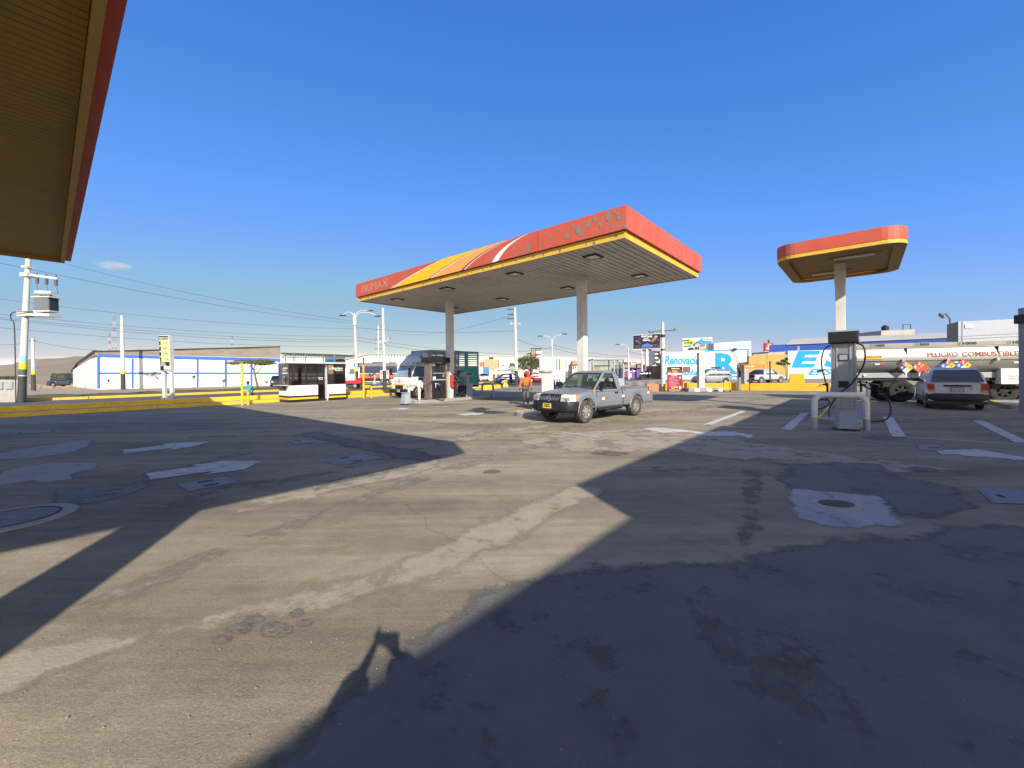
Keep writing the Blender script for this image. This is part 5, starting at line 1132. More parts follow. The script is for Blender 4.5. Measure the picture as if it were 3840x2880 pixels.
def block(name,label,cat,px0,px1,py1,d,m,depth=6,d1=None,py1b=None,wins=(),wm=None,zmin=-.1,extra=None,pname="wall",group=None):
    w=front(px0,px1,d,d1); t=thing(name,label,cat,org(w),0,group); b=MB(m)
    a=w.at(px0,py1); c=w.at(px1,py1b if py1b else py1); n=Vector((w.n.x,w.n.y,0))
    lo=[(a.x,a.y,zmin),(c.x,c.y,zmin)]+[tuple(Vector((q.x,q.y,zmin))-n*depth) for q in (c,a)]; hi=[tuple(a),tuple(c),tuple(c-n*depth),tuple(a-n*depth)]
    b.hexa(lo,hi); b.build(pname,parent=t,world=True)
    for (x0,x1,y0,y1) in wins:
        b=MB(M_dark); w.slab(b,[(x0,y1),(x1,y1),(x1,y0),(x0,y0)],.05,.04); f=b.build("window",parent=t,world=True)
        b=MB(wm or M_glassd); g=.12*(x1-x0); h=.12*(y1-y0); w.quad(b,[(x0+g,y1-h),(x1-g,y1-h),(x1-g,y0+h),(x0+g,y0+h)],.05); q=b.build("pane",parent=f); q.parent=f; fixw(q,t)
    return t,w
def fixw(o,t):   # move a world-built sub-part into its thing's frame
    M=(Matrix.Translation(t.location)@t.rotation_euler.to_matrix().to_4x4()).inverted(); o.data.transform(M)
# --- white and blue warehouse, left
w=front(369,1051,50,60.7); t=thing("warehouse","long white warehouse with blue pilasters and a rusty corrugated parapet across the road","warehouse",org(w),0)
b=MB(M_whiteclean); b.use(mat("warehouse_white",(.74,.71,.62),.8,var=.04,scale=1.5,dirt=(.55,.50,.42),dscale=.35,damt=.4))
a0=w.at(367,1458);a1=w.at(367,1328);c1=w.at(1050,1343);c0=w.at(1050,1452)
n=Vector((w.n.x,w.n.y,0)); bk=P(274,1423,64.0)
b.hexa([(a0.x,a0.y,-.2),(c0.x,c0.y,-.4),(c0.x-n.x*14,c0.y-n.y*14,-.4),(bk.x,bk.y,-.2)],[tuple(a1),tuple(c1),(c1.x-n.x*14,c1.y-n.y*14,c1.z),(bk.x,bk.y,Z(275,1387,64))]); b.build("wall",parent=t,world=True)
b=MB(M_blue)
def wq(x0,y0,x1,y1,x2,y2,x3,y3,o=.03): w.slab(b,[(x0,y0),(x1,y1),(x2,y2),(x3,y3)],.06,o)
wq(366,1328,1051,1344,1051,1356,366,1340); wq(366,1396,1046,1396.5,1046,1403,366,1403.5)
for px in (370,497,623,741,847,943,1047):
    pw=5.5 if px in(370,) else 4; top=1334 if px<400 else 1345; wq(px-pw,top,px+pw,top,px+pw,1457-(px-369)*.011,px-pw,1457-(px-369)*.011,.05)
b.build("pilaster",parent=t,world=True)
cor=mat("rusty_corrugated",(.30,.265,.225),.75,.2,var=.18,scale=2,stretch=(1,1,6),dirt=(.26,.13,.06),dscale=.5,damt=.5)
b=MB(cor)
for i in range(9):
    f0=i/9; f1=(i+.75)/9
    def yl(f): return 1327-f*11
    def yr(f): return 1343-f*43
    w.slab(b,[(357+9*(1-f0),yl(f0)),(1051,yr(f0)),(1051,yr(f1)),(357+9*(1-f1),yl(f1))],.1,.0)
w.slab(b,[(357,1327),(1050,1343),(1050,1301),(357,1317)],.05,-.08)
b.use(M_dark); w.slab(b,[(355,1316),(1051,1298),(1051,1300),(355,1318)],.4,.2)
aa=w.at(357,1317); bb=P(292,1362,64); cc_=P(270,1392,66); b.use(cor); b.hexa([tuple(aa),tuple(bb),(bb.x,bb.y,bb.z-.5),(aa.x,aa.y,aa.z-.5)],[(aa.x+1,aa.y+1,aa.z),(bb.x+1,bb.y+1,bb.z),(bb.x+1,bb.y+1,bb.z-.5),(aa.x+1,aa.y+1,aa.z-.5)]); b.use(M_dark); b.bar(tuple(aa),tuple(bb),.35,.2); b.bar(tuple(bb),tuple(cc_),.25,.2); b.build("parapet",parent=t,world=True)
b=MB(M_dark); w.slab(b,[(403,1422),(411,1422),(411,1433),(403,1433)],.06,.05); b.build("window",parent=t,world=True)
# truss shed behind the warehouse
w=front(1053,1330,78,82); t=thing("open_shed","open steel truss shed with dark roof edge behind the kiosk","shed",org(w),0); b=MB(M_dark)
w.slab(b,[(1053,1322),(1330,1331),(1330,1336),(1053,1327)],8); b.build("roof",parent=t,world=True)
b=MB(mat("truss_steel",(.16,.17,.19),.6)); 
for i in range(28):
    x=1056+i*9.7; y=1325+i*.32; a=w.at(x,y+3); c=w.at(x+4.8,1341+i*.1); e=w.at(x+9.7,y+3); b.bar(a,c,.10); b.bar(c,e,.10)
a=w.at(1056,1341);c=w.at(1328,1344); b.bar(a,c,.14)
for x in (1071,1102,1146,1212,1256,1325): a=w.at(x,1326); b.bar(a,(a.x,a.y,-.1),.16)
b.build("truss",parent=t,world=True)
b=MB(M_blue); b.use(mat("blue_sheet",(.03,.22,.55),.6,var=.1)); w.slab(b,[(1219,1338),(1294,1338),(1294,1360),(1219,1360)],.2,-1.0); b.use(M_dark); w.slab(b,[(1258,1350),(1296,1340),(1297,1358),(1262,1358)],.2,-.7); b.build("side_panel",parent=t,world=True)
b=MB(mat("pale_sheet",(.45,.48,.55),.7)); w.slab(b,[(1068,1358),(1219,1358),(1219,1420),(1068,1420)],.2,-6,-.1); b.build("back_wall",parent=t,world=True)
# white gabled building
w=front(1295,1545,72,76); t=thing("gabled_building","cream gabled building with dark windows and rooftop posts beyond the tarpaulin truck","building",org(w),0)
b=MB(M_cream); b.use(mat("cream_white",(.72,.68,.58),.85,var=.04,dirt=(.5,.46,.38),dscale=.4,damt=.4)); w.slab(b,[(1295,1430),(1545,1430),(1545,1340),(1377,1338),(1377,1329),(1365,1330),(1295,1346)],10,0,-.2); b.build("wall",parent=t,world=True)
b=MB(M_salmon); b.use(mat("roof_edge_tan",(.5,.38,.26),.8)); w.slab(b,[(1290,1347),(1377,1327.5),(1377,1330),(1290,1349)],2,.3); b.build("roof",parent=t,world=True)
b=MB(M_dark)
w.slab(b,[(1377,1329),(1545,1330),(1545,1331),(1377,1330)],.3,-2); 
for i in range(16): x=1379+i*11; w.slab(b,[(x,1330),(x+2,1330),(x+2,1339),(x,1339)],.1,-2)
b.build("roof_frame",parent=t,world=True)
for x0,x1,y0,y1 in ((1295.5,1299,1360,1378),(1327,1356,1360.5,1377),(1396,1437,1357,1378),(1458,1484,1358,1379)):
    b=MB(M_glasst); w.slab(b,[(x0,y1),(x1,y1),(x1,y0),(x0,y0)],.05,.06); b.build("window",parent=t,world=True)
# buildings in the middle
t,w=block("brick_building","bare brick building with salmon render and a rooftop tank above the blue gate","building",1797,1868,1357,92,M_brick,8,wins=((1802,1808,1366,1369),(1817,1822,1367,1371)))
b=MB(M_salmon); w.slab(b,[(1815,1400),(1868,1400),(1868,1347),(1815,1347)],6,.5,-.1); b.build("upper_wall",parent=t,world=True)
b=MB(M_dark); a=w.at(1842,1347,-1); b.cyl(a,(a.x,a.y,w.at(1842,1339).z),.5); b.build("water_tank",parent=t,world=True)
t,w=block("garage_gate","tall blue metal gate in a cream wall left of the parked white car","gate",1796,1836,1376,72,M_cream,3)
b=MB(M_blue); b.use(mat("gate_blue",(.05,.20,.42),.6,var=.12)); w.slab(b,[(1812,1427),(1834,1427),(1834,1376),(1812,1376)],.1,.08,-.1); b.build("gate",parent=t,world=True)
t,w=block("low_building","low cream building with two brown doors behind the white cargo trailer","building",1834,1885,1390,70,M_cream,5)
for x in (1848,1864): b=MB(M_bark); w.slab(b,[(x,1428),(x+9,1428),(x+9,1403),(x,1403)],.05,.05,-.05); b.build("door",parent=t,world=True)
b=MB(M_whiteclean); w.slab(b,[(1852,1384),(1890,1373),(1905,1373),(1905,1386),(1885,1386)],.3,.4); b.use(M_galv); w.slab(b,[(1880,1386),(1930,1376),(1930,1386)],.3,.2); b.build("roof",parent=t,world=True)
t,w=block("low_building","long low grey roofed building left of the big tree","building",1885,2000,1381,86,M_cream,8)
b=MB(M_galv); w.slab(b,[(1880,1382),(2000,1382),(2000,1372),(1890,1373)],.5,.3); b.build("roof",parent=t,world=True)
t,w=block("brick_house","tall brick house with white balcony and rooftop frame above the big tree","house",1993,2011,1318,115,M_brick,9)
b=MB(M_whiteclean); w.slab(b,[(2011,1400),(2030,1400),(2030,1324),(2011,1324)],5,.2,-.1); w.slab(b,[(2011,1326),(2032,1326),(2032,1318),(2011,1318)],1,1.0); b.build("balcony",parent=t,world=True)
b=MB(M_glassd); w.slab(b,[(2013,1333),(2021,1333),(2021,1325),(2013,1325)],.1,.4); w.slab(b,[(2006,1334),(2009,1334),(2009,1324),(2006,1324)],.1,.25); b.build("window",parent=t,world=True)
b=MB(M_dark)
for x in (1993,2010,2024): a=w.at(x,1319); b.bar(a,(a.x,a.y,w.at(x,1306).z),.14)
w.slab(b,[(1992,1305.5),(2032,1305.5),(2032,1307),(1992,1307)],3); w.slab(b,[(1977,1325),(1992,1322),(1992,1324),(1977,1327)],3); a=w.at(1977,1325); b.bar(a,(a.x,a.y,0),.14); w.slab(b,[(1999,1317),(2008,1311),(2009,1312),(2001,1318)],2); b.build("roof_frame",parent=t,world=True)
t,w=block("arched_house","cream house with arched window and tiled gable right of the white pump","house",2146,2200,1366,88,M_cream,7,wins=((2149,2153,1370,1384),(2157,2160,1370,1382)))
b=MB(M_salmon); b.use(mat("tile_roof",(.42,.24,.15),.85,var=.2)); w.slab(b,[(2143,1367),(2200,1367),(2200,1352),(2150,1353)],3,.4); b.build("roof",parent=t,world=True)
t,w=block("purple_building","purple shop building with white signs beyond the glass booth","shop",2330,2402,1379,82,mat("purple_paint",(.16,.09,.25),.75,var=.1),8,wins=((2363,2371,1377,1389),(2376,2386,1377,1389)))
b=MB(mat("brown_roof",(.27,.22,.18),.9)); w.slab(b,[(2328,1379),(2404,1379),(2400,1368),(2332,1367)],6,.3); b.build("roof",parent=t,world=True)
b=MB(M_whiteclean)
for x0,x1,y0,y1 in ((2338,2345,1379,1382),(2338,2345,1385,1388),(2338,2345,1391,1395),(2350,2355,1386,1390),(2360,2371,1391,1395),(2374,2386,1389,1394),(2361,2368,1401,1415)): w.slab(b,[(x0,y1),(x1,y1),(x1,y0),(x0,y0)],.08,.1)
b.use(M_redp); w.slab(b,[(2350,1415),(2357,1415),(2357,1390),(2350,1390)],.08,.08); b.use(M_black); w.slab(b,[(2338,1420),(2362,1420),(2362,1415),(2338,1415)],.2,.3); b.build("shop_sign",parent=t,world=True)
for i,(x0,x1,y,d,m) in enumerate(((2200,2250,1372,110,M_salmon),(2330,2346,1356,190,M_whiteclean),(2350,2368,1357,180,M_brick),(2366,2392,1361,170,M_cream),(2388,2404,1358,185,M_salmon),(2404,2425,1362,160,M_cream),(2424,2442,1366,140,M_salmon))):
    block("hillside_house",("tan house partly hidden behind the near canopy column","distant white house left of the thin lamp pole","distant brick house with a dark roof line behind the lamp pole","distant cream house above the purple shop","small distant salmon house above the purple shop's right end","distant cream house right of the purple shop","salmon house just below the dark billboard")[i],"house",x0,x1,y,d,m,8)
t,w=block("stacked_building","white multi storey building with open dark floors behind the street lamp","building",2456,2476,1315,105,M_whiteclean,8)
b=MB(M_dark)
for y in (1316,1330,1346): w.slab(b,[(2455,y+1.5),(2477,y+1.5),(2477,y),(2455,y)],1,.8)
w.slab(b,[(2469,1345),(2475,1345),(2475,1332),(2469,1332)],.1,.1); w.slab(b,[(2469,1330),(2475,1330),(2475,1318),(2469,1318)],.1,.1); b.build("floor_slab",parent=t,world=True)
t,w=block("white_building","low stepped white building below the dark billboard","building",2434,2458,1382,92,M_whiteclean,6)
b=MB(M_white); w.slab(b,[(2446,1420),(2460,1420),(2460,1360),(2448,1362)],4,-.5,-.1); b.use(M_dark); w.slab(b,[(2434,1381),(2448,1381),(2448,1377),(2434,1377)],.3,.2); b.build("upper_wall",parent=t,world=True)
t,w=block("brick_building","small brown brick building left of the grey wall end","building",2455,2478,1372,80,M_brick,5)
# long white wall with blue lettering
w1=front(2491,2646,74,73); t=thing("painted_wall","long white roadside wall painted with blue Renovacion lettering","wall",org(w1),0); b=MB(M_wall)
w1.slab(b,[(2491,1422),(2646,1420),(2646,1318.5),(2491,1320)],.6,0,-.1); b.build("wall",parent=t,world=True)
b=MB(M_conc); b.use(mat("grey_wall_end",(.36,.38,.41),.9)); a=w1.at(2491,1320,.01); e=P(2474,1322,82); b.hexa([(a.x-.01,a.y,-.1),(e.x,e.y,-.1),(e.x+.3,e.y,-.1),(a.x-.01,a.y+.5,-.1)],[(a.x-.01,a.y,a.z),(e.x,e.y,a.z-.1),(e.x+.3,e.y,a.z-.1),(a.x-.01,a.y+.5,a.z)]); b.build("wall_end",parent=t,world=True)
b=MB(M_sky); w1.text(b,"Renovación",2492,2641,1368,1334,.02,.035,.25); w1.text(b,"Popular",2492,2640,1414,1386,.02,.03,.3); b.build("lettering",parent=t,world=True)
b=MB(M_dark); w1.slab(b,[(2561,1396),(2589,1396),(2589,1375),(2561,1375)],.05,.03); f=b.build("window",parent=t,world=True)
b=MB(M_brick)
for i in range(9): x=2562.5+i*3; w1.slab(b,[(x,1395),(x+1.2,1395),(x+1.2,1376),(x,1376)],.04,.08)
q=b.build("bars",parent=f); fixw(q,t)
w2=front(2646,2808,73,71.5); t=thing("painted_wall","white wall framed in blue with one giant blue letter R","wall",org(w2),0); b=MB(M_wall); w2.slab(b,[(2646,1420),(2808,1418),(2808,1307),(2646,1314)],.6,0,-.1); b.build("wall",parent=t,world=True)
b=MB(M_sky); w2.quad(b,[(2646,1319),(2801,1312),(2808,1307),(2646,1314)],.02); w2.quad(b,[(2801,1312),(2801,1370),(2808,1370),(2808,1307)],.02); w2.text(b,"R",2682,2766,1404,1324,.025,.045); w2.quad(b,[(2700,1413),(2766,1416),(2766,1410),(2740,1409)],.02); b.build("lettering",parent=t,world=True)
b=MB(M_dark); w2.slab(b,[(2749,1313.5),(2763,1313.5),(2763,1305.5),(2749,1305.5)],.3,.4); b.build("floodlight",parent=t,world=True)
w3=front(2955,3330,70,66); t=thing("painted_wall","white wall with giant blue letters ES behind the steel dispenser","wall",org(w3),0); b=MB(M_wall); w3.slab(b,[(2955,1420),(3330,1416),(3330,1306),(2955,1316)],.6,0,-.1); b.build("wall",parent=t,world=True)
b=MB(M_sky); w3.text(b,"E",2967,3077,1379,1316,.02,.05,.2); w3.text(b,"S",3090,3205,1379,1311,.02,.05,.2); w3.text(b,"El Sol",3030,3170,1407,1383,.025,.03,.35); b.build("lettering",parent=t,world=True)
b=MB(M_conc); w3.slab(b,[(2990,1313),(2996,1314),(3001,1305),(2994,1296),(2990,1303)],.05,.05); b.use(M_redp); w3.slab(b,[(2993,1309),(2997,1309),(2997,1302),(2993,1302)],.05,.09); b.build("drop_emblem",parent=t,world=True)
t,w=block("ochre_gate_wall","ochre painted wall with a metal gate seam between the white painted walls","wall",2808,2955,1334,69.5,mat("ochre_paint",(.40,.265,.075),.85,var=.1,scale=1.2,dirt=(.30,.20,.06),dscale=.5,damt=.7),.5,py1b=1329)
b=MB(M_dark)
for x in (2876,2951): w.slab(b,[(x,1416),(x+1,1416),(x+1,1325),(x,1325)],.05,.03)
w.slab(b,[(2876,1359.5),(2953,1358.5),(2953,1358),(2876,1359)],.04,.03); b.build("seam",parent=t,world=True)
b=MB(M_conc); w.slab(b,[(2824,1333),(2955,1329),(2955,1318),(2876,1322),(2824,1325)],.4,-1); b.use(M_dark); w.slab(b,[(2824,1324),(2880,1318),(2885,1322),(2824,1327)],.3,-.8); b.build("coping",parent=t,world=True)
t,w=block("white_building","plain white block building rising behind the giant letter R wall","building",2677,2816,1287,84,M_wall,2.5,py1b=1279)
b=MB(mat("ghost_letters",(.52,.50,.48),.9)); w.text(b,"CONSTRUCTORA",2708,2800,1305,1296,.02,.02); b.build("lettering",parent=t,world=True)
t=thing("street_sign","red roadside sign board with white letters behind the blue building","sign",P(2884,1394,92).to_tuple()[:2]+(0,),0); w=front(2866,2902,92)
b=MB(mat("sign_crimson",(.42,.02,.035),.5)); w.slab(b,[(2867,1318),(2901,1318),(2901,1285),(2867,1286)],.4); b.use(M_whiteclean); w.quad(b,[(2867,1322),(2882,1322),(2882,1317),(2867,1317)],.03); b.build("panel",parent=t,world=True)
b=MB(M_whiteclean); w.text(b,"S",2878,2884,1302,1293,.03,.03); w.text(b,"PN",2873,2884,1311,1304,.03,.03); w.text(b,"CE",2882,2892,1293,1289,.03,.03); b.build("lettering",parent=t,world=True)
b=MB(M_dark); w.slab(b,[(2882,1420),(2885,1420),(2885,1274),(2882,1274)],.3,-.5,-.1); b.build("post",parent=t,world=True)
# blue corrugated building
w=front(2886,3590,80,73); t=thing("blue_shed","blue corrugated shed with pale ribbed roof behind the painted wall","shed",org(w),0)
b=MB(mat("blue_corrugated",(.012,.07,.36),.5,var=.08)); n_=150
for i in range(n_):
    f=i/n_; x0=2886+(3555-2886)*f; x1=2886+(3555-2886)*(f+.62/n_)
    def tp(x): return 1294-(x-2886)*.0432
    w.slab(b,[(x0,1360),(x1,1360),(x1,tp(x1)),(x0,tp(x0))],.12,.06)
w.slab(b,[(2886,1360),(3555,1360),(3555,tp(3555)),(2886,1294)],.2,0,None); a=w.at(2886,1360); b.build("wall",parent=t,world=True)
b=MB(mat("ribbed_roof",(.46,.44,.40),.6,.2,var=.06))
def top(x): return 1271-(x-2972)*.0405 
def bot(x): return 1288.5-(x-2972)*.0375
rb0=[]
for i in range(110):
    x=2972+i*5.6; xb=x-22; 
    if x>3590: break
    p=w.at(xb,1294-(xb-2886)*.0432-.6,.3); q=w.at(x,top(x),-6); p2=w.at(xb+3.6,1294-(xb+3.6-2886)*.0432-.6,.3); q2=w.at(x+3.6,top(x+3.6),-6); b.hexa([p,p2,p2-Vector((0,0,.1)),p-Vector((0,0,.1))],[q,q2,q2-Vector((0,0,.1)),q-Vector((0,0,.1))])
b.use(M_galv); p=w.at(2950,1292.5,.28);q=w.at(2974,1272,-6.1);r_=w.at(3590,1247,-6.1);s_=w.at(3570,1265,.28); b.quad(p-Vector((0,0,.06)),s_-Vector((0,0,.06)),r_-Vector((0,0,.06)),q-Vector((0,0,.06))); b.build("roof",parent=t,world=True)
t,w=block("concrete_building","unfinished grey concrete building with a black water tank behind the ribbed roof","building",3304,3430,1240,98,M_conc,8,py1b=1235)
b=MB(M_black); a=w.at(3319,1240,-1); b.cyl(a,(a.x,a.y,w.at(3319,1222).z),.72); b.cyl((a.x,a.y,w.at(3319,1222).z),(a.x,a.y,w.at(3319,1218).z),.35); b.build("water_tank",parent=t,world=True)
b=MB(M_dark)
for x in (3386,3415): a=w.at(x,1240,-.5); b.bar(a,(a.x,a.y,w.at(x,1217).z),.12)
b.bar(w.at(3386,1218,-.5),w.at(3415,1217,-.5),.12); b.build("roof_frame",parent=t,world=True)
w=front(3590,4000,32,29); t=thing("white_trailer_box","tall white box trailer body standing behind the tanker","box trailer",org(w),0)
b=MB(M_wagon); w.slab(b,[(3592,1440),(3990,1440),(3990,1188),(3592,1206)],2.5,0,.9); b.build("box_body",parent=t,world=True,bevel=.03)
b=MB(M_galv); w.slab(b,[(3608,1440),(3611,1440),(3611,1205),(3608,1206)],.06,.03); w.slab(b,[(3595,1262),(3990,1241),(3990,1240),(3595,1261)],.05,.03); w.slab(b,[(3595,1272),(3990,1253),(3990,1252),(3595,1271)],.05,.03); b.use(M_dark); w.slab(b,[(3590,1440),(3593,1440),(3593,1206),(3590,1207)],2.4,.02,.9); b.build("rib",parent=t,world=True)
b=MB(M_whiteclean); w.slab(b,[(3620,1231),(3649,1230),(3649,1216),(3620,1217)],.08,.05); b.build("plate",parent=t,world=True)
b=MB(M_black); q=w.at(3700,1440); 
for dx in (1.0,2.2,3.4): b.cyl((q.x+dx,q.y+.2,.5),(q.x+dx,q.y+.6,.5),.5)
b.box(q.x-2,q.x+6,q.y+.3,q.y+1.5,.7,.95); b.build("wheel",parent=t,world=True)
# low yellow wall of the forecourt
def ywall(px0,px1,d0,d1,label,pts,th=.22):
    w=front(px0,px1,d0,d1); t=thing("low_wall",label,"low wall",org(w),0); b=MB(M_yelo); w.slab(b,pts,th,0,-.05); b.build("wall",parent=t,world=True,bevel=.02); return w,t
dY=lambda px,py: G(px,py).y
d0=dY(2780,1462); d1=dY(3130,1465)
ywall(2779,3135,d0,d1,"long low yellow wall with one raised square block, right of the cut tree",[(2779,1463),(3135,1468),(3135,1438),(3018,1437),(3016,1402),(2962,1402),(2960,1436),(2779,1438)])
ywall(2535,2765,d0+.5,d0,"low yellow wall behind the poster and the grey and white kerb island",[(2490,1461),(2762,1461),(2762,1436),(2570,1437),(2490,1440)])
w=front(2425,2482,31.5,31.5); t=thing("brick_planter","low red brick planter wall left of the street lamp","planter",org(w),0); b=MB(M_brick); w.slab(b,[(2425,1461),(2472,1461),(2472,1441),(2425,1439)],.3,0,-.05); b.use(M_dark); w.slab(b,[(2471,1461),(2481,1461),(2481,1440),(2471,1441)],.3,0,-.05); b.build("wall",parent=t,world=True)
c=G(2447,1461); t=thing("hydrant","faded red fire hydrant in front of the brick planter","hydrant",(c.x,c.y-.2,0),0); b=MB(mat("faded_hydrant",(.52,.13,.09),.6)); b.cyl((0,0,0),(0,0,.38),.09); b.ball((0,0,.40),.10); b.cyl((-.17,0,.27),(.17,0,.27),.055); b.cyl((0,-.14,.25),(0,0,.25),.06); b.cyl((0,0,0),(0,0,.05),.14); b.build("body",parent=t)
# far kerb island with a single bare column
c=G(2650,1468); x0=G(2576,1468).x-c.x; x1=G(2724,1468).x-c.x
t=thing("pump_island","grey and white striped kerb island with a bare concrete column","kerb island",(c.x,c.y+.5,0),0)
for i in range(6):
    b=MB(M_white if i%2 else M_kerbg); a=x0+(x1-x0)*i/6; e=x0+(x1-x0)*(i+1)/6; b.box(a+.005,e-.005,-.5,.5,-.02,.26); b.build("kerb_block",parent=t,bevel=.03)
b=MB(M_conc); b.use(mat("pale_concrete",(.50,.46,.40),.85,var=.07,dirt=(.38,.34,.29))); hx=Z(2646,1322,c.y+.5); b.box(-.42,.02,-.2,.2,.26,hx); b.build("column",parent=t,bevel=.01)
for i,(px,py,hpx,lab) in enumerate(((2573,1467,24,"small yellow hoop at the left end of the striped island"),(2727,1471,26,"small yellow hoop with dark foot at the right end of the striped island"))):
    c=G(px,py-1); hoop(.42,Z(px,1434,c.y),.055,lab,(c.x,c.y,0),R(75),m=M_ytrim,m2=M_dark,foot=.15,rad=.12)
# raffle banner
wp=front(2502,2559,dY(2530,1468),dY(2530,1468)+.1); t=thing("banner_stand","tall dark red raffle banner standing left of the striped island","banner",org(wp),0)
b=MB(mat("banner_red",(.26,.012,.022),.45,var=.2,scale=3)); wp.slab(b,[(2502,1468),(2559,1468),(2559,1374.5),(2502,1376)],.03,0,.0); b.build("board",parent=t,world=True)
b=MB(M_black); wp.quad(b,[(2503,1387),(2558,1387),(2558,1375),(2503,1376.5)],.006); wp.quad(b,[(2503,1468),(2558,1468),(2558,1459),(2503,1459)],.006); b.build("band",parent=t,world=True)
b=MB(M_whiteclean)
wp.text(b,"Stacion",2518,2548,1384,1379,.012,.03); wp.text(b,"Mundialera",2504,2557,1406,1396,.012,.03,.3)
wp.text(b,"GRAN PREMIO",2518,2540,1411,1407.5,.012,.02)
b.use(mat("banner_pink",(.62,.30,.42),.5))
for i,(x1_,s) in enumerate(((2541,"TELEVISOR"),(2532,"MOTO"),(2548,"REFRIGERADORA"),(2541,"COCINA A GAS"),(2544,"BICICLETA"),(2548,"LICUADORA"),(2538,"CANASTAS"),(2550,"Y MUCHOS MAS"))): y=1417+i*4.6; wp.text(b,s,2508,x1_,y,y-3.2,.012,.02)
b.use(M_whiteclean); wp.text(b,"TODOS LOS DOMINGOS",2508,2553,1463,1460.5,.012,.02); wp.text(b,"EN NUESTRO LOCAL",2511,2550,1467,1464.5,.012,.02)
b.use(M_yel); wp.text(b,"RIFA",2521,2541,1396,1389,.012,.04); wp.text(b,"S/2",2517,2530,1458,1450,.012,.04); wp.quad(b,[(2529,1454),(2543,1454),(2543,1450),(2529,1450)],.011)
b.use(M_whiteclean); c=wp.at(2551,1453,.012); b.disc(c,(0,-1,0),.10); b.use(M_galv); c=wp.at(2550,1416,.012); b.disc(c,(0,-1,0),.10); b.build("lettering",parent=t,world=True)
# car wash sign
dS=31.5; w=front(2790,2872,dS,dS+.5); t=thing("service_sign","orange service sign board on a grey pillar behind the low yellow wall","sign",org(w),0)
b=MB(mat("sign_orange2",(.66,.19,.045),.5,var=.06)); w.slab(b,[(2790,1382),(2872,1381),(2872,1367),(2790,1368)],.3); b.use(M_yel); w.slab(b,[(2870,1381.5),(2873,1381.5),(2873,1366.5),(2870,1366.5)],.3,.01); b.build("panel",parent=t,world=True)
b=MB(M_whiteclean); w.text(b,"aire y agua",2796,2828,1377,1371,.012,.03); b.build("lettering",parent=t,world=True)
b=MB(M_conc); w.slab(b,[(2791,1440),(2808,1440),(2808,1382.5),(2791,1382.5)],.3,0,0); b.build("pillar",parent=t,world=True)
c=P(2888,1434,33); t=thing("steel_post","dark brown steel post standing between the low yellow wall and the silver crew cab","post",(c.x,c.y,0),0); b=MB(mat("brown_steel",(.06,.04,.03),.7)); b.box(-.04,.04,-.04,.04,0,Z(2888,1355,33)); b.build("post",parent=t)
# glass booth
w=front(2207,2338,40,40); t=thing("glass_booth","grey framed glass booth behind the pickup's cab","booth",org(w),0)
fl=-.0; 
def pz(px,py): return w.at(px,py)
A0=pz(2226,1440);A1=pz(2303,1349);A2=pz(2338,1347); dep=2.2; zt_=A1.z; ztop=zt_
b=MB(M_galv)
xs3=(pz(2226,1400).x,pz(2303,1400).x,pz(2338,1400).x); y0=A0.y
for x in xs3: b.box(x-.06,x+.06,y0-.06,y0+.06,0,ztop); b.box(x-.06,x+.06,y0+dep-.06,y0+dep+.06,0,ztop)
b.box(xs3[0]-.07,xs3[2]+.07,y0-.08,y0+dep+.08,ztop+.002,ztop+.1); b.box(xs3[0],xs3[2],y0-.04,y0+.04,0,.9); b.build("frame",parent=t,world=True)
for x0,x1 in zip(xs3,xs3[1:]): b=MB(G_clear); b.quad((x0+.06,y0,.9),(x1-.06,y0,.9),(x1-.06,y0,ztop),(x0+.06,y0,ztop)); b.build("window",parent=t,world=True)
b=MB(G_clear); b.quad((xs3[0],y0+dep,.1),(xs3[2],y0+dep,.1),(xs3[2],y0+dep,ztop),(xs3[0],y0+dep,ztop)); b.build("rear_pane",parent=t,world=True)
b=MB(M_galv); x=pz(2207,1400).x; b.box(x,xs3[0]-.08,y0+.2,y0+.4,0,pz(2210,1356).z); b.build("side_panel",parent=t,world=True)
b=MB(M_black); b.box(xs3[0]+.3,xs3[1]-.1,y0+1.0,y0+1.4,pz(2260,1374).z,pz(2260,1369).z); b.build("beam",parent=t,world=True)
# ------------------------------------------------------------------ billboards
w=front(2376,2478,92,90); c=P(2426,1400,91.5); t=thing("billboard","dark billboard with white festival lettering on a white pole","billboard",(c.x,c.y,0),0)
b=MB(M_white); w.slab(b,[(2374,1312),(2479,1306),(2479,1250),(2374,1257)],.5,-.02); b.build("frame",parent=t,world=True)
b=MB(mat("billboard_navy",(.016,.013,.035),.4,var=.2)); w.quad(b,[(2375,1309),(2477,1304),(2477,1251.5),(2375,1258.5)],.02)
def ell(cx,cy,rx,ry,m,off=.04): b.use(m); b.quad(*[w.at(cx+rx*math.cos(k*.42),cy+ry*math.sin(k*.42),off) for k in range(15)])
b.use(mat("tent_blue",(.05,.16,.42),.5)); w.quad(b,[(2405,1304),(2448,1302),(2447,1294),(2427,1287),(2408,1294)],.04); ell(2434,1302,6,5,mat("tent_red",(.25,.03,.10),.5),.05)
ol=mat("beam_olive",(.20,.19,.06),.5); b.use(ol); w.quad(b,[(2440,1281),(2448,1284),(2467,1263),(2456,1259)],.04); w.quad(b,[(2392,1281),(2401,1291),(2403,1289),(2390,1276)],.04); ell(2460,1262,6,3.5,mat("beam_end",(.36,.33,.14),.5),.05); ell(2388,1279,4,3,ol,.05)
pu=mat("billboard_purple",(.08,.02,.12),.5); ell(2398,1272,6,5,pu); ell(2467,1275,6,5,pu); ell(2452,1280,5,4,pu)
rr_=random.Random(8); gm_=[mat("crowd_green",(.09,.10,.06),.6),mat("crowd_red",(.16,.05,.05),.6),mat("crowd_sand",(.20,.17,.12),.6),mat("crowd_teal",(.02,.09,.08),.6)]
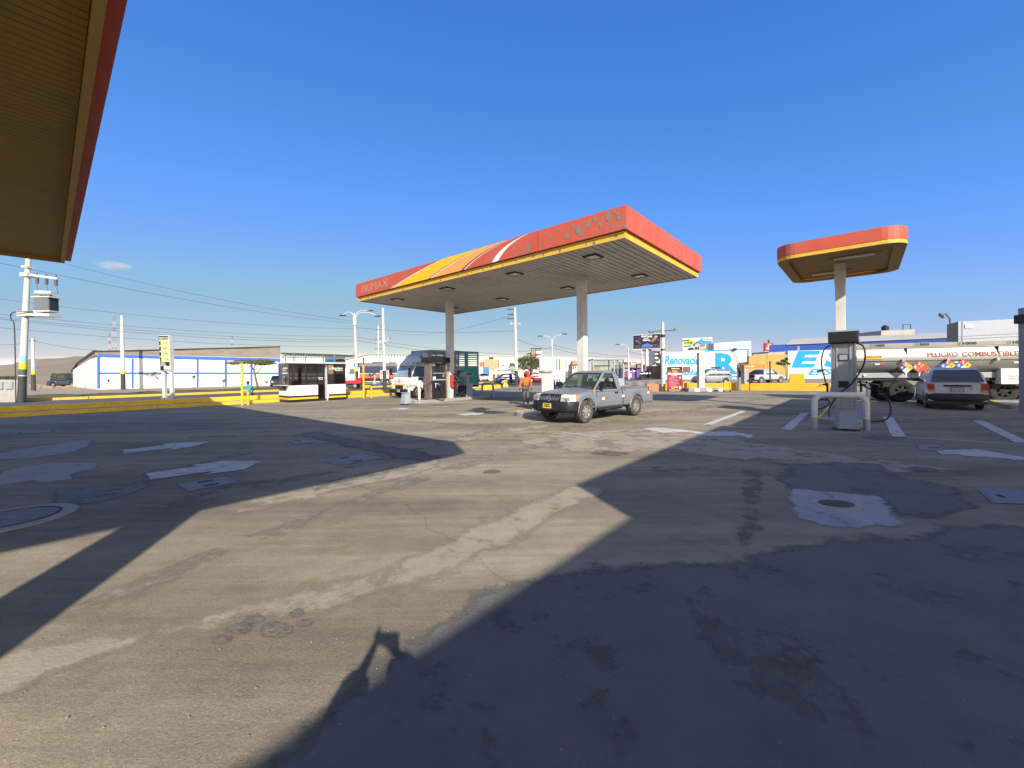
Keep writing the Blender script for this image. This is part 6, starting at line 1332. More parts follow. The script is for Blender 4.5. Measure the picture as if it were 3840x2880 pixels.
for i in range(46):
    x=rr_.choice([rr_.uniform(2377,2404),rr_.uniform(2450,2475)]); ell(x,1307-(x-2376)*.05-rr_.uniform(1,11),rr_.uniform(1,2.2),rr_.uniform(1,2),rr_.choice(gm_),.045+.002*i)
b.use(M_whiteclean); w.text(b,"MONTCLARO",2405,2446,1265.5,1258,.16,.045); w.text(b,"UN GRAN",2414,2433,1271.5,1268,.16,.03); w.text(b,"FESTIVAL",2411,2440,1279,1273,.16,.04); b.build("poster",parent=t,world=True)
b=MB(M_white); b.cyl((c.x,c.y,0),(c.x,c.y,Z(2426,1310,91.5)),.40); b.use(M_dark); b.cyl((c.x,c.y,0),(c.x,c.y,1.6),.42); b.box(c.x-1,c.x+1,c.y-.3,c.y+.3,Z(2426,1312,91.5)-.3,Z(2426,1312,91.5)+.1); b.build("pole",parent=t,world=True)
w=front(2560,2671,96,93); t=thing("billboard","white billboard advertising lots with two figures and a yellow panel, above the lettered wall","billboard",org(w),0)
b=MB(M_white); w.slab(b,[(2559,1330),(2671,1325),(2671,1265),(2559,1269)],.5,-.02); b.build("frame",parent=t,world=True)
b=MB(M_whiteclean); w.quad(b,[(2560,1316),(2670,1313),(2670,1266),(2560,1270)],.02)
b.use(mat("bb_blue",(.03,.35,.62),.5)); w.quad(b,[(2612,1282),(2632,1268),(2636,1268),(2644,1279),(2664,1277),(2670,1284),(2668,1290),(2620,1292)],.04)
b.use(M_yel); b.use(mat("bb_yellow",(.75,.70,.03),.5)); w.quad(b,[(2562,1294),(2600,1290),(2604,1274),(2566,1280)],.04)
b.use(mat("bb_green",(.10,.35,.08),.5)); w.quad(b,[(2560,1281),(2587,1277),(2587,1272),(2560,1277)],.06); w.quad(b,[(2562,1302),(2592,1298),(2592,1293),(2562,1298)],.06); w.quad(b,[(2648,1308),(2670,1300),(2670,1285),(2648,1291)],.05)
b.use(mat("bb_dark",(.03,.05,.03),.5)); w.quad(b,[(2576,1313),(2606,1311),(2598,1303),(2584,1304)],.05); w.quad(b,[(2596,1294),(2612,1280),(2618,1284),(2606,1300)],.05); w.quad(b,[(2610,1312),(2670,1310),(2670,1304),(2640,1309)],.05)
b.use(mat("bb_red",(.5,.16,.1),.5)); w.quad(b,[(2622,1300),(2646,1297),(2644,1291),(2626,1291)],.055); b.use(mat("bb_sand",(.5,.46,.36),.5)); w.quad(b,[(2622,1308),(2646,1306),(2646,1297.5),(2622,1300.5)],.053)
b.use(mat("bb_grey",(.45,.45,.42),.6)); ell(2611,1286,3,3,mat("bb_skin",(.3,.18,.12),.6),.075); b.use(mat("bb_grey",(.45,.45,.42),.6)); w.quad(b,[(2604,1302),(2616,1301),(2615,1289),(2606,1289)],.07); w.quad(b,[(2616,1302),(2622,1301),(2621,1290),(2617,1290)],.07); b.use(M_dark); w.quad(b,[(2606,1311),(2610,1311),(2610,1302),(2606,1302)],.07); w.quad(b,[(2611,1311),(2615,1311),(2615,1302),(2611,1302)],.07); w.quad(b,[(2617,1311),(2621,1311),(2621,1302),(2617,1302)],.07)
b.use(M_whiteclean); w.quad(b,[(2632,1277),(2668,1275),(2668,1267.5),(2640,1268)],.06)
b.use(M_black); w.text(b,"LOTES",2565,2597,1291,1281,.08,.03,.12); w.text(b,"PRE VENTA",2562,2585,1279.5,1275,.08,.01); w.text(b,"Kelpra",2640,2666,1275,1269,.08,.02); w.text(b,"desde S/ 99",2563,2590,1300.5,1296,.08,.01); b.build("poster",parent=t,world=True)
# ------------------------------------------------------------------ poles, lamps, towers
def pole(name,label,cat,base,top,d,r=.14,bands=True,group=None,m=None):
    a=P(base[0],base[1],d); a.z=0; e=P(top[0],top[1],d); t=thing(name,label,cat,(a.x,a.y,0),0,group); L=e-a
    b=MB(m or M_pole); b.cyl((0,0,0),tuple(L),r,r*.62,14); b.build("shaft",parent=t); return t,L
def bandp(t,L,f0,f1,m,r): b=MB(m); b.cyl(tuple(L*f0),tuple(L*f1),r*(1-.38*f0)+.006,r*(1-.38*f1)+.006,14); b.build("painted_band",parent=t)
def fr(L,py,d,pyb,pyt): return (pyb-py)/(pyb-pyt)
dP=26.0
t,L=pole("utility_pole","thick utility pole carrying a grey transformer at the left edge","utility pole",(80,1517),(108,930),dP,.195)
f=lambda y:(1517-y)/(1517-930)
bandp(t,L,0,f(1417),M_poleb,.195); bandp(t,L,f(1413),f(1391),M_poleg,.195); bandp(t,L,f(1391),f(1365),M_poley,.195); bandp(t,L,f(1365),f(1338),M_polec,.195)
def q(py,dx=0,dz=0,dy=0): v=L*f(py); return (v.x+dx,v.y+dy,v.z+dz)
b=MB(M_pole); z0=q(1182); b.box(z0[0]-.28,z0[0]+.25,z0[1]-.26,z0[1]+.26,z0[2]-.15,z0[2]+.17); b.hexa([(z0[0]+.3,z0[1]-.3,z0[2]-.12),(z0[0]+1.85,z0[1]-.3,z0[2]-.20),(z0[0]+1.85,z0[1]+.4,z0[2]-.20),(z0[0]+.3,z0[1]+.4,z0[2]-.12)],[(z0[0]+.3,z0[1]-.3,z0[2]+.14),(z0[0]+1.85,z0[1]-.3,z0[2]-.02),(z0[0]+1.85,z0[1]+.4,z0[2]-.02),(z0[0]+.3,z0[1]+.4,z0[2]+.14)]); b.build("bracket",parent=t)
b=MB(M_pole); z1=q(1033); b.box(z1[0]-.24,z1[0]+.24,z1[1]-.22,z1[1]+.22,z1[2]-.12,z1[2]+.12); b.bar((z1[0]+.2,z1[1],z1[2]),(z1[0]+1.95,z1[1],z1[2]-.25),.16,.13)
z2=q(1003); b.box(z2[0]-.21,z2[0]+.21,z2[1]-.2,z2[1]+.2,z2[2]-.07,z2[2]+.07); b.build("crossarm",parent=t)
for x in (.62,1.22,1.83): b=MB(mat("insulator",(.10,.07,.06),.4)); b.cyl((z1[0]+x,z1[1],z1[2]-.1-.12*x),(z1[0]+x,z1[1],z1[2]-.48-.12*x),.08); b.cyl((z1[0]+x,z1[1],z1[2]+.05-.12*x),(z1[0]+x,z1[1],z1[2]+.22-.12*x),.03); b.build("insulator",parent=t)
b=MB(M_mesh)
for x in (.62,1.22,1.83): b.tube(spline([(z1[0]+x,z1[1],z1[2]-.55-.12*x),(z1[0]+x+.1,z1[1],z1[2]-1.2),(z1[0]+.75+x*.45,z1[1],z0[2]+1.35)]),.012,5)
b.tube(spline([(z0[0]+.9,z0[1]-.35,z0[2]+.1),(z0[0]-.3,z0[1]-.42,z0[2]+.05),(z0[0]-.55,z0[1]-.3,z0[2]-.4),(z0[0]-.35,z0[1]-.3,z0[2]-1.0),q(1517,-.35)],6),.03,6); b.build("cable",parent=t)
b=MB(M_pole); tx=z0[0]+.80; tz=z0[2]+.10; b.box(tx,tx+1.05,z0[1]-.28,z0[1]+.34,tz+.02,tz+.10); b.build('base_frame',parent=t); b=MB(M_pole); b.box(tx-.06,tx+1.12,z0[1]-.34,z0[1]+.4,tz+.92,tz+1.0); b.build("transformer_case",parent=t); b=MB(M_pole); b.cyl((tx+.0,z0[1]-.1,tz+1.28),(tx+1.05,z0[1]-.1,tz+1.22),.12); b.build("oil_drum",parent=t)
b=MB(M_dark); b.box(tx+.06,tx+1.0,z0[1]-.2,z0[1]+.3,tz+.10,tz+.92)
for i in range(3): b.cyl((tx+.25+.28*i,z0[1],tz+1.0),(tx+.25+.28*i,z0[1],tz+1.12),.08)
b.use(M_galv)
for i in range(14): x=tx+.08+i*.066; b.box(x,x+.018,z0[1]-.32,z0[1]-.2,tz+.12,tz+.90)
b.build("transformer",parent=t)
c=P(40,1517,26.2); w_=front(-80,76,dP+.2); t=thing("meter_box_wall","short rough concrete wall with two meter boxes at the left edge","wall",org(w_),0); b=MB(M_conc); w_.slab(b,[(-80,1520),(75,1518),(75,1425),(-80,1423)],.4,0,.0); b.build("wall",parent=t,world=True)
for x0,x1 in ((20,45),(-12,8)): b=MB(M_galv); w_.slab(b,[(x0,1459),(x1,1458),(x1,1431),(x0,1432)],.1,.08); b.build("meter_box",parent=t,world=True)
def dark(t,L,f1,f2,f3,r): bandp(t,L,0,f1,M_poleb,r); bandp(t,L,f1+.001,f2,M_poley,r); bandp(t,L,f2+.001,f3,M_polec,r)
t,L=pole("utility_pole","slim utility pole with blue and yellow bands near the earth mound","utility pole",(126,1464),(123,1270),48,.2); dark(t,L,.31,.39,.46,.2)
b=MB(M_dark); b.bar((L.x-.3,L.y,L.z-.2),(L.x+.3,L.y,L.z-.2),.08); b.build("crossarm",parent=t)
t,L=pole("utility_pole","utility pole with yellow band standing in front of the white warehouse","utility pole",(462,1460),(457,1184),48.5,.23); dark(t,L,.21,.245,.28,.23)
t,L=pole("street_lamp","three armed street lamp on a pole right of the kiosk","street lamp",(1339,1437),(1329,1176),54,.2); dark(t,L,.20,.25,.30,.2)
b=MB(M_pole); b.cyl((L.x*.86,L.y,L.z*.84),(L.x*.9,L.y,L.z*.93),.25); 
S_=54/FPX
for x,y in ((1285,1184),(1416,1186),(1373,1159)):
    e=P(x,y,54)-P(1339,1437,54); top_=Vector((L.x,0,L.z)); ex=Vector((e.x,0 if x!=1373 else 1.5,e.z+Z(1339,1437,54))); m_=(top_*.35+ex*.65)+Vector((0,0,.35 if x!=1373 else .2)); b.tube(spline([tuple(top_-Vector((0,0,.9))),tuple(top_*.8+ex*.2+Vector((0,0,.1))),tuple(m_),tuple(ex)],5),.04,6)
b.build("arm",parent=t)
for x,y in ((1285,1184),(1416,1186),(1373,1159)):
    e=P(x,y,54); o=P(1339,1437,54); b=MB(M_dark); X=e.x-o.x; b.box(X-.42,X+.42,(-.15 if x!=1373 else 1.35),(.15 if x!=1373 else 1.65),e.z-.06,e.z+.1); b.build("lamp_head",parent=t,bevel=.03)
t,L=pole("floodlight_pole","cream pole with two floodlights and a black lower part left of the green truck","light pole",(1443,1457),(1435.5,1155),42,.19); bandp(t,L,0,.225,M_poleb,.19)
b=MB(M_galv); zz=Z(1440,1281,42)
for s in (-1,1): xo=L.x*.6+s*.38; b.hexa([(xo-.28,-.25,zz-.05*s-.12),(xo+.28,-.25,zz+.22*max(0,s)-.12),(xo+.28,.25,zz+.3*max(0,s)),(xo-.28,.25,zz)],[(xo-.28,-.2,zz+.10),(xo+.28,-.2,zz+.3*max(0,s)+.1),(xo+.28,.2,zz+.4*max(0,s)+.1),(xo-.28,.2,zz+.15)])
b.build("floodlight",parent=t)
b=MB(M_whiteclean); zz0=Z(1443,1420,42);zz1=Z(1443,1389,42); b.box(-.45,-.20,-.05,0,zz0,zz1); b.box(.20,.42,-.05,0,zz0,zz1); b.use(mat("pale_red_print",(.6,.25,.2),.6)); b.box(-.43,-.22,-.055,-.051,zz1-.45,zz1-.05); b.box(.22,.40,-.055,-.051,zz1-.45,zz1-.05); b.build("notice_board",parent=t)
def xpole(label,base,top,d,arms,r=.2):
    t,L=pole("utility_pole",label,"utility pole",base,top,d,r); b=MB(M_dark)
    for py,hw,off in arms:
        z=Z(base[0],py,d); f=z/L.z; b.bar((L.x*f-hw+off,0,z),(L.x*f+hw+off,0,z),.12)
    b.build("crossarm",parent=t); return t,L
xpole("far utility pole with several crossarms left of the floodlight pole","" or (1420,1400),(1418,1219),95,((1222,.55,0),(1237,.5,0),(1253,.5,0),(1271,.9,0),(1308,1.1,.2)),.24)
t,L=xpole("tall white utility pole with side insulators behind the man in orange",(1937,1446),(1931,1154),50,((1160,.45,-.5),(1178,.45,-.5),(1195,.55,-.5)),.22); dark(t,L,.185,.215,.25,.22)
b=MB(M_galv); zz=Z(1934,1214,50); b.box(L.x-.75,L.x+.6,-.1,.1,zz-.05,zz+.08); b.box(L.x-.6,L.x-.35,-.2,.1,zz-.2,zz+.15); b.box(L.x+.45,L.x+.65,-.2,.1,zz-.25,zz+.1); b.build("fuse_arm",parent=t)
def arml(t,tops,heads,o,d,dz=.3):
    b=MB(M_pole)
    for x,y in heads: e=P(x,y,d)-o; tp=Vector(tops); b.tube(spline([tuple(tp-Vector((0,0,.4))),tuple(tp*.7+Vector((e.x,0,e.z+o.z))*.3+Vector((0,0,dz))),(e.x,0,e.z+o.z)],5),.04,6)
    b.build("arm",parent=t)
    for x,y in heads: e=P(x,y,d); b=MB(M_dark); b.box(e.x-o.x-.4,e.x-o.x+.4,-.14,.14,e.z-.05,e.z+.1); b.build("lamp_head",parent=t)
d=62; o=P(2071,1440,d); o.z=0; t,L=pole("street_lamp","pale street lamp with spread arms above the white pump","street lamp",(2071,1440),(2070,1274),d,.17); arml(t,L,((2026,1261),(2117,1253)),o,d)
d=75; o=P(2358,1425,d); o.z=0; t,L=pole("street_lamp","thin street lamp pole beside the purple shop","street lamp",(2358,1425),(2356,1302),d,.16); arml(t,L,((2317,1292),),o,d)
t,L=pole("utility_pole","plain grey pole left of the dark billboard's pole","utility pole",(2408,1425),(2406,1311),80,.2); bandp(t,L,0,.25,M_poleb,.2)
d=36.0; o=P(2486,1460,d); o.z=0; t,L=pole("street_lamp","cream street lamp with two level arms in front of the lettered wall","street lamp",(2487,1462),(2485,1210),d,.2)
b=MB(M_dark); zz=Z(2487,1240,d); e0=P(2446,1243,d);e1=P(2533,1238,d); b.bar((e0.x-o.x,0,e0.z),(e1.x-o.x,0,e1.z),.07); b.build("arm",parent=t)
for x,y,s in ((2441,1243,-1),(2537,1235,1)): e=P(x,y,d); b=MB(M_dark); b.hexa([(e.x-o.x-.2,-.15,e.z-.08),(e.x-o.x+.2,-.15,e.z-.08+.1*s),(e.x-o.x+.2,.15,e.z-.08+.1*s),(e.x-o.x-.2,.15,e.z-.08)],[(e.x-o.x-.2,-.12,e.z+.06),(e.x-o.x+.2,-.12,e.z+.06+.12*s),(e.x-o.x+.2,.12,e.z+.06+.12*s),(e.x-o.x-.2,.12,e.z+.06)]); b.build("lamp_head",parent=t)
b=MB(M_dark)
for py in (1257,1262,1311): zz=Z(2487,py,d); b.cyl((L.x*.8,0,zz-.06),(L.x*.8,0,zz+.06),.2)
b.build("clamp",parent=t)
d=60; a=P(3562,1300,d); t=thing("floodlight_pole","bent rusty pole with one floodlight above the ribbed roof","light pole",(a.x,a.y,0),0); pts=[]
for x,y in ((3566,1262),(3563,1210),(3561,1194),(3545,1176)): p=P(x,y,d)-Vector((a.x,a.y,0)); pts.append((p.x,0,p.z))
b=MB(mat("rusty_pole",(.12,.06,.045),.8,var=.3)); b.tube([(pts[0][0],0,0)]+pts,.09,8); p=P(3535,1182,d); b.tube([pts[-1],(p.x-a.x,0,p.z)],.05); b.build("shaft",parent=t)
b=MB(M_dark); p0=P(3522,1178,d)-Vector((a.x,a.y,0));p1=P(3538,1191,d)-Vector((a.x,a.y,0)); b.bar((p0.x,0,p0.z),(p1.x,0,p1.z),.35,.2,up=(0,1,0)); b.build("floodlight",parent=t)
def tower(label,px,py,pb,d,w,red=True,mast=False,group=None):
    a=P(px,1394,d); t=thing("radio_tower",label,"radio tower",(a.x,a.y,0),0); H=Z(px,py,d); b=MB(M_redp); n=12; mr=mat("tower_red_hazed",(.30,.15,.15),.7); mw=mat("tower_white_hazed",(.42,.45,.50),.7); mg=mat("tower_grey",(.28,.28,.30),.7)  # distance haze is mixed into the red and white colours
    th=.0006*d if not mast else .0008*d
    for i in range(n):
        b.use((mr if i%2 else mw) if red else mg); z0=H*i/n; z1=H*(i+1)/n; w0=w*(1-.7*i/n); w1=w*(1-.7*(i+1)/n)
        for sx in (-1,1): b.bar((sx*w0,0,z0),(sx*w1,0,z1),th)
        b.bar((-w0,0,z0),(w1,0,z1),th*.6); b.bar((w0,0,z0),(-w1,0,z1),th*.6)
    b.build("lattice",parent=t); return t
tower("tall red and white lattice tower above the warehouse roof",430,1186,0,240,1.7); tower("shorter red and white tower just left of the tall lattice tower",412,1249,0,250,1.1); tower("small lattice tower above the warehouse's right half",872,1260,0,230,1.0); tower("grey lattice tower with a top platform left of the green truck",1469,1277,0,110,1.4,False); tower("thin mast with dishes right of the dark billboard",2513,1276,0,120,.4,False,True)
c=P(1469,1283,110)
# leaning lattice mast and cut tree in front of the R wall
a=P(2803,1416,40);e=P(2738,1305,44); t=thing("lattice_mast","slanting lattice mast leaning across the giant letter R","mast",(a.x,a.y,0),0); b=MB(mat("mast_steel",(.10,.11,.13),.6)); A_=Vector((0,0,a.z)); E_=Vector((e.x-a.x,e.y-a.y,e.z))
for k in range(16):
    f0=k/16;f1=(k+1)/16; 
    for s in (-.12,.12): b.bar(A_.lerp(E_,f0)+Vector((s,0,0)),A_.lerp(E_,f1)+Vector((s,0,0)),.035)
    s=-.12 if k%2 else .12; b.bar(A_.lerp(E_,f0)+Vector((s,0,0)),A_.lerp(E_,f1)+Vector((-s,0,0)),.02)
b.bar((0,0,0),(0,0,a.z),.06); b.build("lattice",parent=t)
c=G(2771,1462); t=thing("cut_tree","dead pollarded tree trunk with a few bare twigs at the wall gap","tree",(c.x,c.y,0),0); b=MB(M_conc); b.use(mat("grey_bark",(.26,.24,.21),.9,var=.2,bump=.5)); H=Z(2771,1415,c.y); b.tube([(0,0,0),(.02,0,H*.5),(.04,0,H)],[.14,.12,.10]); b.build("trunk",parent=t)
b=MB(M_bark); b.use(mat("dark_bark",(.05,.04,.03),.9)); b.tube(spline([(.04,0,H),(.08,0,H+.5),(.0,0,H+.8)]),[.09]*6+[.08]*6+[.06]); 
for dx,dz in ((-.35,.9),(.3,.85),(-.2,1.05),(.15,1.1),(.9,.35),(-.5,.55)): b.tube([(.04,0,H+.4),(dx*.6,0,H+dz*.8),(dx,0,H+dz)],[.03,.02,.01],5)
b.build("branches",parent=t)
# ------------------------------------------------------------------ overhead cables
def cable(label,a,e,sag,r): 
    a=Vector(a);e=Vector(e); pts=[]
    for k in range(15): f=k/14; p=a.lerp(e,f); p.z-=sag*4*f*(1-f); pts.append(p)
    o=MB(M_mesh).tube(pts,r,5).build("power_cable"); return tag(o,label,"cable")
CB=[((-30,980),26,(1330,1213),54,.5,"cable from the transformer pole to the three armed lamp, highest at the left edge"),
((-30,1117),40,(1329,1233),54,.6,"long thin cable running over the warehouse pole's top to the street lamp"),
((-30,1175),34,(1331,1262),54,.5,"cable above a pair of close lines over the warehouse roof"),
((-30,1188),34,(1332,1275),54,.5,"upper line of the close pair over the warehouse roof"),
((-30,1193),34,(1333,1281),54,.6,"lower line of the close pair over the warehouse roof"),
((-30,1226),36,(1334,1300),54,.5,"lowest long cable passing just above the warehouse parapet"),
((-30,1290),46,(123,1278),48,.25,"short cable from the left edge up to the slim pole"),
((123,1278),48,(560,1312),56,.6,"cable falling from the slim pole to the warehouse roof"),
((230,985),60,(1329,1205),70,.8,"faint cable crossing the small cloud at the left"),
((1333,1263),54,(1937,1330),60,.4,"cable from the kiosk's street lamp across to the white pole behind the man"),
((1333,1275),54,(1937,1338),60,.5,"second cable below it, between the kiosk lamp and the white pole"),
((1332,1228),54,(1931,1240),50,.4,"single cable passing behind the far canopy column at mid sky height"),
((1937,1272),50,(2071,1310),62,.2,"short sloping cable from the white pole towards the pale lamp"),
((1937,1318),50,(2072,1302),62,.15,"nearly level cable from the white pole to the pale lamp"),
((2072,1294),62,(2357,1335),75,.4,"upper cable from the pale lamp behind the near canopy column"),
((2072,1305),62,(2357,1337),75,.6,"lower cable from the pale lamp behind the near canopy column"),
((2357,1318),75,(2487,1335),80,.3,"cable from the thin lamp pole passing under the dark billboard"),
((1931,1180),50,(1500,1250),120,1.2,"faint cable going left from the white pole's top arms")]
for p,d,q_,e,s,l in CB: cable(l,P(*p,d),P(*q_,e),s,.00032*min(d,e)+.004)
# ------------------------------------------------------------------ trees and plants
def crown(name,parent,c,rad,n,sz,seed,flat=1.0,m=(None,None),clumps=14):
    r=random.Random(seed); b=MB(m[0] or M_leaf); cl=[]
    for i in range(clumps):
        th=r.random()*6.28; rr=r.random()**.5; z=r.uniform(-.7,.9)*flat; cl.append((c[0]+rad[0]*rr*math.cos(th),c[1]+rad[1]*rr*math.sin(th),c[2]+rad[2]*z*(1-.5*rr),r.uniform(.20,.42)))
    for i in range(n):
        k=r.choice(cl); v=Vector((r.gauss(0,1),r.gauss(0,1),r.gauss(0,.7))); v=v.normalized()*r.random()**.4
        p=Vector((k[0]+v.x*rad[0]*k[3],k[1]+v.y*rad[1]*k[3],k[2]+v.z*rad[2]*k[3]*1.3)); b.use((m[0] or M_leaf) if r.random()<.55 else (m[1] or M_leaf2))
        a=Vector((r.gauss(0,1),r.gauss(0,1),r.gauss(0,.6))).normalized(); u=a.orthogonal().normalized(); w=a.cross(u); s=sz*r.uniform(.5,1.3)
        b.quad(p+u*s,p+w*s*.5,p-u*s,p-w*s*.5)
    return b.build(name,parent=parent,rn=False)
def trunk(parent,pts,r0,r1,limbs,m=None):
    b=MB(m or M_bark); n=len(pts); b.tube(spline(pts,4),[r0+(r1-r0)*i/((n-1)*4) for i in range((n-1)*4+1)],8)
    for L_ in limbs: k=len(L_); b.tube(spline(L_,4),[r1*.8*(1-.75*i/((k-1)*4)) for i in range((k-1)*4+1)],6)
    return b.build("trunk",parent=parent)
d=46; c=P(969,1459,d); t=thing("acacia_tree","flat topped acacia tree in front of the white warehouse","tree",(c.x,c.y,0),0)
S1=d/FPX; top=Z(945,1341,d); 
trunk(t,[(0,0,-.05),(-.25,0,1.0),(-.45,0,2.0)],.13,.09,[[(-.45,0,2.0),(-1.0,.2,2.6),(-2.0,.3,3.0)],[(-.45,0,2.0),(-.2,-.3,2.6),(.4,-.2,3.1)],[(-.35,0,1.6),(.2,.3,2.4),(1.0,.2,2.9)],[(-.45,0,2.0),(-.7,-.2,2.8),(-.8,0,3.3)]])
crown("crown",t,(-.75,0,2.98),(2.1,1.9,.5),5200,.06,11,.9,clumps=34)
d=72; c=P(1990,1420,d); t=thing("broad_tree","broad bushy green tree between the white pole and the white pump","tree",(c.x,c.y,0),0)
trunk(t,[(0,0,-.05),(.1,0,1.0),(.0,0,1.8)],.3,.2,[[(0,0,1.8),(-1.2,0,2.6),(-2,0,3.2)],[(0,0,1.8),(1,.2,2.6),(1.8,0,3.3)],[(0,0,1.8),(0,-.3,3),(.2,0,4)]])
crown("crown",t,(.0,0,3.1),(2.35,2.2,1.45),7000,.10,21,1,clumps=46)
def small(name,label,px,py,d,h,n,seed,lean=0,sz=.07,spread=.5):
    c=P(px,py,d); t=thing(name,label,"shrub",(c.x,c.y,0),0); r=random.Random(seed); b=MB(M_bark)
    b.tube(spline([(0,0,-.05),(lean*.5,0,h*.5),(lean,0,h*.85)],4),[.04]*4+[.03]*4+[.015],5)
    for i in range(5): b.tube([(lean*.6,0,h*.55),(lean+r.uniform(-spread,spread)*.7,r.uniform(-.2,.2),h*.8),(lean+r.uniform(-spread,spread)*1.3,0,h*r.uniform(.75,1.05))],[.025,.018,.008],5)
    b.build("stem",parent=t); crown("foliage",t,(lean,0,h*.85),(spread,spread*.8,h*.22),n,sz,seed,clumps=9); return t
small("sapling","small leaning sapling in front of the warehouse, left of its middle",620,1446,50,2.0,420,3,-1.35,.06,.9)
small("shrub","low weedy shrub at the warehouse foot right of the price sign",727,1446,52,1.6,160,4,0,.06,.3)
small("shrub","small dark shrub by the warehouse pilaster left of the yellow post",837,1446,53,1.0,140,5,.1,.06,.35)
small("shrub","tiny round bush near the dark car at the warehouse's right end",998,1441,54,.7,160,6,0,.05,.25)
small("sapling","spiky young palm like tree against the ochre wall",2949,1425,60,3.2,520,7,-.2,.14,1.0)
small("sapling","slim young tree in front of the tarpaulin truck",1392,1443,52,1.7,260,8,0,.06,.4)
small("shrub","small dark plant at the foot of the ES wall",3082,1420,62,1.6,300,9,0,.10,.7)
small("shrub","thin green plant beside the orange sign's grey pillar",2811,1440,31,.9,160,10,0,.04,.18)
small("palm_shrub","small dark palm at the grey wall end left of the street lamp",2466,1380,86,3.4,520,12,0,.16,1.0)
cl=thing("dish_palms","row of spiky dark plants on the roof left of the big tree","plants",P(1915,1376,84).to_tuple()[:2]+(0,),0)
crown("foliage",cl,(0,0,Z(1915,1369,84)),(1.8,.5,.45),400,.14,31,clumps=9)
b=MB(M_bark); 
for x in (-1.2,-.2,.8): b.bar((x,0,2.0),(x,0,Z(1915,1369,84)),.08)
b.build("stem",parent=cl)
# ------------------------------------------------------------------ cars and trucks farther away
def dirn(px0,py0,px1,py1): a=G(px0,py0); b_=G(px1,py1); h=(b_-a).xy; return math.atan2(h.y,h.x)
PN=lambda n,c,**k: mat(n,c,.3,spec=.6,var=.05,**k)
sed=dict(roof=((-1.75,.92),(-1.15,1.36),(.25,1.42),(1.05,.95)),bonnet=((-2.1,.82),(-1.95,.92),(-1.6,.95),(1.0,.95),(1.8,.82),(2.1,.64)),sidepanes=((-1.15,-.4),(-.32,.62)))
def far(label,px,py,d,ang,paint,**k):
    c=P(px,py,d); kk=dict(sed); kk.update(k); return car(label,"car","parked_car",(c.x,c.y,k.pop('z',0) if 'z' in k else 0),ang,paint,**{a:b_ for a,b_ in kk.items() if a!='z'})
far("dark grey saloon parked on the dirt at the far left beyond the pole",249,1436,66,R(12),PN("dark_grey_car",(.035,.04,.045)))
far("black car parked against the warehouse, left of the kiosk",1042,1449,55,R(-62),PN("black_car",(.03,.032,.04)))
far("dark blue saloon passing in front of the white cargo trailer",1917,1436,53,R(8),PN("navy_car",(.012,.018,.07)))
far("dark red saloon behind the man in orange, near the white pump",2021,1428,62,R(5),PN("maroon_car",(.30,.012,.03)))
far("white car with black front parked by the blue gate",1814,1428,66,R(-80),PN("white_far_car",(.6,.6,.6)))
# grey minivan behind the low wall
c=P(2668,1441,49); t=car("silver grey minivan with a dark roof rack behind the bare concrete column","van","minivan",(c.x,c.y,-.05),R(180+4),M_silver,L=4.3,Wd=1.66,WBc=2.75,
 roof=((-2.1,1.05),(-1.95,1.72),(.35,1.78),(.75,1.62),(1.35,1.08)),bonnet=((-2.15,.95),(-2.0,1.05),(1.3,1.06),(1.95,.92),(2.15,.70)),wr=.30,sidepanes=((-1.85,-1.2),(-1.1,-.25),(-.1,.75)))
b=MB(M_black); b.box(-.95,-.15,-.3,.3,1.86,2.02); b.box(-1.8,.2,-.55,-.5,1.80,1.83); b.box(-1.8,.2,.5,.55,1.80,1.83); b.build("roof_rack",parent=t)
# silver crew cab pick-up
c=P(2868,1430,50); t=thing("crew_cab_pickup","silver crew cab pickup parked in front of the ochre wall","pickup",(c.x,c.y,-.1),R(17))
AX=(1.55,-1.5); b=MB(M_silv2); zt=lambda x: interp([(-2.6,1.12),(-.95,1.14),(1.1,1.14),(2.2,1.02),(2.55,.80)],x)
shell(b,xs_for(-2.6,2.55,AX,.47,22),archf(AX,.47,.38,.48),zt,lambda x:interp([(-2.6,.88),(1.9,.90),(2.55,.74)],x),crown=.03); b.build("body",parent=t)
b=MB(M_silv2); rf=[(-.95,1.1),(-.80,1.70),(-.6,1.76),(.35,1.76),(.6,1.68),(1.3,1.14)]; shell(b,sorted(set([p[0] for p in rf]+[-.95+2.25*i/14 for i in range(15)])),lambda x:1.08,lambda x:max(1.1,interp(rf,x)),lambda x:.84,tum=.2,bulge=0,roundtop=.06); b.build("cab",parent=t)
b=MB(M_black); b.box(-2.58,-1.0,-.80,.80,1.125,1.16); b.add([(-2.0,-.7,1.16),(-1.0,-.7,1.16),(-.98,-.66,1.65),(-2.0,.7,1.16),(-1.0,.7,1.16),(-.98,.66,1.65)],[(0,1,2),(3,5,4),(0,2,5,3)]); b.build("bed_cover",parent=t)
for s in (-1,1):
    b=MB(M_glassd); b.quad(*[(x,s*(.84*(1-.2*((z-1.08)/.66)**2)+.012),z) for x,z in ((-.78,1.18),(1.1,1.18),(.52,1.64),(-.70,1.64))]); b.build("side_window",parent=t)
    b=MB(M_rlens); b.box(-2.64,-2.5,min(s*.70,s*.905),max(s*.70,s*.905),.80,1.08); b.build("tail_light",parent=t)
    b=MB(M_silv2); b.box(.85,.97,min(s*.9,s*1.08),max(s*.9,s*1.08),1.14,1.3); b.build("mirror",parent=t)
b=MB(M_dark); b.box(-2.66,-2.55,-.8,.8,.45,.62); b.box(-2.4,2.3,-.6,.6,.35,.5); b.box(2.4,2.62,-.8,.8,.42,.66); b.box(-2.615,-2.60,-.68,.68,.70,1.1); b.build("bumper",parent=t)
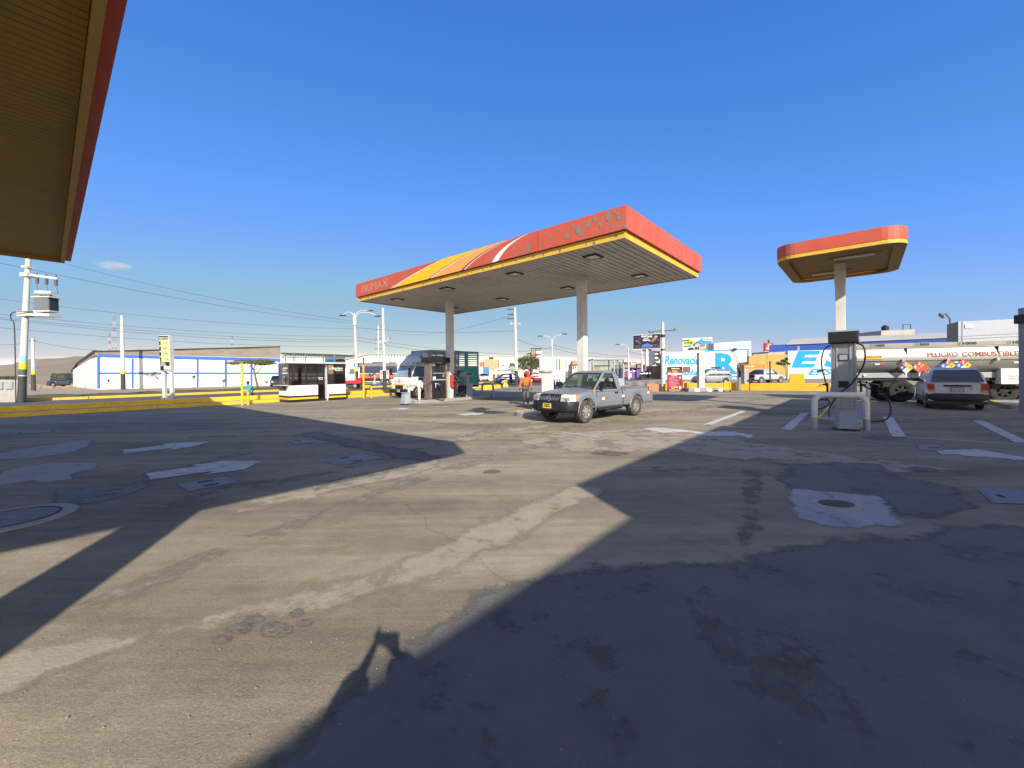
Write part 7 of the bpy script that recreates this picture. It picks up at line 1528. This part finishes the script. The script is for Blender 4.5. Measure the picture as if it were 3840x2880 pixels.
for a in AX:
    for s in (-1,1): wheel(t,a,s*.78,.39,.26,.24,6,tm=M_tyre,out=s,detail=False)
# tarpaulin truck
w=front(1297,1490,56,58); a=w.at(1297,1440); ang=math.atan2(w.d.y,w.d.x)
t=thing("tarpaulin_truck","truck with blue tarpaulin load and orange sides parked beyond the road","truck",(a.x,a.y,0),ang)
s_=56/FPX; b=MB(M_whiteclean); b.loft([[(x,0,z0),(x,0,z1),(x,2.2,z1),(x,2.2,z0)] for x,z0,z1 in ((.0,.6,1.2),(.05,.55,1.9),(.25,.5,2.5),(1.4,.5,2.55),(1.5,.6,2.5))],sm=False); b.build("cab",parent=t)
b=MB(M_glasst); b.quad((.40,-.012,1.55),(1.15,-.012,1.55),(1.15,-.012,2.3),(.55,-.012,2.3)); b.quad((.02,.2,1.55),(.02,2.0,1.55),(.2,2.0,2.35),(.2,.2,2.35)); b.build("window",parent=t)
b=MB(mat("tarpaulin_blue",(.022,.035,.085),.6,var=.2)); xs=[1.8+i*.42 for i in range(13)]; rr_=random.Random(2); b.loft([[(x,-.02,1.62),(x,-.05,2.55),(x,.0,2.95+rr_.uniform(-.04,.04)),(x,1.1,3.05+rr_.uniform(-.05,.05)),(x,2.3,2.9),(x,2.3,1.6)] for x in xs],sm=False); b.use(mat("tarp_grey",(.17,.155,.135),.8)); b.loft([[(x,-.07,2.62),(x,-.02,2.98+.05*math.sin(i*1.3)),(x,1.1,3.09),(x,2.32,2.9)] for i,x in enumerate(xs)],caps=False,closed=False,sm=False); b.build("tarpaulin",parent=t)
b=MB(mat("side_orange",(.52,.11,.05),.6,var=.2)); b.box(1.8,6.8,-.03,2.3,1.0,1.42); b.use(mat("side_green",(.10,.14,.07),.6)); b.box(1.8,6.8,-.028,2.3,1.422,1.56); b.use(M_white); b.box(1.8,6.8,-.03,2.3,1.562,1.63); b.use(M_dred); b.box(1.6,6.9,.0,2.2,.82,.98); b.build("side_board",parent=t)
b=MB(M_dark); b.box(.6,6.8,.3,1.9,.5,.8); b.build("chassis",parent=t)
for x in (.9,4.95,6.05): wheel(t,x,.2,.5,.3,.28,6,tm=M_tyre,rm=M_rim if x>1 else M_dark and M_rim,out=-1,detail=False)
# red cargo trike
c=P(1328,1455,44); t=thing("cargo_tricycle","red motor tricycle cargo bed beyond the kerb right of the kiosk","tricycle",(c.x,c.y,0),R(8))
b=MB(mat("trike_red",(.48,.02,.035),.45,var=.12)); b.box(-1.0,.85,-.55,.55,.55,.88); 
for x in (-1.0,-.55,-.1,.35,.80): b.box(x,x+.05,-.56,-.53,.88,1.12); b.box(x,x+.05,.53,.56,.88,1.12)
b.box(-1.0,.85,-.57,-.53,1.10,1.15); b.box(-1.0,.85,.53,.57,1.10,1.15); b.box(.81,.85,-.55,.55,.88,1.14); b.build("cargo_bed",parent=t)
b=MB(M_mesh); b.use(M_dark); b.box(-1.3,.8,-.3,.3,.42,.55); b.tube([(-1.3,0,.5),(-1.7,0,.95),(-1.75,0,1.1)],.04); b.tube([(-1.75,-.35,1.1),(-1.75,.35,1.1)],.025); b.build("frame",parent=t)
for x,y in ((.2,-.5),(.2,.5),(-2.0,0)): wheel(t,x,y,.28,.12,.17,6,tm=M_tyred,out=-1,detail=False)
# white cargo trailer, awning, stall
def boxtrailer(name,label,cat,px0,px1,y0,y1,d,m,frame_m,legs=True):
    w=front(px0,px1,d); t=thing(name,label,cat,org(w),0); b=MB(m); w.slab(b,[(px0,y1),(px1,y1),(px1,y0),(px0,y0)],2); b.build("box_body",parent=t,world=True)
    b=MB(frame_m)
    for p in ([(px0-.8,y1+1),(px0+.8,y1+1),(px0+.8,y0-1),(px0-.8,y0-1)],[(px1-.8,y1+1),(px1+.8,y1+1),(px1+.8,y0-1),(px1-.8,y0-1)],[(px0+.8,y0+.8),(px1-.8,y0+.8),(px1-.8,y0-1),(px0+.8,y0-1)],[(px0+.8,y1+1),(px1-.8,y1+1),(px1-.8,y1-.6),(px0+.8,y1-.6)]): w.slab(b,p,.1,.06)
    b.build("frame",parent=t,world=True); b=MB(M_black)
    for f in (.2,.32,.8): p=w.A.lerp(w.B,f); b.cyl((p.x,p.y+.4,.45),(p.x,p.y+.8,.45),.45)
    p=w.A; q_=w.B; z=w.at(px0,y1).z; b.box(p.x,q_.x,p.y+.5,p.y+1.5,.6,z); b.build("wheel",parent=t,world=True); return t
boxtrailer("cargo_trailer","grubby white box trailer with brown frame behind the dark blue saloon","trailer",1872,1919,1388,1412,60,mat("grubby_white",(.62,.57,.48),.7,var=.08,dirt=(.42,.33,.24),dscale=.8),mat("frame_brown",(.13,.09,.08),.6))
boxtrailer("box_van","clean white box body with rounded corners behind the man in orange","box trailer",1941,1967,1392,1416,58,M_whiteclean,M_white)
w=front(1966,1986,60); t=thing("market_awning","red vertical awning panel beside the white box body","awning",org(w),0); b=MB(mat("awning_red",(.55,.02,.05),.5)); w.slab(b,[(1968,1418),(1985,1414),(1984,1390),(1966,1391)],.6); b.build("canvas",parent=t,world=True); b=MB(M_dark); p=w.A; b.bar((p.x+.1,p.y+.3,0),(p.x+.1,p.y+.3,2),.06); b.bar((w.B.x-.1,p.y+.3,0),(w.B.x-.1,p.y+.3,2),.06); b.build("post",parent=t,world=True)
w=front(1993,2040,63); t=thing("market_stall","dark teal market stall with white notices behind the red saloon","stall",org(w),0); b=MB(mat("stall_teal",(.03,.09,.10),.6)); w.slab(b,[(1993,1397),(2040,1398),(2040,1383),(1993,1384)],3); b.build("awning",parent=t,world=True); b=MB(M_whiteclean); w.slab(b,[(1998,1396),(2008,1396),(2008,1386),(1998,1386)],.05,.06); w.slab(b,[(2011,1396),(2020,1396),(2020,1387),(2011,1387)],.05,.06); b.build("notice",parent=t,world=True)
b=MB(M_bark); 
for x in (1994,2003,2012,2022,2039): a=w.at(x,1398,-.5); b.bar((a.x,a.y,-.02),a,.15)
w.slab(b,[(1994,1420),(2039,1420),(2039,1400),(1994,1400)],.1,-2.5,0); b.build("post",parent=t,world=True)
# motorbikes by the billboard
mb=None
for i,(px,py) in enumerate(((2413,1419),(2425,1420),(2437,1418))):
    c=P(px,py,74)
    lab=("white motorbike leftmost of three on the dark slab","black motorbike, middle of three on the dark slab","motorbike at the right end of the dark slab")[i]
    if mb is None:
        t=mb=thing("motorbike",lab,"motorbike",(c.x,c.y,.25),R(20),"motorbikes by the billboard pole")
        b=MB(M_tyred)
        for x in (-.62,.62): b.tube([(x+.3*math.cos(k*.5),0,.3+.3*math.sin(k*.5)) for k in range(14)],.05,6)
        b.build("wheels",parent=t); b=MB(M_whiteclean); b.loft([[(x,-w_,z-h_),(x,w_,z-h_),(x,w_,z+h_),(x,-w_,z+h_)] for x,z,w_,h_ in ((-.75,.82,.06,.05),(-.2,.78,.13,.08),(.2,.88,.15,.13),(.5,.82,.06,.06))]); b.use(M_dark); b.bar((-.62,0,.3),(0,0,.5),.1); b.bar((.62,0,.3),(.42,0,1.0),.06); b.bar((.42,-.35,1.05),(.42,.35,1.05),.04); b.box(-.2,.25,-.12,.12,.35,.65); b.build("frame",parent=t)
    else: copy_thing(mb,(c.x,c.y,.25),R(20+i*25),lab)
w=front(2404,2446,73.5); t=thing("bike_slab","low dark concrete slab under the parked motorbikes","slab",org(w),0); b=MB(M_dark); p=w.A; b.box(w.A.x,w.B.x,p.y-.3,p.y+2.5,-.02,.24); b.build("slab",parent=t,world=True)
# yellow A frame sign
c=G(1896,1451); t=thing("floor_sign","small yellow and black A frame warning board on the far pavement","warning sign",(c.x,c.y,0),0); b=MB(M_ytrim)
b.hexa([(-.30,-.22,0),(.30,-.22,0),(.30,-.19,0),(-.30,-.19,0)],[(-.16,-.03,.75),(.16,-.03,.75),(.16,0,.75),(-.16,0,.75)]); b.hexa([(-.30,.19,0),(.30,.19,0),(.30,.22,0),(-.30,.22,0)],[(-.16,.0,.74),(.16,.0,.74),(.16,.03,.74),(-.16,.03,.74)]); b.use(M_dark); b.bar((-.26,-.215,.35),(0,-.075,.68),.08,.02); b.bar((.26,-.215,.35),(0,-.075,.68),.08,.02); b.build("board",parent=t)
# blue tarpaulin on the ground
c=P(1420,1450,50); t=tag(MB(mat("ground_tarp",(.04,.14,.42),.6)).add([(c.x-1.5,c.y-.6,.03),(c.x+1.1,c.y-.9,.05),(c.x+1.3,c.y+1.2,.08),(c.x-.9,c.y+1.4,.25),(c.x-.1,c.y+.2,.22)],[(0,1,4),(1,2,4),(2,3,4),(3,0,4)]).build("tarpaulin_sheet"),"crumpled blue tarpaulin sheet on the verge beside the tarpaulin truck","tarpaulin")
# ------------------------------------------------------------------ people
def skin_mesh(name,nodes,edges,m,parent,sub=1,root=0):
    me=bpy.data.meshes.new(name); me.from_pydata([n[:3] for n in nodes],edges,[]); o=bpy.data.objects.new(name,me); COL.objects.link(o)
    s=o.modifiers.new("skin",'SKIN'); s.use_smooth_shade=True
    for i,v in enumerate(me.skin_vertices[0].data): r=nodes[i][3]; v.radius=(r if isinstance(r,tuple) else (r,r)); v.use_root=(i==root)
    if sub: q=o.modifiers.new("subdivision",'SUBSURF'); q.levels=sub; q.render_levels=sub
    dg=bpy.context.evaluated_depsgraph_get(); nm=bpy.data.meshes.new_from_object(o.evaluated_get(dg)); nm.name=name
    bpy.data.objects.remove(o); bpy.data.meshes.remove(me)
    for p in nm.polygons: p.use_smooth=True
    nm.materials.clear(); nm.materials.append(m); o=bpy.data.objects.new(name,nm); COL.objects.link(o); o.parent=parent; return o
def hand_nodes(w,dirv,side,nodes,edges,wi,r=.030):
    w=Vector(w); d=Vector(dirv).normalized(); s=Vector(side).normalized(); k=d.cross(s)
    pm=w+d*.05; nodes.append((*pm,(r*1.3,r*.7))); edges.append((wi,len(nodes)-1)); pi=len(nodes)-1
    for j,(o,l) in enumerate(((-.028,.07),(-.009,.08),(.010,.075),(.028,.058))):
        a=pm+d*.045+s*o; bq=a+d*l*.55-k*.008; c=bq+d*l*.4-k*.02
        i=len(nodes); nodes+= [(*a,.0095),(*bq,.009),(*c,.007)]; edges+=[(pi,i),(i,i+1),(i+1,i+2)]
    a=pm-d*.01-s*.035; bq=a+d*.035-s*.02; i=len(nodes); nodes+=[(*a,.011),(*bq,.009)]; edges+=[(pi,i),(i,i+1)]
def person(label,loc,rz,J,shirt,pants,skin=None,cap=None,hair=True,mask=None,shoe=None,sleeve=1.0,bulk=1.0):
    """J: dict of joints (local: -y faces forward): pelvis, chest, neck, head, and shoulder/elbow/wrist, hip/knee/ankle for l and r"""
    t=thing("person",label,"person",loc,rz); sk_=skin or M_skin; v=lambda k:Vector(J[k])
    N=[];E=[]
    def add(p,r,par=None): N.append((*p,r)); (par is not None) and E.append((par,len(N)-1)); return len(N)-1
    pv=add(v('pelvis'),(.13,.10)); ch=add(v('chest'),(.15,.105),pv); nk=add(v('neck'),(.058,.058),ch); 
    h0=add(v('head')-Vector((0,0,.06)),(.068,.078),nk); h1=add(v('head')+Vector((0,0,.03)),(.078,.095),h0); h2=add(v('head')+Vector((0,.0,.085)),(.06,.07),h1)
    for s in 'lr':
        a=add(v('sh_'+s),.052,ch); e=add(v('el_'+s),.040,a); w=add(v('wr_'+s),.028,e)
        dv=v('wr_'+s)-v('el_'+s); hand_nodes(v('wr_'+s),dv,(0,1,0) if abs(dv.normalized().y)<.7 else (1,0,0),N,E,w)
        a=add(v('hip_'+s),.085,pv); k=add(v('kn_'+s),.058,a); an=add(v('an_'+s),.040,k); f=v('foot_'+s); add(f,.036,an)
    skin_mesh("body",N,E,sk_,t,1,0)
    hd=v('head'); fw=Vector(J.get('face',(0,-1,0))).normalized(); sd_=fw.cross(Vector((0,0,1)))
    b=MB(sk_); p=hd+fw*.098; b.ball(p-Vector((0,0,.015)),(.016,.02,.026)); 
    for s in (-1,1): b.ball(hd+sd_*.082*s-Vector((0,0,.01)),(.018,.02,.032))
    b.use(M_whiteclean)
    for s in (-1,1): b.ball(hd+fw*.086+sd_*.034*s+Vector((0,0,.018)),(.014,.01,.009))
    b.use(M_black)
    for s in (-1,1): b.ball(hd+fw*.095+sd_*.034*s+Vector((0,0,.018)),(.006,.006,.006))
    b.use(mat("lips",(.14,.05,.04),.5)); b.ball(hd+fw*.086-Vector((0,0,.055)),(.026,.012,.008)); b.build("face",parent=t)
    # clothes: a little larger than the body
    N=[];E=[]; pv=add(v('pelvis')+Vector((0,0,-.02)),(.155,.12)); ch=add(v('chest')-Vector((0,0,.05)),(.178,.130),pv); c2=add(v('chest')+Vector((0,0,.10)),(.155,.10),ch); add(v('neck')-Vector((0,0,.03)),(.072,.07),c2)
    for s in 'lr':
        a=add(v('sh_'+s),.072*bulk,c2); e=add(v('el_'+s) if sleeve>.9 else v('sh_'+s).lerp(v('el_'+s),.8),.058*bulk,a)
        if sleeve>.9: add(v('wr_'+s)-(v('wr_'+s)-v('el_'+s)).normalized()*.02,.044*bulk,e)
    skin_mesh("shirt",N,E,shirt,t,1,0)
    N=[];E=[]; pv=add(v('pelvis')-Vector((0,0,.04)),(.145,.112))
    for s in 'lr':
        a=add(v('hip_'+s),.105,pv); k=add(v('kn_'+s),.078,a); add(v('an_'+s)+Vector((0,0,.03)),.066,k)
    skin_mesh("trousers",N,E,pants,t,1,0)
    for s in 'lr':
        b=MB(shoe or M_black); f=v('foot_'+s); an=v('an_'+s); m_=(f+an)/2; dd=(f-an); dd.z=0; dd.normalize(); zz=min(f.z,an.z)-.045
        q=[m_+dd*x for x in (-.12,-.05,.06,.15,.18)]; hs=(.09,.10,.075,.055,.03); ws=(.036,.042,.048,.042,.02); sx=Vector((-dd.y,dd.x,0)); b.sm=True
        b.loft([[(*(p-sx*w_).xy,zz),(*(p+sx*w_).xy,zz),(*(p+sx*w_*.8).xy,zz+h_),(*(p-sx*w_*.8).xy,zz+h_)] for p,h_,w_ in zip(q,hs,ws)]); b.build("shoe",parent=t)
    if cap:
        b=MB(cap); b.ball(hd+Vector((0,0,.065)),(.092,.108,.085),12,8); p=hd+fw*.12+Vector((0,0,.07)); b.ball(p,(.085,.085,.014),12,4); b.build("cap",parent=t)
        if J.get('hood'): b=MB(cap); b.ball(hd+Vector((0,.035,-.02)),(.10,.10,.13),12,8); b.build("neck_flap",parent=t)
    elif hair: b=MB(M_black); b.ball(hd-fw*.015+Vector((0,0,.06)),(.09,.105,.082),12,8); b.build("hair",parent=t)
    if mask: b=MB(mask); b.ball(hd+fw*.05-Vector((0,0,.05)),(.066,.06,.06),10,6); b.build("mask",parent=t)
    return t
def standing(h=1.70,step=.0,arms=.12,**k):
    s=h/1.70; J=dict(pelvis=(0,0,.93*s),chest=(0,0,1.25*s),neck=(0,-.01,1.45*s),head=(0,-.03,1.57*s))
    for g,x in (('l',1),('r',-1)):
        st=step*x; J.update({'sh_'+g:(x*.19,0,1.38*s),'el_'+g:(x*(.24+arms),.03+st*.25,1.10*s),'wr_'+g:(x*(.25+arms*1.1),-.06+st*.5,.86*s),'hip_'+g:(x*.095,0,.88*s),'kn_'+g:(x*.105,-.05-st*.35,.49*s),'an_'+g:(x*.105,.02-st*.9+(.05 if st<0 else 0),.085+max(0,-st)*.12),'foot_'+g:(x*.12,-.14-st*.9+(.05 if st<0 else 0),.05+max(0,-st)*.05)})
    J.update(k); return J
c=G(1972,1511)*.93; M_orj=mat("orange_jacket",(.66,.16,.03),.75,var=.1,scale=5,dirt=(.40,.08,.02),dscale=4); M_olive=mat("olive_trousers",(.105,.098,.07),.85,var=.12)
person("man in an orange jacket and red cap walking towards the camera, face covered",(c.x,c.y,0),R(-4),standing(1.62,.20,.03,hood=1),M_orj,M_olive,mat("dark_skin",(.06,.035,.028),.6),cap=mat("red_cap",(.42,.035,.02),.7),mask=mat("dark_mask",(.035,.02,.018),.8),shoe=mat("pale_shoe",(.45,.43,.40),.6))
# man in turquoise, sitting on the raised kerb
c=P(930,1494,24.7); J=dict(pelvis=(0,0,.12),chest=(.0,-.08,.42),neck=(.02,-.12,.62),head=(.04,-.17,.73),face=(.6,-.8,0))
for g,x in (('l',1),('r',-1)): J.update({'sh_'+g:(x*.18,-.08,.54),'el_'+g:(x*.24,-.24,.30),'wr_'+g:(x*.12,-.42,.20),'hip_'+g:(x*.095,-.05,.10),'kn_'+g:(x*.14,-.45,.10),'an_'+g:(x*.14,-.50,-.26),'foot_'+g:(x*.15,-.62,-.29)})
person("man in a turquoise shirt and jeans sitting on the raised yellow kerb",(c.x,c.y,.37),TH+R(150),J,mat("turquoise_shirt",(.02,.28,.33),.8),mat("jeans",(.10,.15,.24),.85),sleeve=.5)
c=P(1405,1447,53); person("man in a white shirt and pale trousers standing beside the tarpaulin truck",(c.x,c.y,0),R(100),standing(1.7,.1,.05),mat("pink_white_shirt",(.66,.58,.60),.8),mat("pale_trousers",(.5,.55,.62),.85))
# attendant crouching by the small dispenser
p=LF(b2-.95,-.28,.15); J=standing(1.66,0,.0); J.update(chest=(0,-.10,1.2),neck=(0,-.2,1.38),head=(0,-.27,1.48)); J.update(wr_l=(.12,-.42,.85),el_l=(.25,-.2,1.0),wr_r=(-.1,-.42,.86),el_r=(-.25,-.2,1.0))
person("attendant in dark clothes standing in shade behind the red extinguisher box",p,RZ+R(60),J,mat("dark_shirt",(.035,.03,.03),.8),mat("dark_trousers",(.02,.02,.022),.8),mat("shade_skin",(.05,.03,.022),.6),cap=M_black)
# the photographer, whose shadow falls across the foreground
J=standing(1.74,0,.0); J.update(el_l=(.42,-.12,1.27),wr_l=(.285,-.30,1.57),el_r=(-.22,-.20,1.24),wr_r=(.085,-.30,1.57),head=(.0,-.04,1.64))
t=person("photographer in a dark jacket holding a phone up at face height",(.20,-.43,0),R(180),J,mat("dark_shirt",(.035,.03,.03),.8),mat("dark_trousers",(.02,.02,.022),.8),bulk=1.85)
t=thing("phone","thin black phone held up in both hands by the photographer","phone",(0.02,-.10,1.68),0); b=MB(M_black); b.box(-.078,.078,-.006,.006,-.038,.038); b.build("case",parent=t,bevel=.004)
# ------------------------------------------------------------------ a small cloud
def cloud():
    m=bpy.data.materials.new("cloud_vapour"); m.use_nodes=True; n=m.node_tree.nodes; l=m.node_tree.links; n.remove(n["Principled BSDF"])
    v=n.new("ShaderNodeVolumePrincipled"); v.inputs["Color"].default_value=(1,.97,.92,1); tc=n.new("ShaderNodeTexCoord")
    no=n.new("ShaderNodeTexNoise"); no.inputs["Scale"].default_value=2.2; no.inputs["Detail"].default_value=5; l.new(tc.outputs["Object"],no.inputs["Vector"])
    mp=n.new("ShaderNodeVectorMath"); mp.operation='LENGTH'; l.new(tc.outputs["Object"],mp.inputs[0])
    a=n.new("ShaderNodeMath"); a.operation='SUBTRACT'; a.inputs[0].default_value=1.05; l.new(mp.outputs["Value"],a.inputs[1])
    s=n.new("ShaderNodeMath"); s.operation='MULTIPLY_ADD'; s.inputs[1].default_value=1.6; s.inputs[2].default_value=-.95; l.new(no.outputs[0],s.inputs[0])
    q=n.new("ShaderNodeMath"); q.operation='ADD'; l.new(a.outputs[0],q.inputs[0]); l.new(s.outputs[0],q.inputs[1])
    x=n.new("ShaderNodeMath"); x.operation='MAXIMUM'; x.inputs[1].default_value=0; l.new(q.outputs[0],x.inputs[0])
    k=n.new("ShaderNodeMath"); k.operation='MULTIPLY'; k.inputs[1].default_value=.05; l.new(x.outputs[0],k.inputs[0]); l.new(k.outputs[0],v.inputs["Density"])
    l.new(v.outputs[0],n["Material Output"].inputs["Volume"]); return m
p=P(430,998,900); b=MB(cloud()); b.ball((0,0,0),1.0,24,14); o=b.build("cloud"); o.location=p; o.scale=(42,30,11); struct(o,"stuff")
